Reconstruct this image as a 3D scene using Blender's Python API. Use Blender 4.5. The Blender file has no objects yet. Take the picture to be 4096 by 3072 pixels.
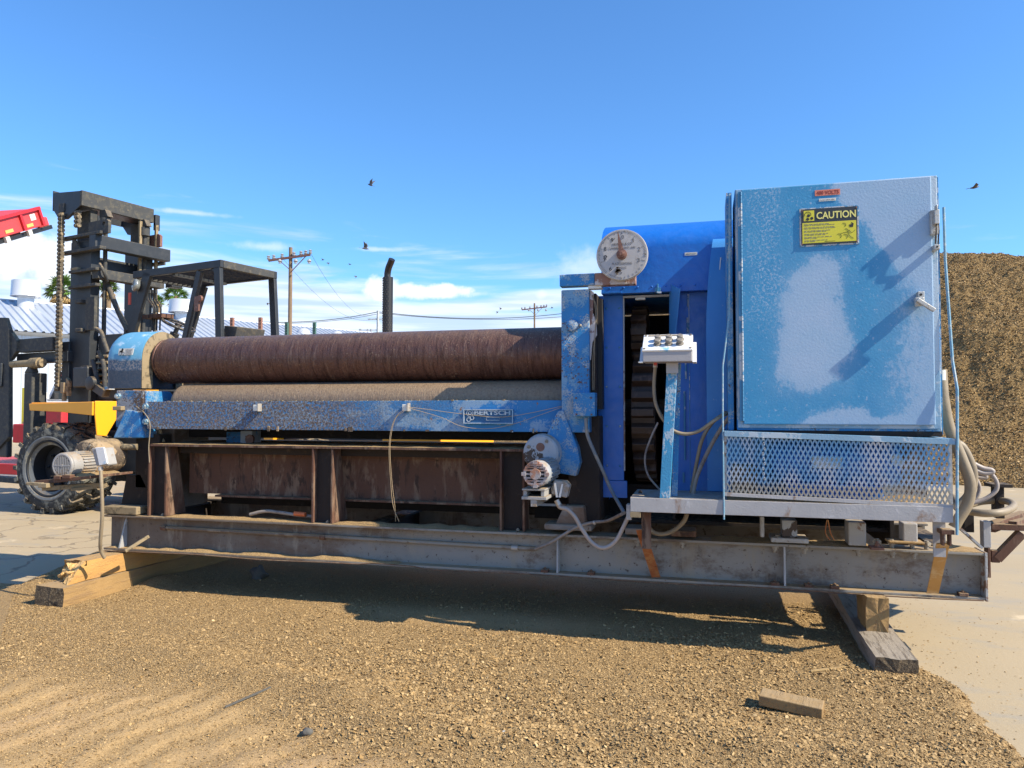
import bpy, bmesh, math, random
import numpy as np
from mathutils import Vector, Matrix

# ------------------------------------------------------------------ scene, camera, light
S = bpy.context.scene
COL = S.collection
H_EYE = 1.3
YAW = math.radians(14.7)
PITCH = math.atan(101 / 2963)
cam_data = bpy.data.cameras.new('camera')
cam = bpy.data.objects.new('camera', cam_data)
COL.objects.link(cam)
cam_data.sensor_width = 36
cam_data.lens = 36 * 2963 / 4096
cam_data.clip_start = 0.05
cam_data.clip_end = 3000
cam.location = (0, 0, H_EYE)
cam.rotation_euler = (math.pi / 2 + PITCH, 0, YAW)
S.camera = cam
S.render.resolution_x = 1024
S.render.resolution_y = 768

SUNV = Vector((1.176, -0.20, 1.0)).normalized()
SUN_EL = math.asin(SUNV.z)
SUN_ROT = math.atan2(SUNV.x, SUNV.y)
sun_d = bpy.data.lights.new('sun', 'SUN')
sun_d.energy = 5.0
sun_d.angle = math.radians(0.53)
sun_d.color = (1.0, 0.88, 0.68)
sun = bpy.data.objects.new('sun', sun_d)
COL.objects.link(sun)
sun.rotation_euler = (-SUNV).to_track_quat('-Z', 'Y').to_euler()

W = bpy.data.worlds.new('World')
S.world = W
W.use_nodes = True
S.view_settings.view_transform = 'Standard'
S.view_settings.look = 'None'
S.view_settings.exposure = 0.78
S.view_settings.gamma = 1.0
S.view_settings.use_curve_mapping = False


def build_world():
    nt = W.node_tree
    nt.nodes.clear()
    N = nt.nodes.new
    L = nt.links.new
    out = N('ShaderNodeOutputWorld')
    bg = N('ShaderNodeBackground')
    bg.inputs['Strength'].default_value = 0.082
    L(bg.outputs[0], out.inputs[0])
    sky = N('ShaderNodeTexSky')
    sky.sky_type = 'NISHITA'
    sky.sun_disc = False
    sky.sun_elevation = SUN_EL
    sky.sun_rotation = SUN_ROT
    sky.altitude = 100
    sky.air_density = 1.0
    sky.dust_density = 0.6
    sky.ozone_density = 2.2
    tint = N('ShaderNodeMix'); tint.data_type = 'RGBA'; tint.blend_type = 'MULTIPLY'
    tint.inputs[0].default_value = 1.0
    L(sky.outputs[0], tint.inputs[6])
    tint.inputs[7].default_value = (0.78, 1.32, 1.82, 1)
    tc = N('ShaderNodeTexCoord')
    sep = N('ShaderNodeSeparateXYZ')
    L(tc.outputs['Generated'], sep.inputs[0])

    def mth(op, a, b=None, c=None):
        m = N('ShaderNodeMath'); m.operation = op
        for i, v in enumerate((a, b, c)):
            if v is None: continue
            if isinstance(v, (int, float)): m.inputs[i].default_value = v
            else: L(v, m.inputs[i])
        return m.outputs[0]

    def sm(v, lo, hi, a=0.0, b=1.0):
        m = N('ShaderNodeMapRange'); m.interpolation_type = 'SMOOTHSTEP'
        L(v, m.inputs[0])
        m.inputs[1].default_value = lo; m.inputs[2].default_value = hi
        m.inputs[3].default_value = a; m.inputs[4].default_value = b
        return m.outputs[0]
    az = mth('ARCTAN2', sep.outputs[0], sep.outputs[1])
    el = sep.outputs[2]
    cv = N('ShaderNodeCombineXYZ')
    L(mth('MULTIPLY', az, 2.2), cv.inputs[0]); L(mth('MULTIPLY', el, 17.0), cv.inputs[1])
    n1 = N('ShaderNodeTexNoise'); n1.inputs['Scale'].default_value = 1.6
    n1.inputs['Detail'].default_value = 7; n1.inputs['Roughness'].default_value = 0.58
    n1.inputs['Distortion'].default_value = 0.4
    L(cv.outputs[0], n1.inputs['Vector'])
    # low stratus: thicker towards the horizon and towards the left of the view
    leftw = sm(az, -0.95, 0.1, 0.20, 0.02)
    hw = sm(el, 0.03, 0.33, 0.34, -0.36)
    dens = mth('ADD', mth('ADD', n1.outputs['Fac'], hw), leftw)
    m1 = mth('MULTIPLY', sm(dens, 0.50, 0.80), sm(el, 0.0, 0.02))
    # heaped white clouds low over the horizon
    puffs = [(-0.428, 0.160, 0.030, 0.022), (-0.400, 0.157, 0.050, 0.012), (-0.355, 0.157, 0.050, 0.011), (-0.31, 0.1545, 0.045, 0.004),
             (-0.835, 0.172, 0.085, 0.0295), (-0.90, 0.165, 0.10, 0.0295), (-0.80, 0.155, 0.05, 0.02), (-0.217, 0.153, 0.009, 0.008), (-0.160, 0.186, 0.060, 0.032),
             (-0.669, 0.238, 0.06, 0.004), (-0.581, 0.205, 0.055, 0.008), (-0.434, 0.209, 0.045, 0.004)]
    n2 = N('ShaderNodeTexNoise'); n2.inputs['Scale'].default_value = 38
    n2.inputs['Detail'].default_value = 5; n2.inputs['Roughness'].default_value = 0.6
    L(tc.outputs['Generated'], n2.inputs['Vector'])
    acc = None
    for k, (a0, e0, ra, re) in enumerate(puffs):
        dx = mth('DIVIDE', mth('SUBTRACT', az, a0), ra)
        dy = mth('DIVIDE', mth('SUBTRACT', el, e0), re)
        r = mth('SQRT', mth('ADD', mth('MULTIPLY', dx, dx), mth('MULTIPLY', dy, dy)))
        r = mth('ADD', r, mth('MULTIPLY', mth('SUBTRACT', n2.outputs['Fac'], 0.5), 1.5))
        soft = 0.35 if (re > 0.01 and re < 0.03) else 1.0
        b = sm(r, 1.0, 1.0 - soft * 1.2 if soft < .9 else 0.0, 0.0, 0.80 if soft < 0.9 else 0.42)
        acc = b if acc is None else mth('MAXIMUM', acc, b)
    n3 = N('ShaderNodeTexNoise'); n3.inputs['Scale'].default_value = 1.0
    n3.inputs['Detail'].default_value = 6
    cv2 = N('ShaderNodeCombineXYZ')
    L(mth('MULTIPLY', az, 4.0), cv2.inputs[0]); L(mth('MULTIPLY', el, 60.0), cv2.inputs[1])
    L(cv2.outputs[0], n3.inputs['Vector'])
    shade = sm(n3.outputs['Fac'], 0.40, 0.58)
    cc = N('ShaderNodeMix'); cc.data_type = 'RGBA'
    L(shade, cc.inputs[0])
    cc.inputs[6].default_value = (5.0, 6.0, 7.8, 1); cc.inputs[7].default_value = (7.6, 8.1, 9.0, 1)
    mx = N('ShaderNodeMix'); mx.data_type = 'RGBA'
    L(mth('MULTIPLY', m1, 0.85), mx.inputs[0]); L(tint.outputs[2], mx.inputs[6]); L(cc.outputs[2], mx.inputs[7])
    mx2 = N('ShaderNodeMix'); mx2.data_type = 'RGBA'
    L(acc, mx2.inputs[0]); L(mx.outputs[2], mx2.inputs[6]); mx2.inputs[7].default_value = (8.3, 8.5, 8.9, 1)
    L(mx2.outputs[2], bg.inputs[0])


build_world()

# ------------------------------------------------------------------ measuring helper: a sight line cut by a plane at a known distance
_F = Vector((-math.sin(YAW) * math.cos(PITCH), math.cos(YAW) * math.cos(PITCH), math.sin(PITCH)))
_R = Vector((math.cos(YAW), math.sin(YAW), 0))
_U = Vector((math.sin(YAW) * math.sin(PITCH), -math.cos(YAW) * math.sin(PITCH), math.cos(PITCH)))


def ray(u, v):
    return _F + _R * ((u - 2048) / 2963) + _U * ((1536 - v) / 2963)


def at(u, v, Y):
    d = ray(u, v)
    return Vector((0, 0, H_EYE)) + d * (Y / d.y)


def atz(u, v, z=0.0):
    d = ray(u, v)
    return Vector((0, 0, H_EYE)) + d * ((z - H_EYE) / d.z)


# ------------------------------------------------------------------ materials
MATS = {}


class NT:
    def __init__(s, name):
        s.m = bpy.data.materials.new(name)
        s.m.use_nodes = True
        s.nt = s.m.node_tree
        s.nt.nodes.clear()
        s.out = s.n('ShaderNodeOutputMaterial')
        s.b = s.n('ShaderNodeBsdfPrincipled')
        s.nt.links.new(s.b.outputs[0], s.out.inputs[0])
        s.tc = s.n('ShaderNodeTexCoord')
        s.oc = s.tc.outputs['Object']

    def n(s, t): return s.nt.nodes.new(t)

    def l(s, a, b): s.nt.links.new(a, b)

    def math(s, op, a, b=None):
        m = s.n('ShaderNodeMath'); m.operation = op
        for i, v in enumerate((a, b)):
            if v is None: continue
            if isinstance(v, (int, float)): m.inputs[i].default_value = v
            else: s.l(v, m.inputs[i])
        return m.outputs[0]

    def noise(s, scale, detail=6, rough=0.6, st=(1, 1, 1), off=0.0, dist=0.0):
        mp = s.n('ShaderNodeMapping'); s.l(s.oc, mp.inputs[0])
        mp.inputs['Scale'].default_value = st
        mp.inputs['Location'].default_value = (off, off * 1.7, off * 0.6)
        t = s.n('ShaderNodeTexNoise'); s.l(mp.outputs[0], t.inputs['Vector'])
        t.inputs['Scale'].default_value = scale; t.inputs['Detail'].default_value = detail
        t.inputs['Roughness'].default_value = rough; t.inputs['Distortion'].default_value = dist
        return t.outputs['Fac']

    def ss(s, v, lo, hi, a=0.0, b=1.0):
        m = s.n('ShaderNodeMapRange'); m.interpolation_type = 'SMOOTHSTEP'
        s.l(v, m.inputs[0])
        for i, x in zip((1, 2, 3, 4), (lo, hi, a, b)): m.inputs[i].default_value = x
        return m.outputs[0]

    def mix(s, f, a, b):
        m = s.n('ShaderNodeMix'); m.data_type = 'RGBA'
        if isinstance(f, (int, float)): m.inputs[0].default_value = f
        else: s.l(f, m.inputs[0])
        for i, v in ((6, a), (7, b)):
            if isinstance(v, (tuple, list)): m.inputs[i].default_value = (*v, 1)
            else: s.l(v, m.inputs[i])
        return m.outputs[2]

    def up(s, lo=0.25, hi=0.8):
        g = s.n('ShaderNodeNewGeometry'); sp = s.n('ShaderNodeSeparateXYZ')
        s.l(g.outputs['Normal'], sp.inputs[0])
        return s.ss(sp.outputs[2], lo, hi)

    def bump(s, h, dist=0.002, strength=0.6, prev=None):
        b = s.n('ShaderNodeBump'); b.inputs['Strength'].default_value = strength
        b.inputs['Distance'].default_value = dist
        s.l(h, b.inputs['Height'])
        if prev is not None: s.l(prev, b.inputs['Normal'])
        return b.outputs[0]


DUST = (0.30, 0.215, 0.12)


def worn(name, base, layers=(), rough=0.6, metal=0.0, var=0.25, vs=6.0, bump=0.0015, bs=120, dust=0.0, rl=0.0):
    """base colour varied by noise + a list of wear layers (colour, scale, lo, hi, stretch)"""
    k = NT(name)
    dark = tuple(c * (1 - var) for c in base); lite = tuple(min(1, c * (1 + var)) for c in base)
    c = k.mix(k.noise(vs, 5, 0.6, off=1.3), dark, lite)
    hsum = k.noise(bs, 3, 0.55)
    for i, L in enumerate(layers):
        col, sc, lo, hi = L[:4]
        st = L[4] if len(L) > 4 else (1, 1, 1)
        n = k.noise(sc, 8, 0.68, st, off=3.1 * (i + 1), dist=0.3)
        if len(L) > 5:   # broad patches that gate the fine wear
            g = k.noise(L[5], 3, 0.5, off=7.7 * (i + 1))
            n = k.math('ADD', n, k.ss(g, 0.35, 0.65, -0.16, 0.16))
        msk = k.ss(n, lo, hi)
        c = k.mix(msk, c, col)
        hsum = k.math('ADD', hsum, k.math('MULTIPLY', msk, 0.5))
    if dust > 0:
        dn = k.ss(k.noise(30, 6, 0.7, off=9), 0.62 - dust * 0.45, 0.72)
        msk = k.math('MULTIPLY', k.up(), dn)
        c = k.mix(msk, c, DUST)
    k.l(c, k.b.inputs['Base Color'])
    k.b.inputs['Metallic'].default_value = metal
    if rl: k.l(k.ss(k.noise(18, 5, 0.6, off=4), 0.3, 0.7, rough - rl, rough + rl), k.b.inputs['Roughness'])
    else: k.b.inputs['Roughness'].default_value = rough
    if bump: k.l(k.bump(hsum, bump, 0.7), k.b.inputs['Normal'])
    MATS[name] = k.m
    return k.m


PALE = (0.33, 0.38, 0.46); RUST = (0.13, 0.055, 0.028); DK = (0.03, 0.02, 0.016)
worn('blue_worn', (0.018, 0.19, 0.46), [((0.15, 0.31, 0.48), 85, 0.50, 0.62, (1, 1, 1), 7), ((0.34, 0.40, 0.46), 120, 0.58, 0.66, (1, 1, 1), 9), (RUST, 70, 0.72, 0.75, (1, 1, 1), 3.0)], 0.6, dust=0.6, bump=0.003)
worn('blue_grimy', (0.03, 0.15, 0.33), [((0.21, 0.23, 0.27), 80, 0.46, 0.56, (1, 1, 1), 4.0), ((0.08, 0.05, 0.035), 60, 0.48, 0.56, (1, 1, 1), 2.2), ((0.28, 0.23, 0.18), 110, 0.60, 0.66)], 0.8, dust=0.9, bump=0.006, bs=90)
worn('blue_fresh', (0.010, 0.13, 0.50), [((0.03, 0.17, 0.52), 3, 0.55, 0.75), ((0.06, 0.20, 0.50), 150, 0.70, 0.78)], 0.38, var=0.14, vs=2.5, bump=0.004, bs=22, rl=0.10)
worn('blue_guard', (0.04, 0.22, 0.56), [((0.30, 0.42, 0.60), 26, 0.62, 0.72)], 0.5, var=0.12, bump=0.001, bs=240)
worn('blue_trim', (0.04, 0.20, 0.38), [((0.40, 0.45, 0.50), 26, 0.52, 0.62, (1, 1, 1), 5.0), (RUST, 40, 0.68, 0.72)], 0.55, dust=0.3)
worn('cyan_post', (0.035, 0.23, 0.43), [((0.30, 0.40, 0.50), 80, 0.54, 0.62, (1, 1, 0.5), 6.0)], 0.5, dust=0.2, bump=0.003)
worn('rust_frame', (0.105, 0.050, 0.032), [((0.19, 0.125, 0.085), 10, 0.48, 0.62, (1, 1, 0.3)), ((0.05, 0.028, 0.020), 16, 0.53, 0.62, (1, 1, 0.35))], 0.85, dust=1.0, bump=0.002)
worn('plate_blue', (0.012, 0.10, 0.24), [((0.06, 0.20, 0.34), 60, 0.55, 0.66)], 0.6)
worn('flange_pale', (0.20, 0.34, 0.47), [((0.38, 0.46, 0.54), 30, 0.50, 0.60, (1, 1, 1), 4), (RUST, 60, 0.68, 0.71)], 0.55)
worn('dark_frame', (0.024, 0.017, 0.014), [((0.06, 0.04, 0.03), 14, 0.55, 0.7)], 0.85, dust=0.5)
worn('grey_beam', (0.21, 0.20, 0.19), [((0.15, 0.10, 0.07), 4, 0.50, 0.70, (0.5, 1, 1.3), 1.2), ((0.10, 0.06, 0.045), 34, 0.62, 0.68), ((0.30, 0.32, 0.34), 7, 0.60, 0.74, (0.6, 1, 1))], 0.75, dust=1.0, bump=0.002)
worn('grey_paint', (0.34, 0.35, 0.36), [((0.20, 0.12, 0.08), 22, 0.60, 0.66, (1, 1, 1), 2.0), ((0.48, 0.50, 0.52), 9, 0.52, 0.7)], 0.6, dust=0.9, bump=0.0015)
worn('platform_grey', (0.36, 0.355, 0.36), [((0.25, 0.18, 0.14), 9, 0.58, 0.70, (1, 1, 0.5)), ((0.17, 0.09, 0.05), 60, 0.68, 0.71), ((0.50, 0.50, 0.52), 8, 0.60, 0.75)], 0.55, dust=0.7)
worn('strap_rust', (0.34, 0.12, 0.045), [((0.42, 0.22, 0.09), 9, 0.45, 0.6), ((0.16, 0.06, 0.03), 30, 0.6, 0.68)], 0.8, dust=0.8)
worn('strap_ochre', (0.42, 0.24, 0.08), [((0.50, 0.36, 0.20), 9, 0.45, 0.6), ((0.20, 0.10, 0.05), 30, 0.62, 0.68)], 0.8, dust=0.8)
worn('white_chip', (0.33, 0.36, 0.40), [((0.05, 0.035, 0.03), 22, 0.58, 0.61, (1, 1, 1), 3.5), (RUST, 34, 0.64, 0.68), ((0.08, 0.24, 0.42), 16, 0.60, 0.66)], 0.5, dust=0.7, bump=0.003)
worn('motor_grey', (0.30, 0.295, 0.29), [((0.24, 0.17, 0.11), 10, 0.52, 0.66), ((0.42, 0.42, 0.43), 14, 0.62, 0.74)], 0.55, dust=1.0)
worn('motor_rusty', (0.29, 0.27, 0.28), [((0.30, 0.15, 0.10), 16, 0.44, 0.56), ((0.46, 0.44, 0.46), 30, 0.6, 0.7)], 0.6, dust=0.4)
worn('gear_grime', (0.10, 0.075, 0.055), [((0.34, 0.25, 0.16), 40, 0.52, 0.56, (1, 1, 1), 4), ((0.50, 0.50, 0.50), 14, 0.64, 0.68)], 0.9, dust=1.0, bump=0.010, bs=70)
worn('greased_gear', (0.045, 0.026, 0.018), [((0.11, 0.07, 0.05), 10, 0.5, 0.65)], 0.55, bump=0.003, bs=40)
worn('shaft_dark', (0.05, 0.04, 0.035), [((0.20, 0.15, 0.10), 20, 0.55, 0.62)], 0.7, dust=0.8)
worn('timber_tan', (0.29, 0.180, 0.072), [((0.24, 0.15, 0.07), 4, 0.48, 0.66, (9, 1, 9)), ((0.38, 0.25, 0.11), 5, 0.58, 0.7, (12, 1, 12))], 0.9, dust=1.0, bump=0.004, bs=60)
worn('timber_orange', (0.42, 0.235, 0.075), [((0.38, 0.21, 0.08), 4, 0.48, 0.66, (9, 1, 9)), ((0.48, 0.31, 0.13), 5, 0.6, 0.72, (12, 1, 12))], 0.9, dust=1.0, bump=0.004, bs=60)
worn('timber_end', (0.09, 0.065, 0.04), [((0.20, 0.15, 0.09), 70, 0.50, 0.60), ((0.03, 0.022, 0.016), 12, 0.56, 0.62)], 0.95, bump=0.012, bs=110)
worn('tie_grey', (0.25, 0.215, 0.175), [((0.15, 0.12, 0.09), 5, 0.50, 0.64, (10, 0.8, 10)), ((0.33, 0.29, 0.24), 6, 0.6, 0.7, (10, 1, 10))], 0.95, bump=0.006, bs=50)
worn('lumber', (0.44, 0.30, 0.13), [((0.32, 0.21, 0.09), 5, 0.5, 0.62, (1, 12, 12))], 0.9, dust=0.7, bump=0.003)
worn('splinter', (0.66, 0.42, 0.17), [((0.45, 0.26, 0.09), 30, 0.5, 0.6)], 0.9, bump=0.008, bs=60)
worn('strap_blue', (0.13, 0.28, 0.40), [((0.32, 0.38, 0.42), 30, 0.5, 0.6)], 0.55)
worn('hose_tan', (0.25, 0.20, 0.135), [((0.20, 0.16, 0.11), 14, 0.5, 0.65)], 0.55, bump=0.0006)
worn('hose_white', (0.36, 0.31, 0.28), [((0.36, 0.30, 0.25), 14, 0.55, 0.65)], 0.5, bump=0.0006)
worn('hose_dusty', (0.27, 0.23, 0.20), [((0.16, 0.13, 0.12), 12, 0.5, 0.62), ((0.42, 0.40, 0.40), 40, 0.66, 0.70)], 0.65, bump=0.0008)
worn('hose_bluegrey', (0.17, 0.18, 0.19), [((0.28, 0.24, 0.19), 16, 0.55, 0.65)], 0.55)
worn('fitting', (0.45, 0.42, 0.38), [((0.25, 0.2, 0.15), 30, 0.55, 0.65)], 0.45, metal=0.3)
worn('latch_metal', (0.46, 0.45, 0.42), [((0.30, 0.27, 0.23), 40, 0.55, 0.65)], 0.45, metal=0.35)
worn('button_grey', (0.20, 0.18, 0.155), [((0.33, 0.30, 0.25), 60, 0.58, 0.66)], 0.55)
worn('console_white', (0.66, 0.67, 0.68), [((0.22, 0.45, 0.66), 6, 0.60, 0.66), ((0.35, 0.31, 0.26), 40, 0.68, 0.72)], 0.45, var=0.06)
worn('console_side', (0.33, 0.32, 0.33), [((0.05, 0.19, 0.30), 5, 0.63, 0.66)], 0.5, var=0.1)
worn('dial_metal', (0.40, 0.385, 0.38), [((0.33, 0.31, 0.29), 18, 0.5, 0.62, (1, 1, 0.3)), ((0.46, 0.44, 0.42), 30, 0.62, 0.7, (1, 1, 0.3))], 0.45, metal=0.0, var=0.08, bump=0.0004)
worn('pointer_rust', (0.16, 0.075, 0.055), [((0.26, 0.14, 0.10), 40, 0.5, 0.65)], 0.6)
worn('arm_white', (0.50, 0.46, 0.46), [((0.24, 0.13, 0.10), 16, 0.54, 0.60, (1, 1, 1), 5), ((0.40, 0.29, 0.18), 10, 0.62, 0.68)], 0.6, bump=0.002)
worn('black_ink', (0.02, 0.02, 0.022), rough=0.7, bump=0, var=0.1)
worn('faded_ink', (0.13, 0.12, 0.12), [((0.30, 0.29, 0.28), 90, 0.50, 0.60)], 0.7, bump=0)
worn('sign_yellow', (0.62, 0.56, 0.035), [((0.50, 0.45, 0.05), 14, 0.55, 0.7)], 0.45, var=0.06, bump=0)
worn('sign_lettering', (0.72, 0.66, 0.20), rough=0.45, var=0.05, bump=0)
worn('sign_dark', (0.020, 0.026, 0.035), [((0.08, 0.09, 0.10), 20, 0.62, 0.7)], 0.5, bump=0)
worn('label_orange', (0.62, 0.19, 0.12), [((0.55, 0.25, 0.20), 20, 0.55, 0.7)], 0.5, var=0.06, bump=0)
worn('label_ink_red', (0.22, 0.025, 0.02), rough=0.6, bump=0)
worn('label_white', (0.62, 0.62, 0.58), [((0.48, 0.47, 0.43), 30, 0.55, 0.7)], 0.5, var=0.05, bump=0)
worn('caulk', (0.45, 0.47, 0.50), [((0.06, 0.22, 0.40), 30, 0.5, 0.56)], 0.6, bump=0.003)
worn('wire_red', (0.45, 0.03, 0.02), rough=0.5, bump=0)
worn('wire_tan', (0.40, 0.30, 0.18), rough=0.5, bump=0)
worn('black_steel', (0.016, 0.020, 0.026), [((0.075, 0.065, 0.05), 16, 0.64, 0.80, (1, 1, 0.4)), ((0.032, 0.035, 0.04), 5, 0.45, 0.7)], 0.5, dust=0.55, bump=0.002)
worn('black_dusty', (0.040, 0.043, 0.046), [((0.085, 0.078, 0.062), 14, 0.46, 0.66), ((0.15, 0.125, 0.085), 30, 0.60, 0.72)], 0.8, dust=0.8, bump=0.004)
worn('chain_dirty', (0.09, 0.075, 0.055), [((0.27, 0.21, 0.13), 14, 0.50, 0.60)], 0.8, dust=0.6)
worn('tan_dirty_steel', (0.26, 0.20, 0.12), [((0.10, 0.08, 0.05), 16, 0.5, 0.62)], 0.85)
worn('tyre_rubber', (0.022, 0.025, 0.028), [((0.15, 0.15, 0.13), 9, 0.50, 0.62), ((0.26, 0.25, 0.21), 40, 0.60, 0.66)], 0.85, dust=0.9, bump=0.006, bs=50)  # dusty rubber; the heavier dust tone also paints in tread highlights
worn('rim_grey', (0.10, 0.11, 0.12), [((0.22, 0.21, 0.17), 8, 0.52, 0.66)], 0.5, dust=0.7)
worn('rim_dark', (0.012, 0.014, 0.018), rough=0.6)
worn('yellow_paint', (0.86, 0.36, 0.012), [((0.55, 0.26, 0.04), 12, 0.66, 0.74)], 0.42, var=0.05, bump=0.0008, bs=30)
worn('red_paint', (0.48, 0.020, 0.030), [((0.33, 0.03, 0.03), 5, 0.52, 0.7)], 0.5, var=0.08, dust=0.3)
worn('red_faded', (0.60, 0.055, 0.060), [((0.72, 0.25, 0.24), 1.5, 0.62, 0.72)], 0.5, var=0.08)
worn('amber_marker', (0.75, 0.42, 0.12), rough=0.4)
worn('exhaust_black', (0.012, 0.012, 0.015), rough=0.45, bump=0)
worn('sheet_white', (0.50, 0.54, 0.60), [((0.50, 0.55, 0.62), 0.9, 0.50, 0.7, (3, 1, 1))], 0.38, metal=0.25, var=0.06, vs=0.8, bump=0)
worn('roof_sheet', (0.46, 0.50, 0.56), [((0.40, 0.45, 0.52), 0.7, 0.50, 0.7)], 0.35, metal=0.3, var=0.06, vs=0.6, bump=0)
worn('vent_white', (0.52, 0.54, 0.58), rough=0.3, metal=0.15, var=0.05, vs=1, bump=0)
worn('pole_wood', (0.19, 0.13, 0.085), [((0.24, 0.17, 0.11), 4, 0.5, 0.65, (6, 6, 0.5))], 0.9)
worn('crossarm', (0.12, 0.06, 0.055), rough=0.9)
worn('insulator', (0.30, 0.30, 0.33), rough=0.4)
worn('transformer_grey', (0.42, 0.44, 0.45), rough=0.5)
worn('wire_black', (0.04, 0.045, 0.055), rough=0.6, bump=0)
worn('rack_rust', (0.25, 0.12, 0.085), rough=0.7)
worn('rack_green', (0.05, 0.12, 0.10), rough=0.7)
worn('palm_leaf', (0.09, 0.18, 0.03), [((0.12, 0.16, 0.03), 1.2, 0.5, 0.65)], 0.6, bump=0)
worn('palm_dry', (0.33, 0.22, 0.09), rough=0.9, bump=0)
worn('palm_trunk', (0.20, 0.14, 0.08), rough=0.95)
worn('bird_grey', (0.06, 0.06, 0.07), [((0.16, 0.16, 0.18), 12, 0.5, 0.6)], 0.8, bump=0)
worn('glass_dark', (0.02, 0.025, 0.03), rough=0.08, bump=0)
worn('car_white', (0.70, 0.71, 0.72), rough=0.3, bump=0, var=0.03)
worn('orange_box', (0.72, 0.24, 0.02), rough=0.5)
worn('bolt_steel', (0.30, 0.27, 0.22), [((0.16, 0.12, 0.08), 60, 0.5, 0.6)], 0.6, metal=0.2)
worn('bolt_blue', (0.10, 0.22, 0.33), [((0.45, 0.42, 0.36), 60, 0.5, 0.6)], 0.6)
worn('orange_hose', (0.55, 0.13, 0.04), rough=0.6)
worn('stone_dark', (0.10, 0.095, 0.085), rough=0.9)
worn('red_label', (0.50, 0.06, 0.03), rough=0.5)
worn('lamp_glass', (0.25, 0.27, 0.27), rough=0.1, metal=0.4, bump=0)


def roll_material(name, base, dusty):
    k = NT(name)
    c = k.mix(k.noise(3.0, 6, 0.6, off=2), tuple(x * 0.75 for x in base), tuple(x * 1.25 for x in base))
    st = k.noise(8, 9, 0.75, (4, 1, 0.6), off=4, dist=1.0)           # streaks that run round the roll
    c = k.mix(k.ss(st, 0.51, 0.64, 0, 0.60), c, (0.23, 0.145, 0.105))
    st2 = k.noise(5, 6, 0.7, (9, 1, 1.0), off=8)
    c = k.mix(k.ss(st2, 0.50, 0.62, 0, 0.75), c, (0.055, 0.022, 0.016))
    f = k.noise(60, 5, 0.7, (1, 1, 1), off=6)
    dn = k.math('MULTIPLY', k.up(-0.45 if dusty else 0.25, 0.6 if dusty else 1.0), k.ss(f, 0.25, 0.62, 0.35 if dusty else 0.1, 0.95 if dusty else 0.55))
    c = k.mix(dn, c, (0.30, 0.215, 0.135) if dusty else (0.25, 0.175, 0.125))
    sp = k.math('ADD', k.noise(80, 4, 0.75, (1, 1, 0.6), off=11), k.ss(k.noise(2.0, 5, 0.6, off=14), 0.4, 0.65, -0.06, 0.04))
    c = k.mix(k.ss(sp, 0.60, 0.66, 0, 0.75), c, (0.42, 0.30, 0.20))
    k.l(c, k.b.inputs['Base Color'])
    k.l(k.ss(k.noise(20, 5, 0.6), 0.3, 0.7, 0.34, 0.62), k.b.inputs['Roughness'])
    k.b.inputs['Metallic'].default_value = 0.1 if dusty else 0.35
    hh = k.math('ADD', k.noise(60, 5, 0.65, (1.6, 1, 0.6)), k.math('MULTIPLY', st, 0.6))
    k.l(k.bump(hh, 0.006, 0.8), k.b.inputs['Normal'])
    MATS[name] = k.m


roll_material('roll_brown', (0.115, 0.055, 0.042), False)
roll_material('roll_dusty', (0.17, 0.105, 0.070), True)


def beam_blue_material():
    """long bed beam: crusted with husk dirt on the left, cleaner sun-bleached blue to the right"""
    k = NT('bed_beam_paint')
    sp = k.n('ShaderNodeSeparateXYZ'); k.l(k.oc, sp.inputs[0])
    c = k.mix(k.noise(5, 5, 0.6), (0.014, 0.15, 0.38), (0.022, 0.21, 0.50))
    big = k.noise(3.2, 4, 0.55, (1.3, 1, 2.5), off=2)
    fine = k.math('ADD', k.noise(70, 6, 0.75, off=5), k.ss(big, 0.40, 0.66, -0.20, 0.16))
    c = k.mix(k.ss(fine, 0.50, 0.62, 0, 0.8), c, (0.24, 0.35, 0.47))
    # left part: brown grime + grey specks
    wob = k.math('ADD', sp.outputs[0], k.math('MULTIPLY', k.noise(2.5, 5, 0.6, off=7), 1.3))
    gl = k.ss(wob, -0.05, 1.05, 1.0, 0.0)
    g1 = k.ss(k.noise(60, 7, 0.8, off=9), 0.45, 0.53)
    c = k.mix(k.math('MULTIPLY', gl, g1), c, (0.085, 0.058, 0.045))
    g2 = k.ss(k.noise(85, 6, 0.8, off=12), 0.50, 0.56)
    c = k.mix(k.math('MULTIPLY', gl, k.math('MULTIPLY', g2, 0.75)), c, (0.26, 0.26, 0.29))
    r = k.ss(k.noise(16, 6, 0.7, (1, 1, 0.6), off=15), 0.66, 0.69)
    c = k.mix(r, c, (0.22, 0.12, 0.08))
    k.l(c, k.b.inputs['Base Color'])
    k.b.inputs['Roughness'].default_value = 0.65
    k.l(k.bump(k.math('ADD', fine, k.math('MULTIPLY', g1, gl)), 0.004, 0.8), k.b.inputs['Normal'])
    MATS['bed_beam_paint'] = k.m


beam_blue_material()


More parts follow.
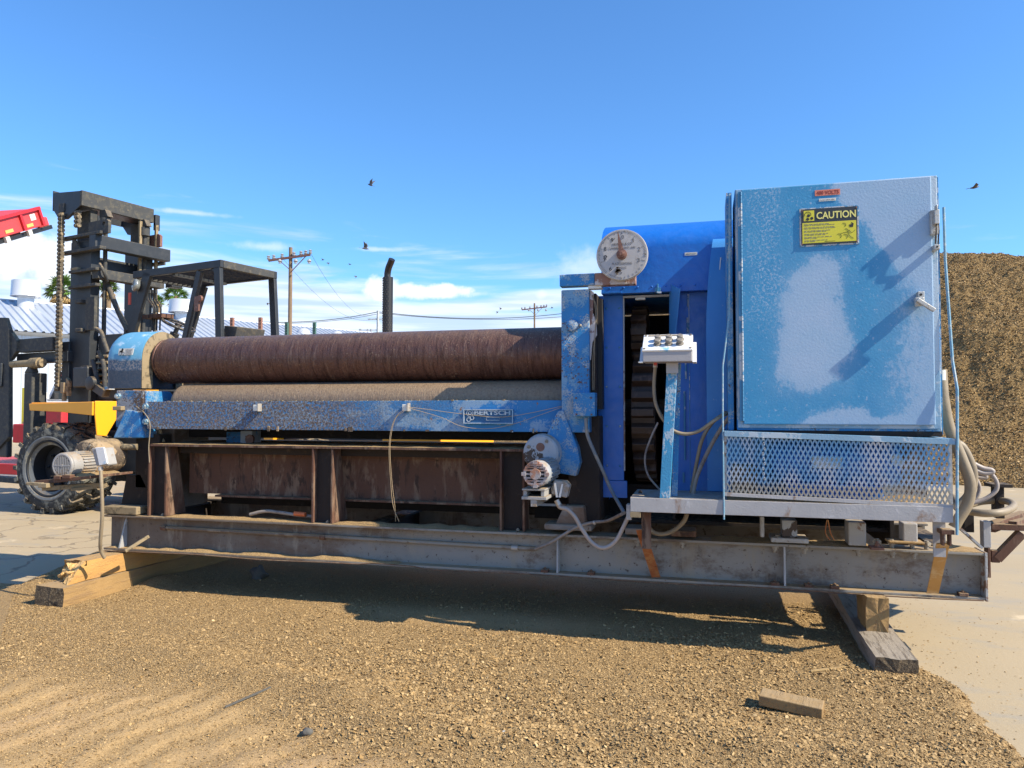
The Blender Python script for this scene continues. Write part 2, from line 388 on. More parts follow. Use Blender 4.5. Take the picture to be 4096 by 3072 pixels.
def skid_beam_material():
    """old grey paint under mud: browner towards the left, with flange shade painted in, bare dusty grey towards the right"""
    k = NT('skid_beam_paint')
    sp = k.n('ShaderNodeSeparateXYZ'); k.l(k.oc, sp.inputs[0])
    c = k.mix(k.noise(3, 6, 0.65, (0.6, 1, 1.4)), (0.21, 0.20, 0.18), (0.32, 0.305, 0.275))
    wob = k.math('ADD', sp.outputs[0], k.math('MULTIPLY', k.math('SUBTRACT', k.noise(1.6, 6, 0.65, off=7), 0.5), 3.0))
    mud_shade = k.ss(wob, -2.2, 0.2, 0.85, 0.05)  # muddy at the left, darkened further to paint in the flange's shade
    c = k.mix(mud_shade, c, k.mix(k.noise(26, 7, 0.75, off=3), (0.085, 0.060, 0.042), (0.17, 0.125, 0.088)))
    c = k.mix(k.ss(k.noise(3.4, 8, 0.72, (0.7, 1, 1.2), off=9), 0.47, 0.60, 0, 0.85), c, (0.125, 0.085, 0.060))
    c = k.mix(k.ss(k.noise(30, 6, 0.7, off=12), 0.60, 0.66), c, (0.07, 0.042, 0.030))
    c = k.mix(k.ss(k.noise(9, 6, 0.7, (1, 1, 0.2), off=15), 0.52, 0.64, 0, 0.6), c, (0.30, 0.26, 0.20))
    dn = k.ss(k.noise(30, 6, 0.7, off=19), 0.2, 0.6)
    c = k.mix(k.math('MULTIPLY', k.up(), dn), c, DUST)
    k.l(c, k.b.inputs['Base Color']); k.b.inputs['Roughness'].default_value = 0.8
    k.l(k.bump(k.noise(60, 6, 0.7), 0.003, 0.7), k.b.inputs['Normal'])
    MATS['skid_beam_paint'] = k.m


skid_beam_material()


def door_material():
    """enclosure door: thick blue paint chalked to pale grey where it weathered; coordinates are the thing's own metres"""
    k = NT('door_paint')
    sp = k.n('ShaderNodeSeparateXYZ'); k.l(k.oc, sp.inputs[0])
    w1 = k.math('SUBTRACT', k.noise(5.5, 8, 0.72, off=3), 0.5)
    w2 = k.math('SUBTRACT', k.noise(5.5, 8, 0.72, off=8), 0.5)
    u = k.math('ADD', k.math('DIVIDE', sp.outputs[0], 0.90), k.math('MULTIPLY', w1, 0.34))
    w = k.math('ADD', k.math('DIVIDE', sp.outputs[2], 1.232), k.math('MULTIPLY', w2, 0.24))   # 0 bottom .. 1 top

    def band(v, a, b, s=0.11):
        return k.math('MULTIPLY', k.ss(v, a - s, a + s), k.ss(v, b - s, b + s, 1, 0))
    # pale trapezoid, wider at its foot
    le = k.math('SUBTRACT', u, k.math('MULTIPLY', w, 0.20))           # left edge runs to the right as it climbs
    re = k.math('ADD', u, k.math('MULTIPLY', w, 0.13))
    trap = k.math('MULTIPLY', k.math('MULTIPLY', k.ss(le, 0.01, 0.24), k.ss(re, 0.49, 0.73, 1, 0)), band(w, 0.155, 0.70))
    right = k.math('MULTIPLY', k.ss(k.math('SUBTRACT', u, k.math('MULTIPLY', k.math('ABSOLUTE', k.math('SUBTRACT', w, 0.55)), -0.05)), 0.58, 1.02), 0.72)
    top = k.math('MULTIPLY', k.ss(k.math('ADD', u, k.math('MULTIPLY', w, 0.9)), 1.33, 1.45), 0.85)
    foot = k.math('MULTIPLY', k.math('MULTIPLY', k.ss(w, 0.03, 0.10, 1, 0), k.ss(u, 0.2, 0.4)), 0.7)
    lft = k.math('MULTIPLY', band(u, 0.03, 0.24, 0.05), k.ss(k.noise(70, 6, 0.8, off=15), 0.50, 0.56, 0, 0.6))
    lft = k.math('MULTIPLY', lft, k.ss(w, 0.25, 0.5))
    m = k.math('MAXIMUM', trap, right)
    for t in (top, foot, lft): m = k.math('MAXIMUM', m, t)
    sp2 = k.ss(k.noise(60, 6, 0.75, off=18), 0.55, 0.66, 0, 0.6)
    m = k.math('MAXIMUM', m, sp2)
    fr = k.math('ADD', m, k.math('MULTIPLY', k.math('ADD', k.math('MULTIPLY', k.math('SUBTRACT', k.noise(38, 8, 0.85, (1, 1, 0.7), off=21), 0.5), 1.5), k.math('MULTIPLY', k.math('SUBTRACT', k.noise(11, 6, 0.7, (1, 1, 0.45), off=25), 0.5), 1.0)), 1.0))
    m = k.math('ADD', k.math('MULTIPLY', k.ss(fr, 0.36, 0.64), 0.52), k.math('MULTIPLY', m, 0.42))
    blue = k.mix(k.noise(9, 5, 0.6), (0.022, 0.20, 0.42), (0.045, 0.27, 0.49))
    pale = k.mix(k.noise(7, 5, 0.6, off=2), (0.25, 0.40, 0.56), (0.35, 0.445, 0.60))
    c = k.mix(m, blue, pale)
    k.l(c, k.b.inputs['Base Color'])
    k.b.inputs['Roughness'].default_value = 0.6
    h = k.noise(85, 4, 0.6, off=1)
    n = k.bump(h, 0.003, 0.35)
    k.l(n, k.b.inputs['Normal'])
    MATS['door_paint'] = k.m


door_material()


def ground_material():
    k = NT('concrete')
    c = k.mix(k.noise(0.7, 7, 0.6), (0.31, 0.245, 0.155), (0.42, 0.335, 0.215))
    c = k.mix(k.ss(k.noise(1.6, 7, 0.65, (1, 2.6, 1), off=5), 0.50, 0.66, 0, 0.45), c, (0.26, 0.25, 0.225))
    c = k.mix(k.ss(k.noise(2.2, 7, 0.65, off=9), 0.60, 0.74), c, (0.55, 0.44, 0.29))
    c = k.mix(k.ss(k.noise(70, 5, 0.7, off=2), 0.62, 0.70, 0, 0.6), c, (0.20, 0.145, 0.08))
    # cracks
    v = k.n('ShaderNodeTexVoronoi'); v.feature = 'DISTANCE_TO_EDGE'; v.inputs['Scale'].default_value = 0.55
    mp = k.n('ShaderNodeMapping'); k.l(k.oc, mp.inputs[0])
    wob = k.n('ShaderNodeTexNoise'); wob.inputs['Scale'].default_value = 2.5; wob.inputs['Detail'].default_value = 8; k.l(k.oc, wob.inputs['Vector'])
    va = k.n('ShaderNodeVectorMath'); va.operation = 'ADD'
    vs = k.n('ShaderNodeVectorMath'); vs.operation = 'SCALE'; vs.inputs['Scale'].default_value = 0.55
    k.l(wob.outputs['Color'], vs.inputs[0]); k.l(k.oc, va.inputs[0]); k.l(vs.outputs[0], va.inputs[1])
    k.l(va.outputs[0], v.inputs['Vector'])
    cr = k.ss(v.outputs['Distance'], 0.002, 0.010, 1, 0)
    spx = k.n('ShaderNodeSeparateXYZ'); k.l(k.oc, spx.inputs[0]); cr = k.math('MULTIPLY', cr, k.ss(spx.outputs[0], -4.5, -2.5, 1, 0.0))
    c = k.mix(k.math('MULTIPLY', cr, 0.5), c, (0.10, 0.075, 0.05))
    k.l(c, k.b.inputs['Base Color'])
    k.b.inputs['Roughness'].default_value = 0.85
    h = k.math('SUBTRACT', k.math('MULTIPLY', k.noise(45, 6, 0.7), 0.5), k.math('MULTIPLY', cr, 1.5))
    k.l(k.bump(h, 0.006, 0.6), k.b.inputs['Normal'])
    MATS['concrete'] = k.m

    # husk bed: crushed almond-hull litter; vertex colour R says how sandy it is
    k = NT('husk_bed')
    at_ = k.n('ShaderNodeAttribute'); at_.attribute_name = 'sand'
    fine = k.noise(150, 5, 0.75); mid = k.noise(48, 6, 0.75, off=4)
    c = k.mix(k.ss(fine, 0.36, 0.62), (0.12, 0.074, 0.030), (0.41, 0.272, 0.122))
    c = k.mix(k.ss(mid, 0.56, 0.68, 0, 0.7), c, (0.19, 0.125, 0.06))
    sand = k.mix(k.ss(fine, 0.40, 0.62), (0.40, 0.26, 0.115), (0.52, 0.35, 0.165))
    sand = k.mix(k.ss(k.noise(1.3, 5, 0.6, off=3), 0.45, 0.7, 0, 0.5), sand, (0.54, 0.36, 0.21))
    c = k.mix(at_.outputs['Fac'], c, sand)
    c = k.mix(k.ss(k.noise(0.9, 6, 0.6, off=6), 0.35, 0.65, 0.0, 0.40), c, (0.25, 0.165, 0.075))
    k.l(c, k.b.inputs['Base Color'])
    k.b.inputs['Roughness'].default_value = 0.95
    h = k.math('ADD', k.math('MULTIPLY', fine, 0.5), mid)
    k.l(k.bump(h, 0.012, 0.9), k.b.inputs['Normal'])
    MATS['husk_bed'] = k.m

    k = NT('husk_pile')
    fine = k.noise(26, 5, 0.75); mid = k.noise(2.2, 7, 0.72, (1, 1, 2.2), off=4)
    c = k.mix(k.ss(fine, 0.42, 0.56), (0.13, 0.076, 0.024), (0.37, 0.238, 0.090))
    c = k.mix(k.ss(mid, 0.50, 0.70, 0, 0.7), c, (0.15, 0.085, 0.03))
    k.l(c, k.b.inputs['Base Color'])
    k.b.inputs['Roughness'].default_value = 0.95
    k.l(k.bump(k.math('ADD', fine, k.noise(60, 4, 0.7)), 0.04, 1.0), k.b.inputs['Normal'])
    MATS['husk_pile'] = k.m

    # loose hulls: brightness varies chip to chip through a colour attribute
    k = NT('hull_chip')
    a = k.n('ShaderNodeAttribute'); a.attribute_name = 'tone'
    cr = k.n('ShaderNodeValToRGB'); k.l(a.outputs['Fac'], cr.inputs[0])
    e = cr.color_ramp.elements
    e[0].position = 0; e[0].color = (0.13, 0.070, 0.025, 1)
    e[1].position = 1; e[1].color = (0.53, 0.375, 0.19, 1)
    for p, q in ((0.22, (0.28, 0.170, 0.062, 1)), (0.6, (0.355, 0.237, 0.105, 1)), (0.86, (0.44, 0.30, 0.14, 1))):
        x = cr.color_ramp.elements.new(p); x.color = q
    k.l(cr.outputs[0], k.b.inputs['Base Color'])
    k.b.inputs['Roughness'].default_value = 0.85
    MATS['hull_chip'] = k.m


ground_material()


# ------------------------------------------------------------------ mesh helpers
class MB:
    def __init__(s): s.v = []; s.f = []

    def add(s, vs, fs):
        o = len(s.v); s.v += [tuple(p) for p in vs]; s.f += [tuple(i + o for i in f) for f in fs]
        return s

    def box(s, x0, x1, y0, y1, z0, z1):
        vs = [(x, y, z) for z in (z0, z1) for y in (y0, y1) for x in (x0, x1)]
        return s.add(vs, [(0, 2, 3, 1), (4, 5, 7, 6), (0, 1, 5, 4), (2, 6, 7, 3), (0, 4, 6, 2), (1, 3, 7, 5)])

    def obox(s, c, ax, ay, az):
        """box from centre and three half-axis vectors"""
        c, ax, ay, az = map(Vector, (c, ax, ay, az))
        vs = [c + ax * i + ay * j + az * k for k in (-1, 1) for j in (-1, 1) for i in (-1, 1)]
        return s.add(vs, [(0, 2, 3, 1), (4, 5, 7, 6), (0, 1, 5, 4), (2, 6, 7, 3), (0, 4, 6, 2), (1, 3, 7, 5)])

    def bar(s, a, b, w, h, upv=(0, 0, 1)):
        a, b = Vector(a), Vector(b); d = (b - a); L = d.length; d.normalize()
        u = Vector(upv); sd = d.cross(u)
        if sd.length < 1e-4: sd = d.cross(Vector((1, 0, 0)))
        sd.normalize(); u = sd.cross(d)
        return s.obox((a + b) / 2, d * (L / 2), sd * (w / 2), u * (h / 2))

    def prism(s, poly, axis, a, b):
        """poly: 2-D outline; axis 'x': (y,z), 'y': (x,z), 'z': (x,y)"""
        def P(p, t):
            return {'x': (t, p[0], p[1]), 'y': (p[0], t, p[1]), 'z': (p[0], p[1], t)}[axis]
        n = len(poly)
        vs = [P(p, a) for p in poly] + [P(p, b) for p in poly]
        fs = [tuple(range(n)), tuple(range(2 * n - 1, n - 1, -1))]
        fs += [(i, i + n, (i + 1) % n + n, (i + 1) % n) for i in range(n)]
        return s.add(vs, fs)

    def lathe(s, p0, axis, prof, seg=32, cap=True):
        """prof: list of (distance along axis, radius)"""
        p0 = Vector(p0); d = Vector(axis).normalized()
        t = Vector((0, 0, 1)) if abs(d.z) < 0.9 else Vector((1, 0, 0))
        u = d.cross(t).normalized(); w = d.cross(u)
        vs = []; fs = []
        for (l, r) in prof:
            for i in range(seg):
                a = 2 * math.pi * i / seg
                vs.append(p0 + d * l + u * (r * math.cos(a)) + w * (r * math.sin(a)))
        m = len(prof)
        for j in range(m - 1):
            for i in range(seg):
                k = (i + 1) % seg
                fs.append((j * seg + i, j * seg + k, (j + 1) * seg + k, (j + 1) * seg + i))
        if cap:
            fs.append(tuple(range(seg - 1, -1, -1))); fs.append(tuple((m - 1) * seg + i for i in range(seg)))
        return s.add(vs, fs)

    def cyl(s, a, b, r, seg=24, r2=None):
        a, b = Vector(a), Vector(b)
        return s.lathe(a, b - a, [(0, r), ((b - a).length, r if r2 is None else r2)], seg)

    def tube(s, pts, r, seg=10, smooth=6):
        pts = [Vector(p) for p in pts]
        if smooth and len(pts) > 2:
            q = []
            P = [pts[0] * 2 - pts[1]] + pts + [pts[-1] * 2 - pts[-2]]
            for i in range(1, len(P) - 2):
                for j in range(smooth):
                    t = j / smooth
                    q.append(0.5 * ((2 * P[i]) + (-P[i - 1] + P[i + 1]) * t + (2 * P[i - 1] - 5 * P[i] + 4 * P[i + 1] - P[i + 2]) * t * t + (-P[i - 1] + 3 * P[i] - 3 * P[i + 1] + P[i + 2]) * t ** 3))
            q.append(pts[-1]); pts = q
        vs = []; fs = []; n = len(pts)
        t0 = (pts[1] - pts[0]).normalized()
        u = t0.cross(Vector((0, 0, 1)))
        if u.length < 0.1: u = t0.cross(Vector((1, 0, 0)))
        u.normalize()
        for i, p in enumerate(pts):
            t = (pts[min(i + 1, n - 1)] - pts[max(i - 1, 0)]).normalized()
            u = (u - t * u.dot(t)).normalized(); w = t.cross(u)
            for j in range(seg):
                a = 2 * math.pi * j / seg
                vs.append(p + (u * math.cos(a) + w * math.sin(a)) * r)
        for i in range(n - 1):
            for j in range(seg):
                k = (j + 1) % seg
                fs.append((i * seg + j, i * seg + k, (i + 1) * seg + k, (i + 1) * seg + j))
        fs.append(tuple(range(seg - 1, -1, -1))); fs.append(tuple((n - 1) * seg + j for j in range(seg)))
        return s.add(vs, fs)

    def hexbolt(s, p, axis, r=0.016, h=0.012):
        p = Vector(p); d = Vector(axis).normalized()
        return s.lathe(p, d, [(0, r), (h, r), (h, r * 0.55), (h * 1.6, r * 0.55)], 6)

    def build(s, name, mat, parent=None, smooth=None, bevel=0.0, local=False, label=None, kind=None):
        vs = s.v
        if parent is not None and not local:
            o = parent['_o'] if '_o' in parent else (0, 0, 0)
            vs = [(p[0] - o[0], p[1] - o[1], p[2] - o[2]) for p in vs]
        me = bpy.data.meshes.new(name)
        me.from_pydata(vs, [], s.f)
        bm = bmesh.new(); bm.from_mesh(me)
        bmesh.ops.recalc_face_normals(bm, faces=bm.faces); bm.to_mesh(me); bm.free()
        me.materials.append(MATS[mat])
        ob = bpy.data.objects.new(name, me); COL.objects.link(ob)
        if parent is not None:
            ob.parent = parent
            if '_o' in parent: ob['_o'] = list(parent['_o'])
        if bevel:
            m = ob.modifiers.new('bevel', 'BEVEL'); m.width = bevel; m.segments = 2; m.limit_method = 'ANGLE'
            m.angle_limit = math.radians(40); m.use_clamp_overlap = True
        if smooth is not None:
            for p in me.polygons: p.use_smooth = True
            try:
                bm = bmesh.new(); bm.from_mesh(me)
                for e in bm.edges:
                    if len(e.link_faces) == 2 and e.calc_face_angle(0) > math.radians(smooth): e.smooth = False
                bm.to_mesh(me); bm.free()
            except Exception: pass
        if label: ob['label'] = label
        if kind: ob['kind'] = kind
        return ob


def thing(name, label, cat, loc=(0, 0, 0), rotz=0, group=None):
    o = bpy.data.objects.new(name, None); COL.objects.link(o)
    o.location = loc; o.rotation_euler = (0, 0, rotz); o.empty_display_size = 0.2
    o['_o'] = list(loc)
    o['label'] = label; o['category'] = cat
    if group: o['group'] = group
    return o


def tag(o, label, cat, group=None):
    o['label'] = label; o['category'] = cat
    if group: o['group'] = group
    return o


def copy_tree(o, parent=None):
    c = o.copy(); COL.objects.link(c); c.parent = parent
    for ch in list(o.children): copy_tree(ch, c)
    return c


def text_mesh(txt, name, mat, parent, x0, x1, z0, z1, y, depth=0.001, shear_ref=None, bold=0.0, label=None):
    """real lettering: built-in font turned into a mesh, fitted to a rectangle of a plane that faces the viewer side (-y)"""
    cu = bpy.data.curves.new('lettering', 'FONT'); cu.body = txt; cu.align_x = 'LEFT'
    cu.offset = bold; cu.resolution_u = 3
    to = bpy.data.objects.new('lettering', cu); COL.objects.link(to)
    dg = bpy.context.evaluated_depsgraph_get(); dg.update()
    me = bpy.data.meshes.new_from_object(to.evaluated_get(dg))
    bpy.data.objects.remove(to); bpy.data.curves.remove(cu)
    co = np.array([v.co[:] for v in me.vertices])
    mn = co.min(0); mx = co.max(0)
    m = MB()
    o = parent['_o']
    w = mx[0] - mn[0]; h = mx[1] - mn[1]
    vs = [(x0 + (c[0] - mn[0]) / w * (x1 - x0) - o[0], y - o[1], z0 + (c[1] - mn[1]) / h * (z1 - z0) - o[2]) for c in co]
    fs = [tuple(p.vertices) for p in me.polygons]
    n = len(vs)
    m.add(vs, fs)
    bpy.data.meshes.remove(me)
    ob = m.build(name, mat, parent, local=True, label=label)
    if depth:
        sm = ob.modifiers.new('thickness', 'SOLIDIFY'); sm.thickness = depth; sm.offset = 0
    return ob


# ------------------------------------------------------------------ numeric noise for terrain
def _hash(ix, iy, seed):
    n = (ix.astype(np.int64) * 374761393 + iy.astype(np.int64) * 668265263 + seed * 982451653) & 0x7fffffff
    n = ((n ^ (n >> 13)) * 1274126177) & 0x7fffffff
    n = n ^ (n >> 16)
    return (n & 0xffff) / 65535.0


def vnoise(x, y, seed=0):
    ix = np.floor(x); iy = np.floor(y); fx = x - ix; fy = y - iy
    fx = fx * fx * (3 - 2 * fx); fy = fy * fy * (3 - 2 * fy)
    a = _hash(ix, iy, seed); b = _hash(ix + 1, iy, seed); c = _hash(ix, iy + 1, seed); d = _hash(ix + 1, iy + 1, seed)
    return (a * (1 - fx) + b * fx) * (1 - fy) + (c * (1 - fx) + d * fx) * fy


def fbm(x, y, sc, oct=4, seed=0):
    r = 0; a = 1; t = 0
    for i in range(oct):
        r = r + a * vnoise(x * sc, y * sc, seed + i * 17); t += a; a *= 0.5; sc = sc * 2.03
    return r / t


def sstep(x, a, b):
    t = np.clip((x - a) / (b - a), 0, 1)
    return t * t * (3 - 2 * t)


def grid_mesh(name, X, Y, Z, mat, attr=None, kind='structure'):
    ny, nx = X.shape
    co = np.stack([X, Y, Z], -1).reshape(-1, 3)
    idx = np.arange(nx * ny).reshape(ny, nx)
    q = np.stack([idx[:-1, :-1], idx[:-1, 1:], idx[1:, 1:], idx[1:, :-1]], -1).reshape(-1, 4)
    me = bpy.data.meshes.new(name)
    me.vertices.add(len(co)); me.vertices.foreach_set('co', co.ravel())
    me.loops.add(q.size); me.loops.foreach_set('vertex_index', q.ravel())
    me.polygons.add(len(q)); me.polygons.foreach_set('loop_start', np.arange(0, q.size, 4)); me.polygons.foreach_set('loop_total', np.full(len(q), 4))
    me.polygons.foreach_set('use_smooth', np.ones(len(q), bool))
    me.update(calc_edges=True)
    if attr is not None:
        at_ = me.attributes.new(attr[0], 'FLOAT', 'POINT'); at_.data.foreach_set('value', attr[1].ravel().astype(np.float32))
    me.materials.append(MATS[mat])
    ob = bpy.data.objects.new(name, me); COL.objects.link(ob); ob['kind'] = kind
    return ob


# ------------------------------------------------------------------ the ground
g = MB(); g.add([(-400, -60, 0), (400, -60, 0), (400, 700, 0), (-400, 700, 0)], [(0, 1, 2, 3)])
g.build('concrete_yard', 'concrete')['kind'] = 'structure'


def husk_fields(X, Y):
    """coverage (0..1), sandiness (0..1), height of the litter of crushed hulls"""
    n = fbm(X, Y, 1.1, 4, 3)
    n2 = fbm(X, Y, 5.0, 3, 9)
    # left edge: straight line from (-4.98,4.32) to (-5.17,4.83) continued; right edge by the old tie
    le = -5.05 + (n2 - 0.5) * 0.05 - (4.6 - Y) * (-0.02) * 0
    edgeL = X + 4.98 + 0.40 * (Y - 4.33)
    edgeL = np.where(Y < 4.33, X + 9.0, edgeL)
    xr = 1.10 + (n - 0.5) * 0.20 + (n2 - 0.5) * 0.18 + np.where(Y > 4.1, 0.0, 0.05) + np.clip(3.2 - Y, 0, 3) * 0.6 - np.clip(Y - 4.1, 0, 5) * 0.12
    edgeR = xr - X
    yb = 6.6 + (n - 0.5) * 0.9 + np.clip(-X - 3.0, 0, 2) * (-0.35)
    edgeB = yb - Y
    d = np.minimum(np.minimum(edgeL, edgeR), edgeB)
    cov = sstep(d, -0.02, 0.20)
    # thin, sandy spots: tyre-track zone lower left, strip at the bottom, a swept patch in the shade
    ridge = 2.96 + 0.10 * np.sin(X * 2.1 + 0.5) + (n - 0.5) * 0.45 - 0.06 * (X + 1.5)
    ridge = np.where(X < -1.9, ridge + (-1.9 - X) * 0.12, ridge)
    below = sstep(ridge - Y, 0.10, 0.50)
    sand = below * sstep(-X, -0.9, 0.9) * 0.95
    patch = np.exp(-(((X + 1.2) / 0.75) ** 2 + ((Y - 4.32) / 0.17) ** 2))
    sand = np.maximum(sand, np.clip(patch * 1.3, 0, 1) * 0.85)
    # tyre lug prints
    ax = np.array([-2.719, 2.369]); bx = np.array([-2.482, 3.009]); dv = (bx - ax) / np.linalg.norm(bx - ax)
    wv = X * dv[1] - Y * dv[0]
    wob = (n2 - 0.5) * 0.10 + (n - 0.5) * 0.25
    tr = np.sin((wv + wob + 0.03 * np.sin((X * dv[0] + Y * dv[1]) * 9)) * 2 * math.pi / 0.185)
    tr = np.tanh(tr * 2.2 + (n2 - 0.5) * 1.5)
    lug = below * sstep(-X, 0.55, 1.3)
    z = 0.012 + cov * (0.020 + 0.016 * (n - 0.5) + 0.014 * (n2 - 0.5))
    z = z + 0.038 * np.exp(-((Y - ridge) / 0.16) ** 2) * (0.5 + n2) * sstep(X, -3.6, -2.2)
    z = z - 0.012 * sand + lug * 0.0055 * tr * sstep(n2, 0.25, 0.55)
    z = z + 0.004 * (fbm(X, Y, 38, 2, 21) - 0.5) + (1 - sand) * 0.007 * (fbm(X, Y, 22, 3, 31) - 0.5)
    # banks of litter against the two timbers, heap ahead of the tie
    z = z + 0.05 * np.exp(-(((X + 3.86) / 0.10) ** 2 + ((Y - 4.62) / 0.25) ** 2))
    z = z + 0.020 * np.exp(-(((X - 0.80) / 0.35) ** 2 + ((Y - 3.85) / 0.22) ** 2))
    z = z * cov - (1 - cov) * 0.02
    sandc = np.clip(sand + 0.25 * (n - 0.5) * sand + lug * 0.26 * tr, 0, 1)
    return cov, sandc, z, below


gx = np.concatenate([np.linspace(-9.0, -4.2, 110, endpoint=False), np.linspace(-4.2, 2.9, 430)])
gy = np.concatenate([np.linspace(-1.0, 2.1, 60, endpoint=False), np.linspace(2.1, 4.6, 200, endpoint=False), np.linspace(4.6, 7.4, 90)])
GX, GY = np.meshgrid(gx, gy)
cov, sandc, GZ, _b = husk_fields(GX, GY)
husk = grid_mesh('husk_ground', GX, GY, GZ, 'husk_bed', ('sand', sandc))


def pile_height(X, Y):
    d = 20.6 + (fbm(X, Y, 0.25, 3, 5) - 0.5) * 1.6 - np.hypot(X - 9, Y - 34)
    base = np.clip(d, 0, None) * 0.72
    top = 5.50 - 0.30 * (X - 7.0) + (fbm(X, Y, 0.12, 3, 8) - 0.5) * 0.5
    z = top - np.log1p(np.exp((top - base) * 1.6)) / 1.6
    z = np.where(d <= 0, -0.3 + d * 0.5, np.minimum(base, z + 0.0))
    z = z + np.where(d > 0, 1, 0) * ((fbm(X, Y, 3.0, 4, 12) - 0.5) * 0.20 + (fbm(X, Y, 11.0, 3, 14) - 0.5) * 0.10) * sstep(d, 0, 1.2)
    return z


px = np.linspace(-12, 22, 380); py = np.concatenate([np.linspace(12.5, 24, 300, endpoint=False), np.linspace(24, 52, 120)])
PX, PY = np.meshgrid(px, py)
PZ = pile_height(PX, PY)
grid_mesh('husk_pile', PX, PY, PZ, 'husk_pile')


def chips(name, n, sampler, zfun, smin, smax, seed, label, flat=0.5):
    """many small curled hull fragments in one mesh; each is a bent strip of two quads"""
    rng = np.random.default_rng(seed)
    x, y, sc = sampler(rng, n)
    n = len(x)
    z = zfun(x, y)
    L = rng.uniform(smin, smax, n) * sc; Wd = L * rng.uniform(0.35, 0.75, n); curl = L * rng.uniform(-0.05, 0.38, n)
    yaw = rng.uniform(0, 2 * np.pi, n); tilt = rng.normal(0, flat, n); roll = rng.normal(0, flat, n)
    # 2x3 grid of points: ends and bowed middle
    u = np.array([-0.5, 0.0, 0.5, -0.5, 0.0, 0.5]); v = np.array([-0.4, -0.62, -0.32, 0.42, 0.58, 0.36]); b = np.array([0, 1, 0, 0.1, 0.8, 0])
    P = np.stack([u[None] * L[:, None], v[None] * Wd[:, None], b[None] * curl[:, None]], -1)
    P += rng.normal(0, 0.07, P.shape) * L[:, None, None]
    ct, st_ = np.cos(tilt), np.sin(tilt); cr, sr = np.cos(roll), np.sin(roll); cy, sy = np.cos(yaw), np.sin(yaw)
    x1 = P[..., 0] * ct[:, None] + P[..., 2] * st_[:, None]; z1 = -P[..., 0] * st_[:, None] + P[..., 2] * ct[:, None]
    y1 = P[..., 1] * cr[:, None] - z1 * sr[:, None]; z2 = P[..., 1] * sr[:, None] + z1 * cr[:, None]
    X = x[:, None] + x1 * cy[:, None] - y1 * sy[:, None]; Y = y[:, None] + x1 * sy[:, None] + y1 * cy[:, None]
    Z = z[:, None] + z2 + L[:, None] * rng.uniform(0.02, 0.22, n)[:, None]
    co = np.stack([X, Y, Z], -1).reshape(-1, 3)
    base = np.arange(n)[:, None] * 6
    q = np.stack([base + [0, 1, 4, 3], base + [1, 2, 5, 4]], 1).reshape(-1, 4)
    me = bpy.data.meshes.new(name)
    me.vertices.add(len(co)); me.vertices.foreach_set('co', co.ravel())
    me.loops.add(q.size); me.loops.foreach_set('vertex_index', q.ravel().astype(np.int32))
    me.polygons.add(len(q)); me.polygons.foreach_set('loop_start', np.arange(0, q.size, 4)); me.polygons.foreach_set('loop_total', np.full(len(q), 4))
    me.update(calc_edges=True)
    t = np.clip(rng.normal(0.52, 0.20, n), 0, 1)
    a = me.attributes.new('tone', 'FLOAT', 'POINT'); a.data.foreach_set('value', np.repeat(t, 6).astype(np.float32))
    me.materials.append(MATS['hull_chip'])
    ob = bpy.data.objects.new(name, me); COL.objects.link(ob)
    ob['kind'] = 'stuff'; ob['label'] = label
    return ob


def smp_ground(lo, hi, coarse):
    def f(rng, n):
        # denser towards the viewer, where single hulls can be told apart
        y = 2.15 + (5.2 - 2.15) * rng.beta(1.0, 1.5, n * 3); x = rng.uniform(-5.4, 2.2, n * 3)
        k = np.abs(x + 0.25 * y) < 0.78 * y + 0.4
        x, y = x[k], y[k]
        cov, sand, z, below = husk_fields(x, y)
        cl = fbm(x, y, 2.3, 3, 41)
        p = cov * (1 - 0.90 * sand) * (0.35 + 1.3 * sstep(cl, 0.35, 0.65)) if coarse else cov * (1 - 0.78 * sand)
        # fewer big fragments on the packed left-hand part
        if coarse: p = p * (0.10 + 0.90 * sstep(x - 0.7 * (3.1 - y), -2.4, -0.4)) * (0.35 + 0.65 * sstep(3.7 - y, -0.4, 0.5) + 0.5 * sstep(x, -0.6, 0.3))
        k = rng.uniform(0, 1, len(x)) < p
        x, y = x[k][:n], y[k][:n]
        return x, y, np.ones(len(x))
    return f


zf = lambda x, y: husk_fields(x, y)[2]
tag(chips('hull_litter', 260000, smp_ground(0, 0, False), zf, 0.0035, 0.009, 1, 'finely crushed tan almond hulls covering the ground', 0.30), 'finely crushed tan almond hulls covering the ground in front of the machine', 'husk litter')
tag(chips('loose_hulls', 34000, smp_ground(0, 0, True), zf, 0.007, 0.0185, 2, '', 0.42), 'larger curled pale hull shells strewn over the crushed litter', 'husk litter')


def smp_pile(rng, n):
    x = rng.uniform(2.0, 12, n * 3); y = rng.uniform(13.0, 24, n * 3)
    k = (20.4 - np.hypot(x - 9, y - 34) > 0) & (x / y > 0.22)
    x, y = x[k][:n], y[k][:n]
    return x, y, np.ones(len(x))


tag(chips('pile_hulls', 150000, smp_pile, pile_height, 0.016, 0.038, 3, '', 0.9), 'brown hulls covering the big heap on the right', 'husk litter')


def smp_slab(rng, n):
    x = rng.uniform(0.9, 2.6, n * 2); y = rng.uniform(3.0, 6.5, n * 2)
    p = np.exp(-np.clip(x - 1.0, 0, 9) * 2.2)
    k = rng.uniform(0, 1, len(x)) < p
    x, y = x[k][:n], y[k][:n]
    return x, y, np.ones(len(x))


tag(chips('stray_hulls', 1500, smp_slab, lambda x, y: x * 0, 0.004, 0.011, 4, '', 0.3), 'stray crumbs of hull scattered on the bare concrete at the right', 'husk litter')

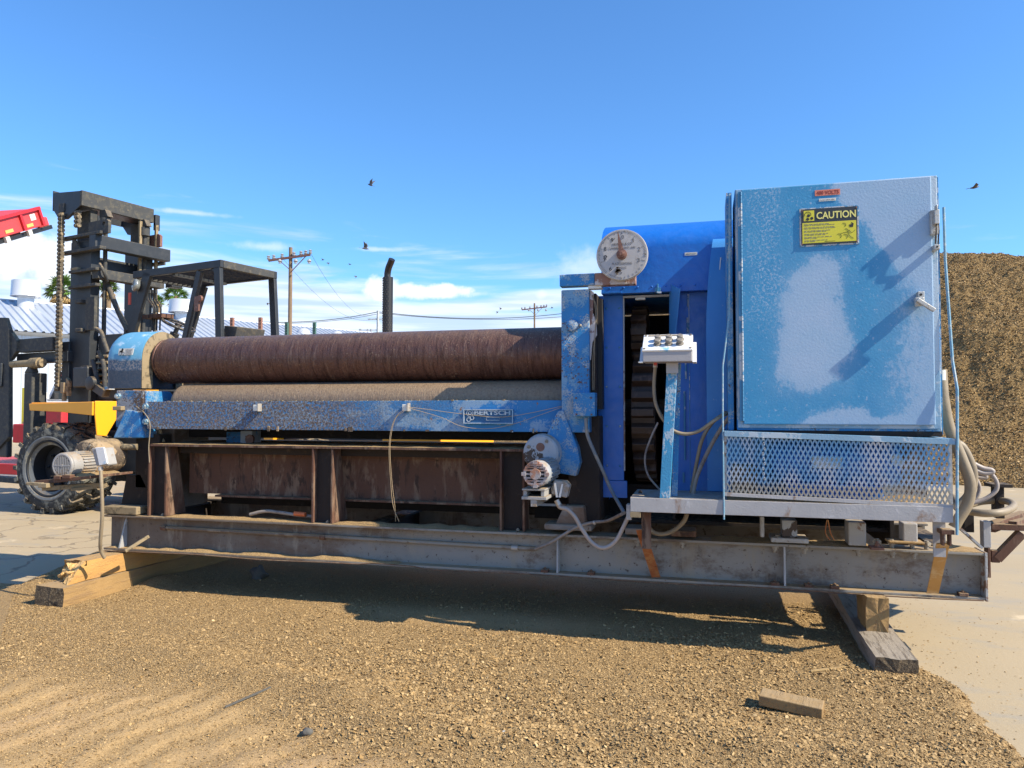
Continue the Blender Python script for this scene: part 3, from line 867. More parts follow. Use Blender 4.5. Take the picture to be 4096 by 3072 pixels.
# ------------------------------------------------------------------ timbers and loose pieces
def rough_timber(name, mat, endmat, x0, x1, y0, y1, z0, z1, skew=0.0, label='', cat='timber', broken=False, seed=1, group=None):
    rng = random.Random(seed)
    t = thing(name, label, cat, ((x0 + x1) / 2, (y0 + y1) / 2, z0), 0, group)
    ny = 26; nx = 5; nz = 4
    ring = []
    for i in range(nx): ring.append((i / nx, 0))
    for i in range(nz): ring.append((1, i / nz))
    for i in range(nx): ring.append((1 - i / nx, 1))
    for i in range(nz): ring.append((0, 1 - i / nz))
    m = MB(); vs = []; fs = []
    jit = {}
    for j in range(ny + 1):
        y = y0 + (y1 - y0) * j / ny
        for k, (a, b) in enumerate(ring):
            lw = math.sin(k * 7.3 + j * 0.35) * 0.0035
            r = 0.004
            ca = 0.5 + (a - 0.5) * (0.985 if b in (0, 1) else 1)
            xx = x0 + (x1 - x0) * ca + skew * (y - y0) + rng.uniform(-r, r) * 0.5 + lw
            zz = z0 + (z1 - z0) * b + rng.uniform(-r, r) * 0.5 + lw * 0.6
            yy = y
            if broken and j < 7:
                # splintered near end: the upper outer corner is torn away
                cut = max(0.0, (0.10 * (1 - a) + 0.16 * b * (0.4 + 0.6 * a)))
                yy = max(y, y0 + cut * (0.75 + 0.5 * rng.random()) * (1 - j / 9))
            elif j == 0: yy = y + rng.uniform(-0.006, 0.006)
            vs.append((xx, yy, zz))
    n = len(ring)
    for j in range(ny):
        for k in range(n):
            fs.append((j * n + k, j * n + (k + 1) % n, (j + 1) * n + (k + 1) % n, (j + 1) * n + k))
    fs.append(tuple((ny) * n + k for k in range(n)))
    m.add(vs, fs)
    body = m.build('body', mat, t, smooth=35)
    e = MB(); e.add([vs[k] for k in range(n)] + [(sum(v[0] for v in vs[:n]) / n, sum(v[1] for v in vs[:n]) / n - 0.004, sum(v[2] for v in vs[:n]) / n)], [(k, (k + 1) % n, n) for k in range(n)])
    e.build('end_grain', endmat, t)
    return t


rough_timber('timber_beam', 'timber_tan', 'timber_end', -4.22, -3.99, 3.90, 5.9, -0.01, 0.155, 0.055, 'thick square timber on the hulls, lower one of the pair under the left end', 'timber', seed=2)
tb = rough_timber('broken_timber', 'timber_orange', 'splinter', -4.20, -4.035, 3.97, 5.8, 0.157, 0.285, 0.10, 'broken timber with splintered orange end lying on top of the square timber', 'timber', broken=True, seed=5)
sp = MB(); rg = random.Random(4)
for i in range(9):
    x = rg.uniform(-4.18, -4.06); y = rg.uniform(4.02, 4.08); z = rg.uniform(0.165, 0.27)
    sp.bar((x, y + 0.10, z), (x + rg.uniform(-.02, .02), y - rg.uniform(0.0, .04), z - rg.uniform(0, .03)), rg.uniform(.006, .012), rg.uniform(.006, .014))
sp.build('splinters', 'splinter', tb)
rough_timber('railway_sleeper', 'tie_grey', 'timber_end', 0.765, 0.955, 3.90, 5.9, -0.02, 0.118, 0.022, 'weathered grey railway sleeper lying on the concrete under the right end', 'timber', seed=8)
rough_timber('wood_block', 'timber_tan', 'timber_tan', 0.815, 0.925, 4.34, 4.60, 0.120, 0.298, 0.0, 'small wood block packed between the grey sleeper and the steel beam', 'wood block', seed=9)

# loose lump of wood out on the litter
wb = bpy.data.objects.new('wood_offcut', None)
a = math.radians(-13)
m = MB(); m.box(-0.125, 0.125, -0.048, 0.048, 0, 0.044)
o = m.build('wood_offcut', 'timber_tan', None, bevel=0.004)
bpy.data.objects.remove(wb)
o.location = (0.335, 3.365, 0.040); o.rotation_euler = (0.03, 0.05, a)
tag(o, 'short sawn offcut of wood lying alone on the hulls in the foreground', 'wood offcut')
for (p, q, w, nm, lb) in (((-1.99, 2.78, 0.035), (-1.90, 2.98, 0.055), 0.008, 'stick', 'thin brown stick poking out of the hulls at the bottom left'),
                          ((0.47, 3.83, 0.05), (0.66, 3.93, 0.055), 0.012, 'wood_sliver', 'pale wood sliver lying beside the grey sleeper')):
    m = MB(); m.bar(p, q, w, 0.006); tag(m.build(nm, 'lumber' if nm == 'wood_sliver' else 'stone_dark'), lb, 'stick')


def stone(nm, mat, u, v, r, seed, label, cat='stone'):
    rg = random.Random(seed); p = atz(u, v, 0.03); m = MB(); vs = []; fs = []
    bm = bmesh.new(); bmesh.ops.create_icosphere(bm, subdivisions=2, radius=1)
    for q in bm.verts:
        s_ = 1 + 0.22 * math.sin(q.co.x * 3 + seed) * math.cos(q.co.y * 4 + seed) + rg.uniform(-.06, .06)
        vs.append((p.x + q.co.x * r * s_ * 1.1, p.y + q.co.y * r * s_, p.z + r * 0.35 + q.co.z * r * s_ * 0.7))
    fs = [tuple(v.index for v in f.verts) for f in bm.faces]; bm.free()
    m.add(vs, fs); tag(m.build(nm, mat, None, smooth=60), label, cat)


stone('stone', 'label_white', 2018, 2945, 0.019, 3, 'round pinkish white pebble near the bottom centre')
stone('stone', 'timber_tan', 1778, 2897, 0.018, 5, 'pale cut nut shell lump left of the white pebble')
stone('stone', 'stone_dark', 1230, 2935, 0.022, 7, 'grey pebble by the thin stick at the bottom left')
stone('stone', 'tie_grey', 1480, 2918, 0.017, 9, 'dull brown lump between the two nearest pebbles')
# dark clods under the machine
clod = thing('oil_rag', 'dark crumpled rag lump on the ground in the shade under the left beam', 'rag', tuple(atz(1035, 2330, 0.0)))
m = MB(); rg = random.Random(3)
p0 = atz(1035, 2330, 0.0)
bm = bmesh.new(); bmesh.ops.create_icosphere(bm, subdivisions=3, radius=1)
m.add([(p0.x + v.co.x * .06 * (1 + .4 * math.sin(5 * v.co.z + v.co.y * 3)), p0.y + v.co.y * .06, 0.05 + v.co.z * .06 * (1.2 + .3 * math.sin(6 * v.co.x))) for v in bm.verts], [tuple(v.index for v in f.verts) for f in bm.faces]); bm.free()
m.build('cloth', 'stone_dark', clod, smooth=50)

# ================================================================== STEEL SKID
skid = thing('steel_skid', 'long grey steel skid of two heavy beams carrying the whole rolling machine', 'steel skid', (-1.38, 4.9, 0.30))


def ibeam(y0, y1, z0, z1, tf=0.015, tw=0.011):
    c = (y0 + y1) / 2
    return [(y0, z0), (y1, z0), (y1, z0 + tf), (c + tw / 2, z0 + tf), (c + tw / 2, z1 - tf), (y1, z1 - tf), (y1, z1), (y0, z1), (y0, z1 - tf), (c - tw / 2, z1 - tf), (c - tw / 2, z0 + tf), (y0, z0 + tf)]


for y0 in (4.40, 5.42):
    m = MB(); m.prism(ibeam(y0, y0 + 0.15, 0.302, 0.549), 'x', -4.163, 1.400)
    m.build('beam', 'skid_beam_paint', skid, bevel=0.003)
for x in (-4.03, -0.875, 0.415):
    m = MB(); m.prism([(4.405, 0.318), (4.469, 0.318), (4.469, 0.533), (4.415, 0.533)] if x > -4 else [(4.40, 0.318), (4.469, 0.318), (4.469, 0.533), (4.455, 0.50)], 'x', x - 0.005, x + 0.005)
    m.build('web_stiffener', 'grey_paint', skid)
m = MB(); m.box(1.4, 1.412, 4.395, 4.555, 0.298, 0.552); m.build('end_plate', 'grey_paint', skid, bevel=0.002)
for x in (-4.10, -2.2, -0.5, 1.30):
    m = MB(); m.prism([(x - .06, .33), (x + .06, .33), (x + .06, .345), (x + .006, .345), (x + .006, .51), (x + .06, .51), (x + .06, .525), (x - .06, .525), (x - .06, .51), (x - .006, .51), (x - .006, .345), (x - .06, .345)], 'y', 4.482, 5.488)
    m.build('cross_beam', 'dark_frame', skid)
# clamp blocks on the lower flange and rail clips on the upper one
for u in (2180, 2365, 3100, 3235, 3338, 3850):
    p = at(u, 2330, 4.42)
    m = MB(); m.box(p.x - .022, p.x + .022, 4.397, 4.445, .318, .334); m.hexbolt((p.x, 4.42, .334), (0, 0, 1), .011, .008)
    m.build('clamp_block', 'rust_frame', skid, bevel=0.002)
m = MB()
rg = random.Random(11)
pts = [(x, 4.398 + .003 * math.sin(x * 9), 0.300 + .004 * math.sin(x * 5) + (.012 if -2.1 < x < -1.75 else 0)) for x in np.linspace(-4.15, 1.39, 60)]
m.tube(pts, 0.004, 6, smooth=0); m.build('flange_lip', 'rust_frame', skid)
# dirt ledges of blown husk on the upper flange
def dirt_ledge(par, x0, x1, y0, y1, z, h, seed, nm='husk_dust'):
    nx = max(6, int((x1 - x0) / 0.025)); ny = 5
    X, Y = np.meshgrid(np.linspace(x0, x1, nx), np.linspace(y0, y1, ny))
    n = fbm(X, Y, 9, 3, seed)
    edge = np.minimum(sstep(X, x0, x0 + .08), 1 - sstep(X, x1 - .08, x1)) * np.minimum(sstep(Y, y0 - .001, y0 + .02), 1)
    Z = z - 0.004 + h * edge * np.clip(n - 0.25, 0, 1) * 1.6 + 0.004
    o = par['_o']
    ob = grid_mesh(nm, X - o[0], Y - o[1], Z - o[2], 'husk_bed', ('sand', X * 0 + 0.45), 'stuff')
    ob.parent = par; ob['_o'] = list(o)
    return ob


for k, (x0, x1) in enumerate(((-3.66, -2.56), (-2.37, -1.6), (-1.6, -1.25), (0.02, 0.42), (0.48, 0.86), (1.2, 1.39))):
    dirt_ledge(skid, x0, x1, 4.402, 4.545, 0.5505, 0.014, k + 1)
for k, (x0, x1) in enumerate(((-4.14, -3.1), (-3.1, -1.9))):
    dirt_ledge(skid, x0, x1, 4.402, 4.468, 0.318, 0.022, k + 21)
# conduit strapped to the web
m = MB(); pa = at(655, 2120, 4.455); pb = at(2142, 2197, 4.452)
m.tube([(pa.x, 4.452, .468), (-2.5, 4.452, .460), (-1.6, 4.452, .452), (pb.x, 4.452, .447)], 0.013, 10, 4)
m.build('conduit_pipe', 'skid_beam_paint', skid, smooth=50)
for x in (-3.70, -2.46, -1.15):
    m = MB(); m.cyl((x - .02, 4.452, .466 - (x + 3.7) * .008), (x + .02, 4.452, .466 - (x + 3.7) * .008), .018, 12); m.build('pipe_coupling', 'fitting' if x > -1.2 else 'rust_frame', skid, smooth=50)
# bolts hanging below the upper flange
for u in (3101, 3218, 3434, 3570, 3655, 2550, 2728):
    p = at(u, 2200, 4.425); m = MB(); m.cyl((p.x, 4.425, .533), (p.x, 4.425, .498), .011, 8); m.hexbolt((p.x, 4.425, .533), (0, 0, -1), .019, .014)
    m.build('hanging_bolt', 'bolt_steel', skid)
# feet standing on the front beam
def foot(u0, u1, v0, v1, mat, Y=4.40, D=0.14, nm='mounting_foot'):
    a = at(u0, v0, Y); b = at(u1, v1, Y); m = MB(); m.box(a.x, b.x, Y, Y + D, b.z, a.z)
    return m.build(nm, mat, skid, bevel=0.006)


foot(2177, 2366, 2095, 2126, 'grey_beam', 4.398, .16, 'mounting_pad')
foot(2500, 2600, 2112, 2142, 'grey_beam', 4.40, .16, 'mounting_pad')
foot(2684, 2785, 2122, 2150, 'rust_frame', 4.40, .16, 'mounting_pad')
foot(3084, 3236, 2150, 2176, 'grey_paint', 4.398, .16, 'mounting_pad')
foot(3128, 3190, 2080, 2152, 'white_chip', 4.42, .10, 'cast_foot')
foot(3393, 3466, 2088, 2185, 'grey_paint', 4.398, .12)
foot(3612, 3672, 2092, 2172, 'platform_grey', 4.42, .10)
foot(3555, 3700, 2164, 2180, 'timber_tan', 4.398, .10, 'packing_strip')
foot(3040, 3058, 2066, 2150, 'grey_paint', 4.41, .05, 'thin_post')
foot(412, 545, 2024, 2061, 'tan_dirty_steel', 4.398, .12, 'channel_end')
for u, v in ((3110, 2146), (3425, 2160), (3568, 2156), (3650, 2160), (3708, 2162), (3510, 2180)):
    p = at(u, v + 8, 4.42); m = MB(); m.cyl((p.x, 4.43, .55), (p.x, 4.43, .585), .012, 8); m.hexbolt((p.x, 4.43, .572), (0, 0, 1), .022, .015); m.build('hold_down_bolt', 'bolt_steel', skid)
m = MB(); p = at(3510, 2195, 4.36); m.box(p.x - .035, p.x + .03, 4.34, 4.42, .549, .562); m.hexbolt((p.x, 4.365, .562), (0, 0, 1), .014, .02); m.build('loose_clip', 'pointer_rust', skid)
# end frame at the far right
m = MB(); Yf = 4.95
def fr(m, u0, v0, u1, v1, Y, t=.05):
    a = at(u0, v0, Y); b = at(u1, v1, Y); m.box(min(a.x, b.x), max(a.x, b.x), Y, Y + t, min(a.z, b.z), max(a.z, b.z))
m = MB(); fr(m, 3933, 2086, 3966, 2192, 4.72, .06); m.build('end_frame_post', 'platform_grey', skid, bevel=.003)
m = MB(); fr(m, 3950, 2192, 3965, 2312, 4.72, .06); m.build('end_frame_post', 'rust_frame', skid, bevel=.003)
m = MB(); fr(m, 3966, 2096, 4140, 2126, 4.72, .06); m.build('end_frame_rail', 'rust_frame', skid, bevel=.003)
m = MB(); m.bar(at(4085, 2132, 4.75), at(3985, 2235, 4.75), .045, .05, (0, 1, 0)); m.build('diagonal_brace', 'rust_frame', skid)
m = MB(); fr(m, 3966, 2202, 4001, 2252, 4.73, .04); m.build('tube_end', 'rust_frame', skid, bevel=.003)
m = MB(); m.bar(at(3960, 2110, 4.74), at(4096, 2060, 5.35), .05, .05); m.bar(at(4050, 2100, 4.74), at(4140, 2075, 5.2), .04, .04); m.build('end_frame_rail', 'rust_frame', skid)
m = MB(); fr(m, 3858, 2058, 3897, 2130, 4.9, .10); m.build('end_frame_post', 'dark_frame', skid)
m = MB(); fr(m, 3982, 1942, 4020, 2075, 4.95, .08); a = at(3975, 1942, 4.93); m.box(a.x - .01, a.x + .10, 4.93, 5.06, a.z - .012, a.z + .008); m.build('black_post', 'dark_frame', skid, bevel=.003)
m = MB(); m.bar(at(3825, 2100, 4.6), at(3925, 2190, 4.6), .05, .012, (0, 0, 1)); m.build('diagonal_brace', 'grey_paint', skid)

# ================================================================== RUSTY SUPPORT FRAME
sf = thing('support_frame', 'rusty brown welded plate frame standing on the skid under the bed beam', 'steel frame', (-2.45, 4.75, 0.55))
m = MB(); m.box(-3.80, -1.085, 4.422, 5.3, 1.040, 1.055); m.build('top_flange', 'rust_frame', sf)
m = MB(); m.box(-3.66, -1.10, 4.66, 4.672, .690, 1.040); m.build('web', 'rust_frame', sf)
m = MB(); m.box(-3.40, -1.10, 4.60, 4.78, .676, .689); m.build('lower_flange', 'rust_frame', sf)
m = MB(); m.box(-3.74, -1.08, 5.14, 5.15, .553, 1.038); m.build('added_dark_plate', 'dark_frame', sf)  # dark plate added to hide the bright slab behind the frame
m = MB(); m.box(-3.66, -1.10, 4.56, 4.658, .985, 1.038); m.build('fillet_bar', 'dark_frame', sf)
for xl, xr, top, bot in ((-3.812, -3.672, .11, .21), (-2.525, -2.385, .11, .21), (-1.233, -1.088, .12, .12)):
    for x, nm in ((xl, 'edge_plate'), (xr, 'gusset_plate')):
        dt = top if nm == 'gusset_plate' else .05
        db = bot if nm == 'gusset_plate' else .05
        m = MB(); m.prism([(4.424, .552), (4.424 + db, .552), (4.424 + dt, 1.039), (4.424, 1.039)], 'x', x - .006, x + .006)
        m.build(nm, 'rust_frame', sf)
    m = MB(); m.box(xl + .006, xr - .006, 4.474, 4.484, .552, 1.039); m.build('column_web', 'dark_frame', sf)
    m = MB(); m.hexbolt(((xl + xr) / 2 + .03, 4.45, .552), (0, 0, 1), .012, .01); m.build('hold_down_bolt', 'bolt_steel', sf)
for x in (-3.6, -2.5, -1.3):
    m = MB(); m.box(x - .006, x + .006, 5.2, 5.3, .552, 1.039); m.build('rear_post', 'dark_frame', sf)
dirt_ledge(sf, -3.8, -1.1, 4.424, 4.60, 1.0555, 0.007, 55)
# hose and hammer-like orange lump lying on the beam
m = MB(); m.tube([at(1000, 2058, 4.5), at(1060, 2045, 4.5), at(1120, 2050, 4.5), at(1200, 2062, 4.5), at(1252, 2066, 4.5)], .012, 8); h = tag(m.build('air_hose', 'hose_dusty', None, smooth=50), 'dusty short hose lying on the skid beam behind the rusty frame', 'hose')
m = MB(); m.tube([at(1178, 2054, 4.47), at(1222, 2058, 4.47)], .016, 8, 0); tag(m.build('hose_connector', 'orange_hose', None, smooth=50), 'orange hose connector resting on the dusty skid beam', 'hose connector')

# ================================================================== PLATE ROLLING MACHINE
pr = thing('plate_bending_roll', 'huge worn blue plate bending rolls with two long rusty steel rollers', 'rolling machine', (-1.9, 4.8, 0.55))
# rolls
m = MB(); m.lathe((-4.02, 4.78, 1.667), (1, 0, 0), [(0, .10), (.02, .135), (.045, .150), (.05, .163), (.062, .163), (.066, .156), (.075, .156), (.08, .166), (.10, .1725), (3.17, .1725), (3.17, .1)], 96)
m.build('upper_roll', 'roll_brown', pr, smooth=30)
m = MB(); m.lathe((-3.80, 4.70, 1.334), (1, 0, 0), [(0, .085), (.03, .12), (.05, .14), (.08, .151), (2.95, .151), (2.95, .1)], 80)
m.build('lower_roll', 'roll_dusty', pr, smooth=30)
m = MB(); m.lathe((-3.80, 5.06, 1.41), (1, 0, 0), [(0, .085), (.06, .149), (2.95, .149), (2.95, .1)], 64)
m.build('rear_roll', 'roll_dusty', pr, smooth=30)
# bed beams
m = MB(); m.box(-3.856, -.855, 4.45, 4.475, 1.160, 1.355); m.build('bed_beam', 'bed_beam_paint', pr, bevel=.003)
m = MB(); m.box(-3.85, -.86, 4.476, 4.58, 1.162, 1.185); m.box(-3.85, -.86, 4.476, 4.53, 1.335, 1.354); m.build('beam_flange', 'dark_frame', pr)
m = MB(); m.box(-3.95, -.66, 4.86, 5.2, 1.088, 1.19); m.build('rear_bed_beam', 'dark_frame', pr)
for z in (1.321, 1.212):
    m = MB(); m.hexbolt((-3.862, 4.455, z), (0, -1, 0), .022, .022); m.build('head_bolt', 'bolt_blue', pr)
# left end bearing housing + cowl
k = NT('cowl_paint')
sp_ = k.n('ShaderNodeSeparateXYZ'); k.l(k.oc, sp_.inputs[0])
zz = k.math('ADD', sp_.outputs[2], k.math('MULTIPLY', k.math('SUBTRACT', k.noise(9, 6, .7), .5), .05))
c = k.mix(k.noise(6, 5, .6), (.07, .25, .43), (.13, .33, .49))
c = k.mix(k.ss(k.noise(12, 7, .7, off=4), .50, .64), c, (.40, .52, .64))
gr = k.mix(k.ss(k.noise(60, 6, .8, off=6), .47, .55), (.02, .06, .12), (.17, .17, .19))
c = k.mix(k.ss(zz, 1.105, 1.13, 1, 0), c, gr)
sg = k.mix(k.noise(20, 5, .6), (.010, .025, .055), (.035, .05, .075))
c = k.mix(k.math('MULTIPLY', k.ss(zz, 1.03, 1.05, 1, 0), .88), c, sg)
k.l(c, k.b.inputs['Base Color']); k.b.inputs['Roughness'].default_value = .55
k.l(k.bump(k.noise(50, 5, .7), .004, .5), k.b.inputs['Normal']); MATS['cowl_paint'] = k.m
yc, zc, R_ = 4.78, 1.667, .226
arch = [(yc - R_, 1.455), (yc - R_, zc)] + [(yc - R_ * math.cos(a), zc + R_ * math.sin(a)) for a in np.linspace(0.07, math.pi - .07, 30)] + [(yc + R_, zc), (yc + R_, 1.455)]
def arch_ring(y, z, grow): return (yc + (y - yc) * grow, z if z < zc else zc + (z - zc) * grow)
m = MB(); n = len(arch)
xs = [(-4.335, .80), (-4.32, .90), (-4.295, .965), (-4.26, .995), (-4.22, 1.0), (-4.015, 1.0), (-4.005, .99)]
vs = []; fs = []
for x, gsc in xs: vs += [(x, *arch_ring(y, z, gsc)) for y, z in arch]
for j in range(len(xs) - 1):
    for i in range(n): fs.append((j * n + i, j * n + (i + 1) % n, (j + 1) * n + (i + 1) % n, (j + 1) * n + i))
fs += [tuple(range(n)), tuple((len(xs) - 1) * n + i for i in range(n))]
m.add(vs, fs); m.build('roll_end_cowl', 'cowl_paint', pr, smooth=35)
m = MB(); n0 = [(y, z) for y, z in arch if z >= 1.50]
out = [arch_ring(y, z, .985) for y, z in arch]; inn = [arch_ring(y, z, .55) for y, z in arch]
vs = [(-4.000, *p) for p in out] + [(-3.990, *p) for p in inn]; fs = [(i, i + 1, n + i + 1, n + i) for i in range(n - 1)]
m.add(vs, fs); m.build('cowl_end_ring', 'tan_dirty_steel', pr, smooth=40)
m = MB(); a = at(472, 1421, 4.548); b = at(536, 1393, 4.548)
m.prism([(a.x, a.z), (b.x - .012, a.z), (b.x, b.z), (a.x + .008, b.z)], 'y', 4.5475, 4.551)
lb = m.build('warning_label', 'label_white', pr)
m = MB(); cxl = a.x + .034; cz = (a.z + b.z) / 2
for dx, dz in ((-.013, -.012), (.013, -.012)):
    ring = [(cxl + dx + .011 * math.cos(t), cz + dz + .011 * math.sin(t)) for t in np.linspace(0, 2 * math.pi, 17)]
    m.tube([(x, 4.5470, z) for x, z in ring], .0016, 4, 0)
m.bar((cxl - .002, 4.5470, cz - .004), (cxl + .010, 4.5470, cz + .024), .014, .002, (0, 1, 0)); m.bar((cxl - .018, 4.5470, cz + .002), (cxl + .004, 4.5470, cz + .006), .010, .002, (0, 1, 0))
m.build('label_pictogram', 'black_ink', lb)
rg = random.Random(2); m = MB()
for r in range(6):
    z = b.z - .008 - r * .0072; x = cxl + .032
    while x < b.x - .02:
        w = rg.uniform(.004, .011); m.box(x, min(x + w, b.x - .014), 4.5468, 4.5474, z - .003, z); x += w + .002
m.build('label_print', 'faded_ink', lb)
m = MB(); m.box(-4.160, -3.925, 4.49, 5.15, 1.17, 1.437); m.build('end_housing', 'blue_grimy', pr, bevel=.006)
m = MB(); a = at(583, 1560, 4.51); m.prism([(4.50, 1.20), (4.78, 1.20), (4.78, 1.40), (4.74, 1.432), (4.50, 1.432)], 'x', -3.923, -3.905); m.build('housing_side', 'blue_worn', pr, bevel=.004)
m = MB(); m.hexbolt((-4.135, 4.49, 1.395), (0, -1, 0), .022, .022); m.build('head_bolt', 'bolt_blue', pr)
m = MB(); m.box(-4.155, -4.08, 4.45, 4.49, 1.292, 1.322); m.build('lubricator_block', 'tan_dirty_steel', pr, bevel=.004)
# blue flared casting on the left above the gear motor
m = MB(); a = [at(505, 1638, 4.47), at(560, 1648, 4.47), at(580, 1752, 4.47), at(455, 1752, 4.47)]
m.prism([(p.x, p.z) for p in a], 'y', 4.46, 4.60); m.build('gear_casting', 'blue_worn', pr, bevel=.01)
# grey casting pedestal at the left, cable
m = MB(); m.prism([(-4.13, .56), (-3.83, .56), (-3.83, 1.16), (-3.98, 1.16)], 'y', 4.70, 5.1); m.build('end_pedestal', 'grey_beam', pr, bevel=.01)
m = MB(); m.box(-4.05, -3.84, 4.56, 4.69, .72, 1.12); m.build('gearbox_block', 'dark_frame', pr, bevel=.01)
m = MB(); m.prism([(-4.17, .56), (-3.85, .56), (-4.0, .82), (-4.12, .82)], 'y', 4.56, 4.60); m.build('bracket_plate', 'dark_frame', pr)


def gear_motor(x, y, z, r, L, name_mat, body_mat, drum_r, dx, dz, drum_y0, drum_y1, grille, drum_mat, ribs=26):
    """motor with its axis along the depth: cowled fan end nearest the viewer, finned frame, geared drum behind"""
    mo = MB().lathe((x, y + .012, z), (0, 1, 0), [(0, r * .80), (.010, r * .95), (.028, r * .995), (.075, r), (.078, r * .90), (L, r * .90), (L + .02, r * .80)], 40).build('motor_body', name_mat, pr, smooth=35)
    # perforated fan cover: ring + bars with real slots between
    m = MB(); m.lathe((x, y, z), (0, 1, 0), [(.012, r * .97), (.004, r * .93), (0, r * .84), (.002, r * .72), (.009, r * .72)], 40, cap=False)
    if grille == 'v':
        for i in range(-4, 5):
            xx = i * r * .155; h = math.sqrt(max(0, (r * .70) ** 2 - xx * xx)); m.box(x + xx - r * .042, x + xx + r * .042, y + .001, y + .006, z - h, z + h)
        m.box(x - r * .7, x + r * .7, y, y + .006, z - r * .05, z + r * .05); m.lathe((x, y - .001, z), (0, 1, 0), [(0, r * .10), (.006, r * .12)], 12)
    else:
        for zz in (.0, .30, .52, .74, .92):
            for s_ in (-1, 1):
                if zz == 0 and s_ < 0: continue
                q = z + s_ * zz * r * .95; h = math.sqrt(max(0.0001, (r * .92) ** 2 - (s_ * zz * r * .95) ** 2)); m.box(x - h, x + h, y + .0, y + .007, q - r * .055, q + r * .055)
        m.lathe((x, y - .004, z), (0, 1, 0), [(0, r * .40), (.012, r * .44)], 28)
        m.box(x - r * .10, x + r * .10, y - .001, y + .006, z - r * .9, z + r * .9)
        for ax_, az_ in ((0, .88), (0, -.88), (.88, 0), (-.88, 0)): m.box(x + ax_ * r - .012, x + ax_ * r + .012, y - .006, y + .004, z + az_ * r - .010, z + az_ * r + .010)
        m.box(x - r * .45, x + r * .45, y - .003, y + .003, z + r * .60, z + r * .68)
    m.build('fan_cover', 'motor_rusty' if grille == 'h' else name_mat, mo, smooth=35)
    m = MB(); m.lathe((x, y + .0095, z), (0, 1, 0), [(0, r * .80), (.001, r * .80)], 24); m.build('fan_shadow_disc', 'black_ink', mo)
    m = MB()
    for i in range(ribs):
        a = 2 * math.pi * i / ribs; ca, sa = math.cos(a), math.sin(a)
        m.obox((x + ca * r * .93, y + (.09 + L) / 2 + .01, z + sa * r * .93), (ca * r * .07, 0, sa * r * .07), (0, (L - .09) / 2, 0), (-sa * .003, 0, ca * .003))
    m.build('cooling_fins', name_mat, mo)
    d = MB().lathe((x + dx, drum_y0, z + dz), (0, 1, 0), [(0, drum_r * .45), (.002, drum_r * .86), (.012, drum_r * .96), (.055, drum_r), (.06, drum_r * 1.03), (.068, drum_r * 1.03), (.072, drum_r * .99), (drum_y1 - drum_y0 - .04, drum_r * .99), (drum_y1 - drum_y0, drum_r * .85)], 48).build('gear_case', drum_mat, pr, smooth=35)
    m = MB(); m.cyl((x, y + L - .01, z), (x, drum_y0 + .03, z), r * .86, 28); m.build('motor_flange', body_mat, d, smooth=40)
    for i in range(4):
        a = math.pi / 4 + i * math.pi / 2 + .3
        MB().hexbolt((x + dx + drum_r * .72 * math.cos(a), drum_y0 + .002, z + dz + drum_r * .72 * math.sin(a)), (0, -1, 0), .012, .006).build('case_bolt', 'bolt_steel', d)
    return mo, d


moL, caL = gear_motor(-4.13, 4.00, .927, .088, .20, 'motor_grey', 'gear_grime', .118, -.03, .045, 4.22, 4.44, 'v', 'gear_grime')
m = MB(); m.lathe((-4.16, 4.36, .972), (0, 1, 0), [(0, .10), (.03, .118), (.12, .118)], 40); m.build('gear_neck', 'gear_grime', caL, smooth=40)
m = MB(); m.cyl((-4.05, 4.44, 1.03), (-3.95, 4.47, 1.03), .022, 12); m.build('shaft_stub', 'tan_dirty_steel', pr, smooth=40)
moR, caR = gear_motor(at(2141, 1897, 3.95).x, 3.95, at(2141, 1897, 3.95).z, .0735, .34, 'white_chip', 'white_chip', .112, -.956 - at(2141, 1897, 3.95).x, 1.039 - at(2141, 1897, 3.95).z, 4.31, 4.44, 'h', 'white_chip', ribs=20)
m = MB(); m.lathe((-.956, 4.309, 1.075), (0, -1, 0), [(0, .026), (.001, .026)], 16); m.build('oil_cap_hole', 'pointer_rust', caR)
# terminal boxes
jb = MB(); c = at(393, 1828, 3.97)
jb.prism([(c.x - .072, c.z + .055), (c.x + .035, c.z + .062), (c.x + .068, c.z - .045), (c.x + .064, c.z - .056), (c.x - .030, c.z - .060)], 'y', 3.985, 4.06)
j = jb.build('terminal_box', 'motor_grey', pr, bevel=.006)
m = MB(); m.prism([(c.x - .030, c.z + .060), (c.x + .037, c.z + .064), (c.x + .068, c.z - .043), (c.x + .004, c.z - .056)], 'y', 3.974, 3.984); m.build('box_lid', 'console_white', j, bevel=.003)
c2 = at(2245, 1955, 4.14)
jb = MB(); jb.prism([(c2.x - .040, c2.z + .050), (c2.x + .030, c2.z + .045), (c2.x + .054, c2.z + .022), (c2.x + .034, c2.z - .050), (c2.x - .055, c2.z - .030)], 'y', 4.12, 4.18)
j2 = jb.build('terminal_box', 'motor_grey', pr, bevel=.008)
m = MB(); m.prism([(c2.x - .036, c2.z + .036), (c2.x - .026, c2.z + .036), (c2.x - .012, c2.z - .045), (c2.x - .024, c2.z - .045)], 'y', 4.108, 4.119)
m.prism([(c2.x + .008, c2.z + .030), (c2.x + .016, c2.z + .030), (c2.x + .002, c2.z - .045), (c2.x - .010, c2.z - .045)], 'y', 4.108, 4.119); m.build('lid_rib', 'console_white', j2)
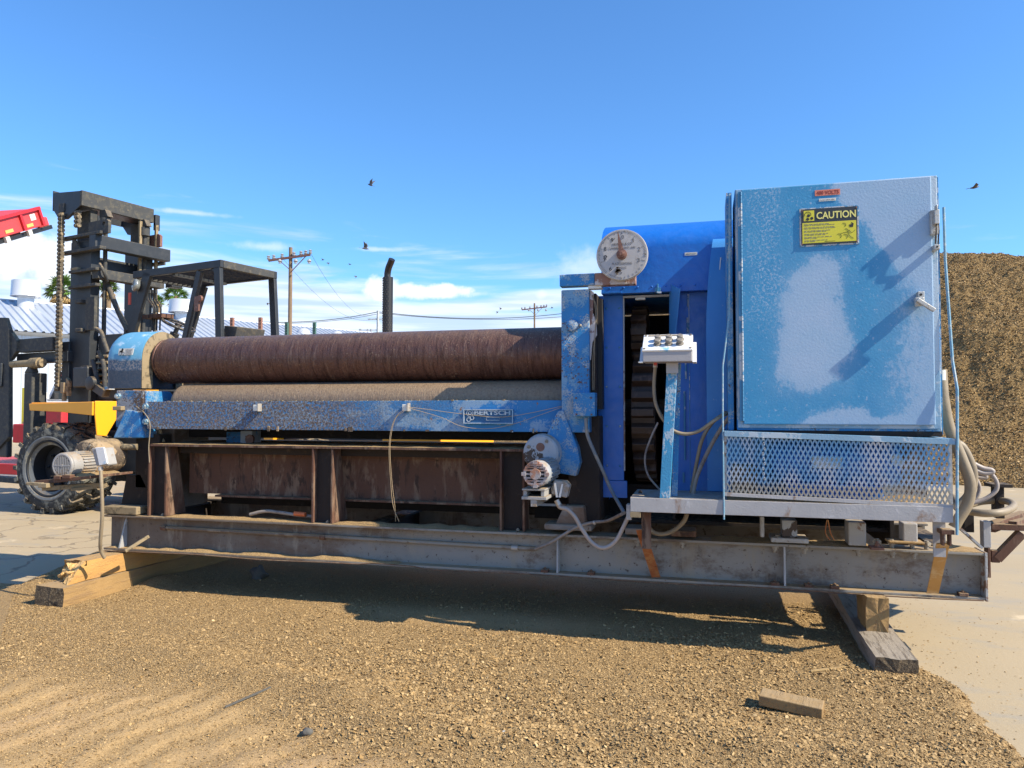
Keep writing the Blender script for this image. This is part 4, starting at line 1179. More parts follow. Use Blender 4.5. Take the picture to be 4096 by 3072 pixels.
# motor shelf on the left
m = MB(); a = at(235, 1893, 4.0)
m.prism([(-4.33, .875 - .05), (-3.88, .875 - .008), (-3.88, .875 - .023), (-4.33, .845 - .05)], 'y', 3.98, 4.35)
sh = m.build('motor_shelf', 'rust_frame', pr); sh['_o'] = list(pr['_o'])
m = MB(); m.box(-4.165, -4.11, 3.97, 4.0, .838, .862); m.box(-4.095, -4.03, 3.97, 4.02, .846, .870); m.build('shelf_packing', 'rust_frame', pr, bevel=.003)
m = MB(); m.box(-4.38, -4.25, 3.96, 3.985, .795, .815); m.box(-4.27, -4.20, 3.95, 4.01, .783, .812); m.bar((-4.27, 3.99, .775), (-3.95, 4.2, .79), .05, .03); m.build('shelf_bracket', 'tan_dirty_steel', pr, bevel=.003)
m = MB(); m.bar((-4.10, 4.05, .765), (-3.98, 4.2, .775), .04, .018); m.build('shelf_bracket', 'tan_dirty_steel', pr)
dirt_ledge(pr, -4.22, -3.9, 4.0, 4.3, .856, .035, 71)
# blue flared bracket carrying the right gear motor
m = MB(); q = [at(2233, 1642, 4.40), at(2256, 1642, 4.40), at(2312, 1790, 4.40), at(2322, 1850, 4.40), at(2305, 1905, 4.40), at(2170, 1880, 4.40), at(2172, 1775, 4.40)]
m.prism([(p.x, p.z) for p in q], 'y', 4.385, 4.47); m.build('drive_bracket', 'blue_worn', pr, bevel=.008)
m = MB(); m.box(-.99, -.86, 3.99, 4.36, .852, .862); m.box(-.985, -.965, 4.0, 4.34, .820, .852); m.box(-.885, -.865, 4.0, 4.34, .820, .852); m.box(-.99, -.85, 3.98, 4.36, .803, .820); m.box(-.94, -.905, 3.985, 4.30, .765, .803)
m.build('motor_base', 'motor_grey', pr, bevel=.002)
m = MB(); m.box(-1.06, -.86, 4.60, 4.61, .69, .705); m.build('ledge_strip', 'grey_paint', pr)
# column right of the rolls
m = MB(); m.box(-.846, -.676, 4.40, 4.60, 1.16, 2.022); col_ = m.build('roll_column', 'blue_worn', pr, bevel=.006)
m = MB(); m.lathe(at(2290, 1302, 4.40), (0, -1, 0), [(0, .036), (.020, .036), (.024, .030)], 28); m.build('round_boss', 'blue_worn', col_, smooth=40)
m = MB(); m.cyl(at(2319, 1301, 4.385), at(2322, 1301, 4.385) + Vector((.004, -.012, 0)), .007, 8); m.build('boss_knob', 'bolt_steel', col_)
m = MB(); m.box(-.676, -.640, 4.44, 4.60, 1.30, 2.0); m.build('slide_plate', 'dark_frame', pr)
m = MB(); a = [at(2362, 1160, 4.43), at(2375, 1170, 4.43), at(2372, 1250, 4.43), at(2386, 1290, 4.43), at(2388, 1340, 4.43), at(2370, 1370, 4.43), at(2364, 1440, 4.43), at(2356, 1440, 4.43), at(2357, 1240, 4.43)]
m.prism([(p.x, p.z) for p in a], 'y', 4.425, 4.437); m.build('cam_plate', 'arm_white', pr, bevel=.002)
m = MB(); m.tube([at(2372, 1180, 4.42), at(2383, 1260, 4.42), at(2378, 1400, 4.42), at(2376, 1560, 4.42)], .0022, 5); m.tube([at(2368, 1180, 4.42), at(2388, 1250, 4.42), at(2372, 1420, 4.42), at(2371, 1560, 4.42)], .0022, 5); m.build('column_wires', 'hose_tan', pr)
m = MB(); m.box(-.64, -.615, 4.52, 4.6, 1.30, 1.98); m.build('slide_strip', 'black_ink', pr)
m = MB(); m.box(-.762, -.632, 4.33, 4.42, 1.258, 1.398); jbx = m.build('switch_box', 'blue_worn', pr, bevel=.004)
for u, v in ((2305, 1592), (2364, 1591), (2306, 1657), (2366, 1658)):
    m = MB(); m.hexbolt(at(u, v, 4.33), (0, -1, 0), .006, .005); m.build('cover_screw', 'pointer_rust', jbx)
m = MB(); m.box(-.82, -.625, 4.48, 4.9, .62, 1.26); m.build('drive_pedestal', 'dark_frame', pr, bevel=.01)
m = MB(); m.prism([(-.90, .585), (-.70, .585), (-.715, .72), (-.835, .72)], 'y', 4.42, 4.52); m.build('pedestal_foot', 'grey_beam', pr, bevel=.012)
# dial on its arm
m = MB(); m.box(-.853, -.640, 4.385, 4.46, 2.042, 2.114); m.build('dial_arm', 'blue_worn', pr, bevel=.004)
m = MB(); m.box(-.638, -.398, 4.375, 4.45, 2.038, 2.112); m.build('dial_arm', 'arm_white', pr, bevel=.003)
m = MB(); m.box(-.68, -.60, 4.39, 4.45, 2.022, 2.040); m.build('arm_spacer', 'label_white', pr)
dc = at(2487, 1018, 4.33)
m = MB(); m.lathe((dc.x, 4.33, dc.z), (0, 1, 0), [(0, .148), (.001, .149), (.016, .149)], 72); dial = m.build('dial', 'dial_metal', pr, smooth=30)
m = MB(); m.lathe((dc.x, 4.345, dc.z), (0, 1, 0), [(0, .1515), (.008, .1515)], 72, cap=True); m.build('dial_rim', 'label_white', dial, smooth=30)
m = MB()
for i in range(100):
    a = 2 * math.pi * i / 100; r1 = .141; r0 = r1 - (.022 if i % 10 == 0 else .015 if i % 5 == 0 else .010)
    if 26 < i < 52 and i % 3: continue
    m.obox((dc.x + (r0 + r1) / 2 * math.sin(a), 4.3292, dc.z + (r0 + r1) / 2 * math.cos(a)), (math.sin(a) * (r1 - r0) / 2, 0, math.cos(a) * (r1 - r0) / 2), (0, .0006, 0), (math.cos(a) * .0011, 0, -math.sin(a) * .0011))
m.build('dial_ticks', 'faded_ink', dial)
for d_ in range(10):
    a = 2 * math.pi * d_ / 10 + .06; x = dc.x + .104 * math.sin(a); z = dc.z + .104 * math.cos(a)
    if d_ == 4: continue
    text_mesh(str(d_), 'dial_numeral', 'black_ink' if d_ in (7, 8, 9, 6) else 'faded_ink', dial, x - (.004 if d_ == 1 else .0075), x + (.004 if d_ == 1 else .0075), z - .012, z + .012, 4.3290, .0008)
for t, x0, x1, z0, z1 in (('BERTSCH & CO', -.054, .058, .055, .069), ('CAMBRIDGE CITY, IND.', -.077, .084, .031, .045), ('PLATE BENDING', -.056, .060, -.060, -.046), ('ROLLS', -.014, .026, -.084, -.071)):
    text_mesh(t, 'dial_lettering', 'faded_ink', dial, dc.x + x0, dc.x + x1, dc.z + z0, dc.z + z1, 4.3290, .0008)
m = MB(); rg = random.Random(6)
for i in range(14): 
    x = dc.x - .107 + rg.uniform(0, .018); z = dc.z - .03 + rg.uniform(0, .03); m.box(x, x + rg.uniform(.002, .010), 4.329, 4.3296, z, z + rg.uniform(.001, .007))
m.build('worn_decal', 'faded_ink', dial)
m = MB(); m.prism([(dc.x - .0215, dc.z + .138), (dc.x + .012, dc.z + .028), (dc.x + .014, dc.z + .010), (dc.x - .016, dc.z + .010), (dc.x - .017, dc.z + .030)], 'y', 4.309, 4.313); m.build('pointer', 'pointer_rust', dial)
m = MB(); m.lathe((dc.x, 4.33, dc.z), (0, -1, 0), [(0, .031), (.012, .030), (.014, .022), (.024, .021), (.026, .012), (.034, .010)], 24); m.build('dial_hub', 'pointer_rust', dial, smooth=35)
for a in (.13, 1.60, 3.15, -1.35, -.4):
    r = .139 if a != -.4 else .105; MB().hexbolt((dc.x + r * math.sin(a), 4.33, dc.z + r * math.cos(a)), (0, -1, 0), .004, .003).build('dial_screw', 'bolt_steel', dial)
m = MB(); rg = random.Random(9)
for i in range(22):
    a = rg.uniform(0, 6.28); r = rg.uniform(0, .019); m.obox((dc.x - .022 + r * math.cos(a), 4.325, dc.z - .094 + r * math.sin(a)), (rg.uniform(.003, .007), 0, 0), (0, .005, 0), (0, 0, rg.uniform(.002, .006)))
m.build('mud_wasp_nest', 'gear_grime', dial)
# maker's plate
m = MB(); a = at(1858, 1694, 4.448); b = at(2056, 1637, 4.448)
m.box(a.x, b.x, 4.430, 4.449, a.z, b.z); npl = m.build('maker_plate', 'plate_blue', pr, bevel=.003)
m = MB(); x0, x1, z0, z1 = a.x, b.x, a.z, b.z; t = .006
m.box(x0, x1, 4.422, 4.4295, z1 - t, z1); m.box(x0, x1, 4.422, 4.4295, z0, z0 + t); m.box(x0, x0 + t, 4.422, 4.4295, z0 + t, z1 - t); m.box(x1 - t, x1, 4.422, 4.4295, z0 + t, z1 - t)
m.build('plate_border', 'flange_pale', npl)
text_mesh('BERTSCH', 'plate_lettering', 'flange_pale', npl, x0 + .072, x1 - .018, z0 + .054, z0 + .082, 4.427, .006, bold=.03)
m = MB()
for cx_, cz_, r in ((x0 + .042, z0 + .066, .021), (x0 + .042, z0 + .066, .010), (x0 + .056, z0 + .036, .012), (x0 + .034, z0 + .024, .012)):
    m.tube([(cx_ + r * math.cos(t), 4.427, cz_ + r * math.sin(t)) for t in np.linspace(0, 2 * math.pi, 25)], .003, 5, 0)
m.tube([(x0 + .15, 4.427, z0 + .022), (x0 + .15, 4.427, z0 + .040), (x0 + .235, 4.427, z0 + .040), (x0 + .235, 4.427, z0 + .022), (x0 + .15, 4.427, z0 + .022)], .003, 5, 0)
m.build('plate_emblem', 'flange_pale', npl)
# small white limit-switch clips + guard wire
for u, v, s_ in ((1024, 1631, .018), (1620, 1630, .018)):
    p = at(u, v, 4.42); m = MB(); m.box(p.x - s_, p.x + s_, 4.412, 4.449, p.z - .022, p.z + .020); c_ = m.build('wire_clip', 'label_white', pr, bevel=.003)
    m = MB(); m.box(p.x + s_ + .001, p.x + s_ + .007, 4.405, 4.449, p.z - .024, p.z + .028); m.build('clip_tab', 'fitting', c_)
m = MB()
def wire(m, pts, r=.0017, Y=4.425): m.tube([at(u, v, Y) if len((u, v)) == 2 else None for u, v in pts], r, 5, 8)
wire(m, [(1628, 1628), (1700, 1636), (1850, 1656), (2000, 1668), (2120, 1652), (2250, 1624)])
wire(m, [(1628, 1630), (1760, 1668), (1850, 1706), (1960, 1714), (2060, 1694), (2160, 1660), (2250, 1628)], .0015)
tag(m.build('trip_wire', 'wire_tan', None), 'thin slack wire strung across the blue beam from the white clip to the column', 'wire')
m = MB(); wire(m, [(1614, 1640), (1590, 1660), (1566, 1710), (1556, 1800), (1562, 1920), (1572, 2020), (1596, 2086)], .0019, 4.39); wire(m, [(1616, 1645), (1585, 1670), (1568, 1720), (1560, 1800), (1568, 1930), (1580, 2030), (1582, 2086)], .0016, 4.39)
tag(m.build('hanging_wire', 'wire_tan', None), 'pale thin wire looping down from the white clip to the skid beam', 'wire')

# --- blue gear housing
HY = 4.62
m = MB(); m.box(-.655, -.497, HY, HY + .02, .86, 2.011); hs = m.build('housing_panel', 'blue_fresh', pr, bevel=.002)
m = MB(); a = at(2405, 1926, HY); m.box(-.645, -.478, HY - .004, HY + .016, .753, .858); m.build('housing_skirt', 'blue_fresh', pr, bevel=.002)
m = MB(); m.box(-.205, 1.0, HY, HY + .02, .80, 2.011); m.build('housing_panel', 'blue_fresh', pr)
HD = 4.55
prof = [(HD, 2.012), (HD, 2.285)]
for t in np.linspace(0.05, 1, 12): prof.append((HD + .42 * (1 - math.cos(t * math.pi / 2)), 2.285 + .22 * math.sin(t * math.pi / 2)))
prof += [(5.35, 2.505), (5.6, 2.40), (5.65, 2.1), (5.65, 2.012)]
m = MB(); m.prism(prof, 'x', -.622, 1.0); m.build('housing_hood', 'blue_fresh', pr, smooth=35)
m = MB(); m.box(-.652, -.632, HY + .021, 5.65, .70, 2.004); m.build('housing_side', 'blue_fresh', pr)
m = MB(); m.box(-.630, 1.0, 5.63, 5.65, .5, 2.004); m.box(-.63, 1.0, HY + .03, 5.62, .60, .62); m.box(1.0, 1.02, HY, 5.65, .5, 2.5); m.build('housing_back', 'dark_frame', pr)
m = MB(); m.box(-.205, -.190, HY + .021, 5.3, .63, 2.004); m.build('inner_wall', 'dark_frame', pr)
m = MB(); m.box(-.4965, -.489, HY - .008, HY + .018, .92, 2.0); m.box(-.4965, -.206, HY - .006, HY + .018, 1.992, 2.004); m.build('opening_edge', 'grey_paint', pr)
m = MB(); m.box(-.42, -.36, HY - .004, HY + .03, 1.978, 1.991); m.build('latch_keeper', 'label_white', pr)
p = at(2632, 1160, HD); HY_ = HY; HY = HD
m = MB(); m.box(p.x - .018, p.x + .018, HY - .02, HY - .001, p.z - .012, p.z + .012); m.box(p.x - .004, p.x + .004, HY - .028, HY - .001, p.z - .02, p.z + .035); m.cyl((p.x - .006, HY - .03, p.z - .02), (p.x + .022, HY - .03, p.z - .022), .006, 8); m.build('door_latch', 'blue_trim', pr); HY = HY_
# welds round the hood seam
m = MB(); m.box(-.622, -.497, HD - .006, HD - .001, 2.012, 2.024); m.build('seam_strip', 'blue_fresh', pr, bevel=.002)
# hinged inspection door standing open
m = MB(); A_ = at(2681, 1133, 4.60); B_ = at(2722, 1155, 4.33); C_ = at(2704, 1335, 4.42); D_ = at(2681, 1335, 4.60)
dn = Vector((-.006, -.002, 0)); vs = [A_, B_, C_, D_, A_ + dn, B_ + dn, C_ + dn, D_ + dn]
m.add(vs, [(0, 1, 2, 3), (7, 6, 5, 4), (0, 4, 5, 1), (1, 5, 6, 2), (2, 6, 7, 3), (3, 7, 4, 0)]); idr = m.build('inspection_door', 'blue_guard', pr)
m = MB(); e = at(2703, 1180, 4.49) + Vector((.003, -.003, 0)); m.bar(e + Vector((0, 0, .045)), e - Vector((0, 0, .05)), .004, .03, (0, 1, 0)); m.build('door_slot', 'sign_dark', idr)
# hinge rods and seam strips on the shaded panel
for u0, v0, v1 in ((2752, 1175, 1225), (2750, 1270, 1335), (2743, 1450, 1515), (2738, 1565, 1840), (2734, 1890, 1930)):
    a = at(u0, v0, HY - .012); b = at(u0, v1, HY - .012); MB().cyl((a.x, HY - .008, a.z), (a.x, HY - .008, b.z), .006, 6).build('hinge_rod', 'blue_trim', pr)
p = at(2765, 1025, HY)
# sticker on hood
a = at(2739, 1023, HD); b = at(2789, 1008, HD); dy_ = .010
m = MB(); m.box(a.x, b.x, HD - .002 , HD + dy_, a.z, b.z); o_ = m.build('hood_sticker', 'label_white', pr)
text_mesh('BERTSCH', 'sticker_lettering', 'faded_ink', o_, a.x + .008, b.x - .008, a.z + .006, b.z - .006, HD - .0028, .0006)
# curved guard of the bull gear
prof = [(4.37, .835), (4.37, 1.62)]
for t in np.linspace(.08, 1, 14): prof.append((4.37 + .16 * (1 - math.cos(t * math.pi / 2)), 1.62 + .69 * math.sin(t * math.pi / 2)))
prof += [(4.545, 2.31), (4.545, .835)]
m = MB(); n = len(prof); vs = []
for xa, k_ in ((0.002, 1), (.75, 0)): vs += [(xa + (max(0, z - 1.7) ** 2) * .12 * k_, y, z) for y, z in prof]
m.add(vs, [tuple(range(n)), tuple(range(2 * n - 1, n - 1, -1))] + [(i, (i + 1) % n, n + (i + 1) % n, n + i) for i in range(n)])
gg = m.build('gear_guard', 'blue_guard', pr, smooth=30)
a = at(2869, 1175, 4.44); b = at(2884, 1025, 4.52)
m = MB(); m.tube([at(2912, 1177, 4.395), at(2870, 1177, 4.398), at(2883, 1030, 4.43)], .0035, 5, 0); m.build('panel_outline', 'label_white', gg)
# gears inside
gc = (5.12, 1.28); rg_ = .42
m = MB(); m.lathe((-.46, gc[0], gc[1]), (1, 0, 0), [(0, .1), (0, rg_), (.15, rg_), (.15, .1)], 60)
for i in range(26):
    a = 2 * math.pi * i / 26; ca, sa = math.cos(a), math.sin(a)
    m.prism([(gc[0] + ca * rg_ * .99 - sa * s1 * w, gc[1] + sa * rg_ * .99 + ca * s1 * w) if q == 0 else (gc[0] + ca * (rg_ + .05) - sa * s1 * w * .62, gc[1] + sa * (rg_ + .05) + ca * s1 * w * .62) for q, s1, w in ((0, -1, .036), (1, -1, .036), (1, 1, .036), (0, 1, .036))], 'x', -.455, -.315)
m.build('bull_gear', 'greased_gear', pr, bevel=.004)
m = MB(); m.lathe((-.47, 4.98, 1.80), (1, 0, 0), [(0, .04), (0, .15), (.10, .15), (.10, .04)], 30)
for i in range(12):
    a = 2 * math.pi * i / 12; ca, sa = math.cos(a), math.sin(a)
    m.obox((-.42, 4.98 + ca * .165, 1.80 + sa * .165), (.05, 0, 0), (0, ca * .02, sa * .02), (0, -sa * .022, ca * .022))
m.build('pinion_gear', 'greased_gear', pr, bevel=.003)
m = MB(); m.cyl((-.6, 5.12, 1.28), (.6, 5.12, 1.28), .09, 20); m.build('gear_shaft', 'shaft_dark', pr, smooth=40)

# small bearing bracket seen between bed beam and frame
m = MB(); a = at(908, 1722, 4.75); b = at(1012, 1778, 4.75)
m.box(b.x - .10, b.x, 4.74, 4.85, b.z, a.z); m.build('bearing_bracket', 'white_chip', pr, bevel=.004)
m = MB(); m.box(a.x - .02, b.x - .102, 4.77, 4.85, b.z, a.z - .01); m.build('bearing_bracket', 'blue_grimy', pr, bevel=.004)
m = MB(); p = at(1003, 1757, 4.72); m.lathe(p, (0, -1, 0), [(0, .035), (.02, .035), (.021, .022)], 9); m.build('rusty_nut', 'pointer_rust', pr)
m = MB(); m.tube([at(640, 1718, 4.6), at(645, 1745, 4.6), at(655, 1768, 4.6)], .012, 7); m.build('muddy_pipe', 'tan_dirty_steel', pr, smooth=50)

# ================================================================== EQUIPMENT PLATFORM
pf = thing('equipment_platform', 'grey steel platform overhanging the skid in front of the blue housing', 'platform', (.37, 4.2, .75))
m = MB(); m.box(-.395, 1.137, 3.98, 3.988, .757, .832); m.build('front_channel', 'platform_grey', pf, bevel=.002)
m = MB(); m.box(-.395, 1.137, 3.989, 4.40, .824, .832); m.build('deck_plate', 'platform_grey', pf)
m = MB(); m.box(-.395, 1.137, 3.989, 4.03, .757, .764); m.box(-.395, -.388, 3.989, 4.40, .757, .823); m.box(1.13, 1.137, 3.989, 4.4, .757, .823); m.box(-.38, 1.12, 4.392, 4.40, .757, .823); m.build('side_channel', 'platform_grey', pf)
m = MB(); m.hexbolt(at(2561, 1973, 4.08), (0, 0, 1), .012, .01); m.build('deck_bolt', 'dark_frame', pf)
a = at(2567, 2055, 4.06); b = at(2605, 2170, 4.06)
m = MB(); m.box(a.x, a.x + .008, 4.05, 4.12, .552, .756); m.box(a.x + .009, b.x, 4.05, 4.058, .552, .756); m.build('leg', 'rust_frame', pf)
a = at(3727, 2100, 4.07); m = MB(); m.box(a.x, a.x + .055, 4.05, 4.058, .58, .756); m.box(a.x + .047, a.x + .055, 4.059, 4.12, .58, .756); m.build('leg', 'platform_grey', pf)
m = MB(); a = at(3762, 2118, 3.99); m.box(a.x, a.x + .055, 3.97, 4.05, a.z - .02, a.z); m.box(a.x + .005, a.x + .013, 3.975, 4.02, a.z - .075, a.z - .02); m.box(a.x + .035, a.x + .043, 3.975, 4.02, a.z - .075, a.z - .02); m.build('leg_bracket', 'rust_frame', pf)
a = at(2523, 2046, 3.99)
m = MB(); m.box(a.x - .003, a.x + .052, 3.98, 4.02, a.z - .030, a.z - .001); m.build('name_tab', 'tan_dirty_steel', pf, bevel=.002)
m = MB(); m.box(-.425, -.397, 4.06, 4.12, .70, .785); m.build('conduit_body', 'grey_paint', pf, bevel=.004)
# diagonal straps down to the lower flange
def strap(u0, v0, Y0, u1, v1, Y1, w, mat, nm):
    a = at(u0, v0, Y0); b = at(u1, v1, Y1); m = MB(); m.bar(a, b, w, .006, (0, 1, 0.4)); m.build(nm, mat, pf, bevel=.001)
strap(2562, 2118, 4.06, 2624, 2308, 4.395, .050, 'strap_rust', 'diagonal_strap')
strap(3773, 2172, 4.02, 3730, 2372, 4.395, .058, 'strap_ochre', 'diagonal_strap')
# expanded-metal guard, hanging a little lower on the right
tilt = -.030 / 1.06
def gz(x, z): return z + tilt * (x - .09)
gp = MB()
vs = [(.088, 3.985, gz(.088, 1.160)), (1.155, 3.985, gz(1.155, 1.160)), (1.155, 3.985, gz(1.155, 1.188)), (.088, 3.985, gz(.088, 1.188))]
def slab(m, x0, x1, y0, y1, z0, z1):
    m.add([(x, y, gz(x, z)) for z in (z0, z1) for y in (y0, y1) for x in (x0, x1)], [(0, 2, 3, 1), (4, 5, 7, 6), (0, 1, 5, 4), (2, 6, 7, 3), (0, 4, 6, 2), (1, 3, 7, 5)])
m = MB(); slab(m, .088, 1.155, 3.985, 3.992, 1.160, 1.188); m.build('guard_top_rail', 'flange_pale', pf, bevel=.001)
m = MB(); slab(m, .088, 1.155, 3.993, 4.45, 1.182, 1.188); m.build('guard_cover', 'blue_trim', pf)
m = MB(); slab(m, .086, 1.140, 3.985, 3.992, .853, .872); m.build('guard_bottom_rail', 'platform_grey', pf, bevel=.001)
for xa_, xb_ in ((.086, .100), (1.127, 1.143)):
    m = MB(); slab(m, xa_, xb_, 3.9995, 4.005, .873, 1.159); m.build('guard_side_rail', 'grey_paint', pf)
k = NT('mesh_paint'); sp_ = k.n('ShaderNodeSeparateXYZ'); k.l(k.oc, sp_.inputs[0])
c = k.mix(k.ss(k.noise(4, 5, .6), .40, .62), (.16, .36, .56), (.52, .56, .60))
zz = k.math('ADD', sp_.outputs[2], k.math('MULTIPLY', k.math('SUBTRACT', k.noise(6, 5, .6, off=3), .5), .06))
c = k.mix(k.ss(zz, .155, .185, .8, 0), c, (.48, .42, .31))
k.l(c, k.b.inputs['Base Color']); k.b.inputs['Roughness'].default_value = .5; MATS['mesh_paint'] = k.m
m = MB(); nx = 46; nz = 6; cw = (1.13 - .10) / nx; ch = (1.160 - .872) / nz
for i in range(nx + 1):
    for j in range(nz * 2):
        x = .10 + i * cw; z0 = .872 + j * ch / 2; z1 = z0 + ch / 2
        for s_ in (-1, 1):
            xa = x + (0 if j % 2 == 0 else s_ * cw / 2); xb = x + (s_ * cw / 2 if j % 2 == 0 else 0)
            if not (.098 <= xa <= 1.132 and .098 <= xb <= 1.132): continue
            w = .0040
            vs = [(xa - w, 3.9965, gz(xa, z0)), (xa + w, 3.9930, gz(xa, z0)), (xb + w, 3.9930, gz(xb, z1)), (xb - w, 3.9965, gz(xb, z1))]
            vs += [(p[0], p[1] + .0025, p[2]) for p in vs]
            m.add(vs, [(0, 1, 2, 3), (7, 6, 5, 4), (0, 4, 5, 1), (2, 6, 7, 3), (1, 5, 6, 2), (3, 7, 4, 0)])
m.build('expanded_mesh', 'mesh_paint', pf, kind='stuff')
# behind the mesh
m = MB(); m.box(.10, 1.13, 4.38, 4.40, .835, 1.18); m.build('guard_back_panel', 'blue_grimy', pf)
m = MB(); m.lathe((.34, 4.21, 1.03), (1, 0, 0), [(0, .05), (.01, .115), (.10, .13), (.52, .13), (.60, .115), (.62, .05)], 36); hm = m.build('hydraulic_motor', 'blue_fresh', pf, smooth=35)
m = MB(); m.box(.40, .86, 4.10, 4.32, .833, .915); m.build('motor_foot', 'blue_fresh', pf, bevel=.005)
m = MB(); m.box(.52, .66, 4.05, 4.10, 1.00, 1.06); m.build('motor_nameplate', 'label_white', pf)
m = MB(); m.box(.13, .26, 4.12, 4.30, .835, 1.00); m.build('valve_block', 'gear_grime', pf, bevel=.01)
m = MB(); m.lathe((.92, 4.10, 1.045), (0, -1, 0), [(0, .028), (.02, .028)], 16); m.build('gauge', 'label_white', pf)
dirt_ledge(pf, .10, 1.12, 4.0, 4.3, .8325, .035, 81)
# chain hanging on mesh
m = MB()
for i in range(9):
    p = at(3052 + (i % 3) * 3, 1755 + i * 20, 3.985); m.tube([p + Vector((.004 * math.cos(t), -.002 * math.sin(t), .008 * math.sin(t))) for t in np.linspace(0, 6.28, 7)], .0013, 4, 0)
m.build('chain', 'label_white', pf)

# ================================================================== ELECTRICAL CABINET
cb = thing('electrical_cabinet', 'tall blue electrical cabinet with chalky faded door and yellow caution sign', 'electrical cabinet', (.184, 4.05, 1.218))
m = MB(); m.box(.155, 1.118, 4.058, 4.42, 1.190, 2.462); m.build('cabinet_body', 'blue_worn', cb, bevel=.004)
m = MB(); m.box(.159, 1.112, 4.046, 4.056, 1.203, 2.458); m.build('front_flange', 'flange_pale', cb, bevel=.003)
m = MB(); m.box(.186, 1.082, 4.022, 4.045, 1.222, 2.450); dr = m.build('door', 'door_paint', cb, bevel=.005)
m = MB(); m.box(.112, .140, 4.10, 4.40, 1.19, 2.46); m.build('side_channel', 'blue_worn', cb)
m = MB(); m.box(1.1185, 1.126, 4.07, 4.40, 1.175, 2.455); m.build('side_channel', 'blue_trim', cb)
m = MB(); m.box(.168, .184, 4.026, 4.045, 1.24, 2.44)
for i in range(60): m.cyl((.185, 4.024, 1.24 + i * .02), (.185, 4.024, 1.258 + i * .02), .0055, 6)
m.build('piano_hinge', 'blue_trim', dr)
m = MB(); m.tube([at(2918, 775, 4.06), at(2917, 1255, 4.05), at(2891, 1467, 4.02), at(2891, 1650, 4.0), at(2896, 2078, 3.975)], .005, 6, 0); m.build('support_strap', 'strap_blue', cb)
m = MB(); m.tube([at(3775, 829, 4.06), at(3781, 1041, 4.06), at(3810, 1445, 4.03), at(3829, 1558, 4.0), at(3829, 1750, 3.985), at(3828, 2140, 3.972)], .007, 6, 0); m.build('support_strap', 'strap_blue', cb)
m = MB(); m.box(.150, 1.12, 4.06, 4.42, 1.165, 1.189); m.build('plinth', 'dark_frame', cb)
# handle with swivel lever
p = at(3676, 1178, 4.02)
m = MB(); m.box(p.x - .014, p.x + .016, 3.985, 4.021, p.z - .05, p.z + .010); m.box(p.x - .028, p.x + .012, 3.975, 4.0, p.z - .062, p.z - .020); hd = m.build('door_handle', 'latch_metal', dr, bevel=.003)
m = MB(); m.cyl((p.x - .001, 3.984, p.z - .006), (p.x - .001, 3.980, p.z - .006), .006, 10); m.box(p.x - .012, p.x + .0, 3.9735, 3.9745, p.z - .045, p.z - .03); hd2 = m.build('door_lock', 'black_ink', dr)
a = at(3668, 1198, 3.965); b = at(3738, 1242, 3.965)
m = MB(); m.bar(a, b, .020, .020, (0, 1, 0)); m.build('door_lever', 'latch_metal', dr, bevel=.003)
# over-centre latch at the top right
m = MB(); p = at(3736, 880, 4.02)
m.box(p.x - .020, p.x + .014, 4.0, 4.045, p.z - .075, p.z + .045); m.box(p.x - .010, p.x + .012, 3.972, 4.0, p.z - .03, p.z + .040); m.box(p.x - .004, p.x + .004, 3.965, 4.0, p.z + .04, p.z + .062)
lt = m.build('latch_body', 'latch_metal', cb, bevel=.003)
m = MB(); m.tube([(p.x + .002, 3.985, p.z - .02), (p.x - .002, 3.980, p.z - .07), (p.x - .004, 3.99, p.z - .125)], .004, 6); m.tube([(p.x + .010, 3.985, p.z - .02), (p.x + .010, 3.980, p.z - .07), (p.x + .007, 3.99, p.z - .125)], .003, 6); m.build('latch_rod', 'shaft_dark', lt)
p2 = at(3740, 993, 4.02); m = MB(); m.box(p2.x - .013, p2.x + .013, 3.985, 4.045, p2.z - .012, p2.z + .012); m.build('latch_keeper', 'latch_metal', lt, bevel=.002)
m = MB(); m.cyl((p2.x, 3.984, p2.z), (p2.x, 3.982, p2.z), .005, 8); m.build('keeper_hole', 'black_ink', lt)
# caution sign
a = at(3206, 984, 4.02); b = at(3430, 824, 4.02); x0, z0 = a.x, a.z; x1 = at(3430, 964, 4.02).x; z1 = b.z
z0 = (at(3206, 984, 4.02).z + at(3430, 968, 4.02).z) / 2; z1 = (at(3206, 841, 4.02).z + at(3430, 823, 4.02).z) / 2
m = MB(); m.box(x0 - .008, x1 + .008, 4.019, 4.0215, z0 - .008, z1 + .006); m.build('sign_caulk', 'caulk', dr)
m = MB(); m.box(x0, x1, 4.0150, 4.0185, z0, z1); sg = m.build('caution_sign', 'sign_dark', cb, bevel=.001)
Wd = x1 - x0; Hd = z1 - z0
yy = 4.0145
m = MB(); m.box(x0 + .018 * Wd, x1 - .022 * Wd, yy, yy + .0004, z0 + .045 * Hd, z0 + .615 * Hd); m.build('yellow_field', 'sign_yellow', sg)
m = MB(); m.box(x0 + .045 * Wd, x0 + .235 * Wd, yy, yy + .0004, z0 + .665 * Hd, z0 + .955 * Hd); m.build('symbol_field', 'sign_yellow', sg)
text_mesh('CAUTION', 'sign_lettering', 'sign_lettering', sg, x0 + .275 * Wd, x0 + .975 * Wd, z0 + .70 * Hd, z0 + .90 * Hd, yy - .0002, .0006, bold=.02)
m = MB(); cxs = x0 + .135 * Wd
for dx, dz in ((-.005, .81), (.055, .735), (-.02, .715)): m.lathe((cxs + dx * Wd - .0, yy - .0008, z0 + dz * Hd), (0, 1, 0), [(0, .0075), (.0006, .0075)], 18)
m.tube([(cxs - .004 + .015 * math.cos(t), yy - .0006, z0 + .845 * Hd + .014 * math.sin(t)) for t in np.linspace(-.5, math.pi + .5, 16)], .0013, 4, 0)
m.build('roller_symbol', 'black_ink', sg)
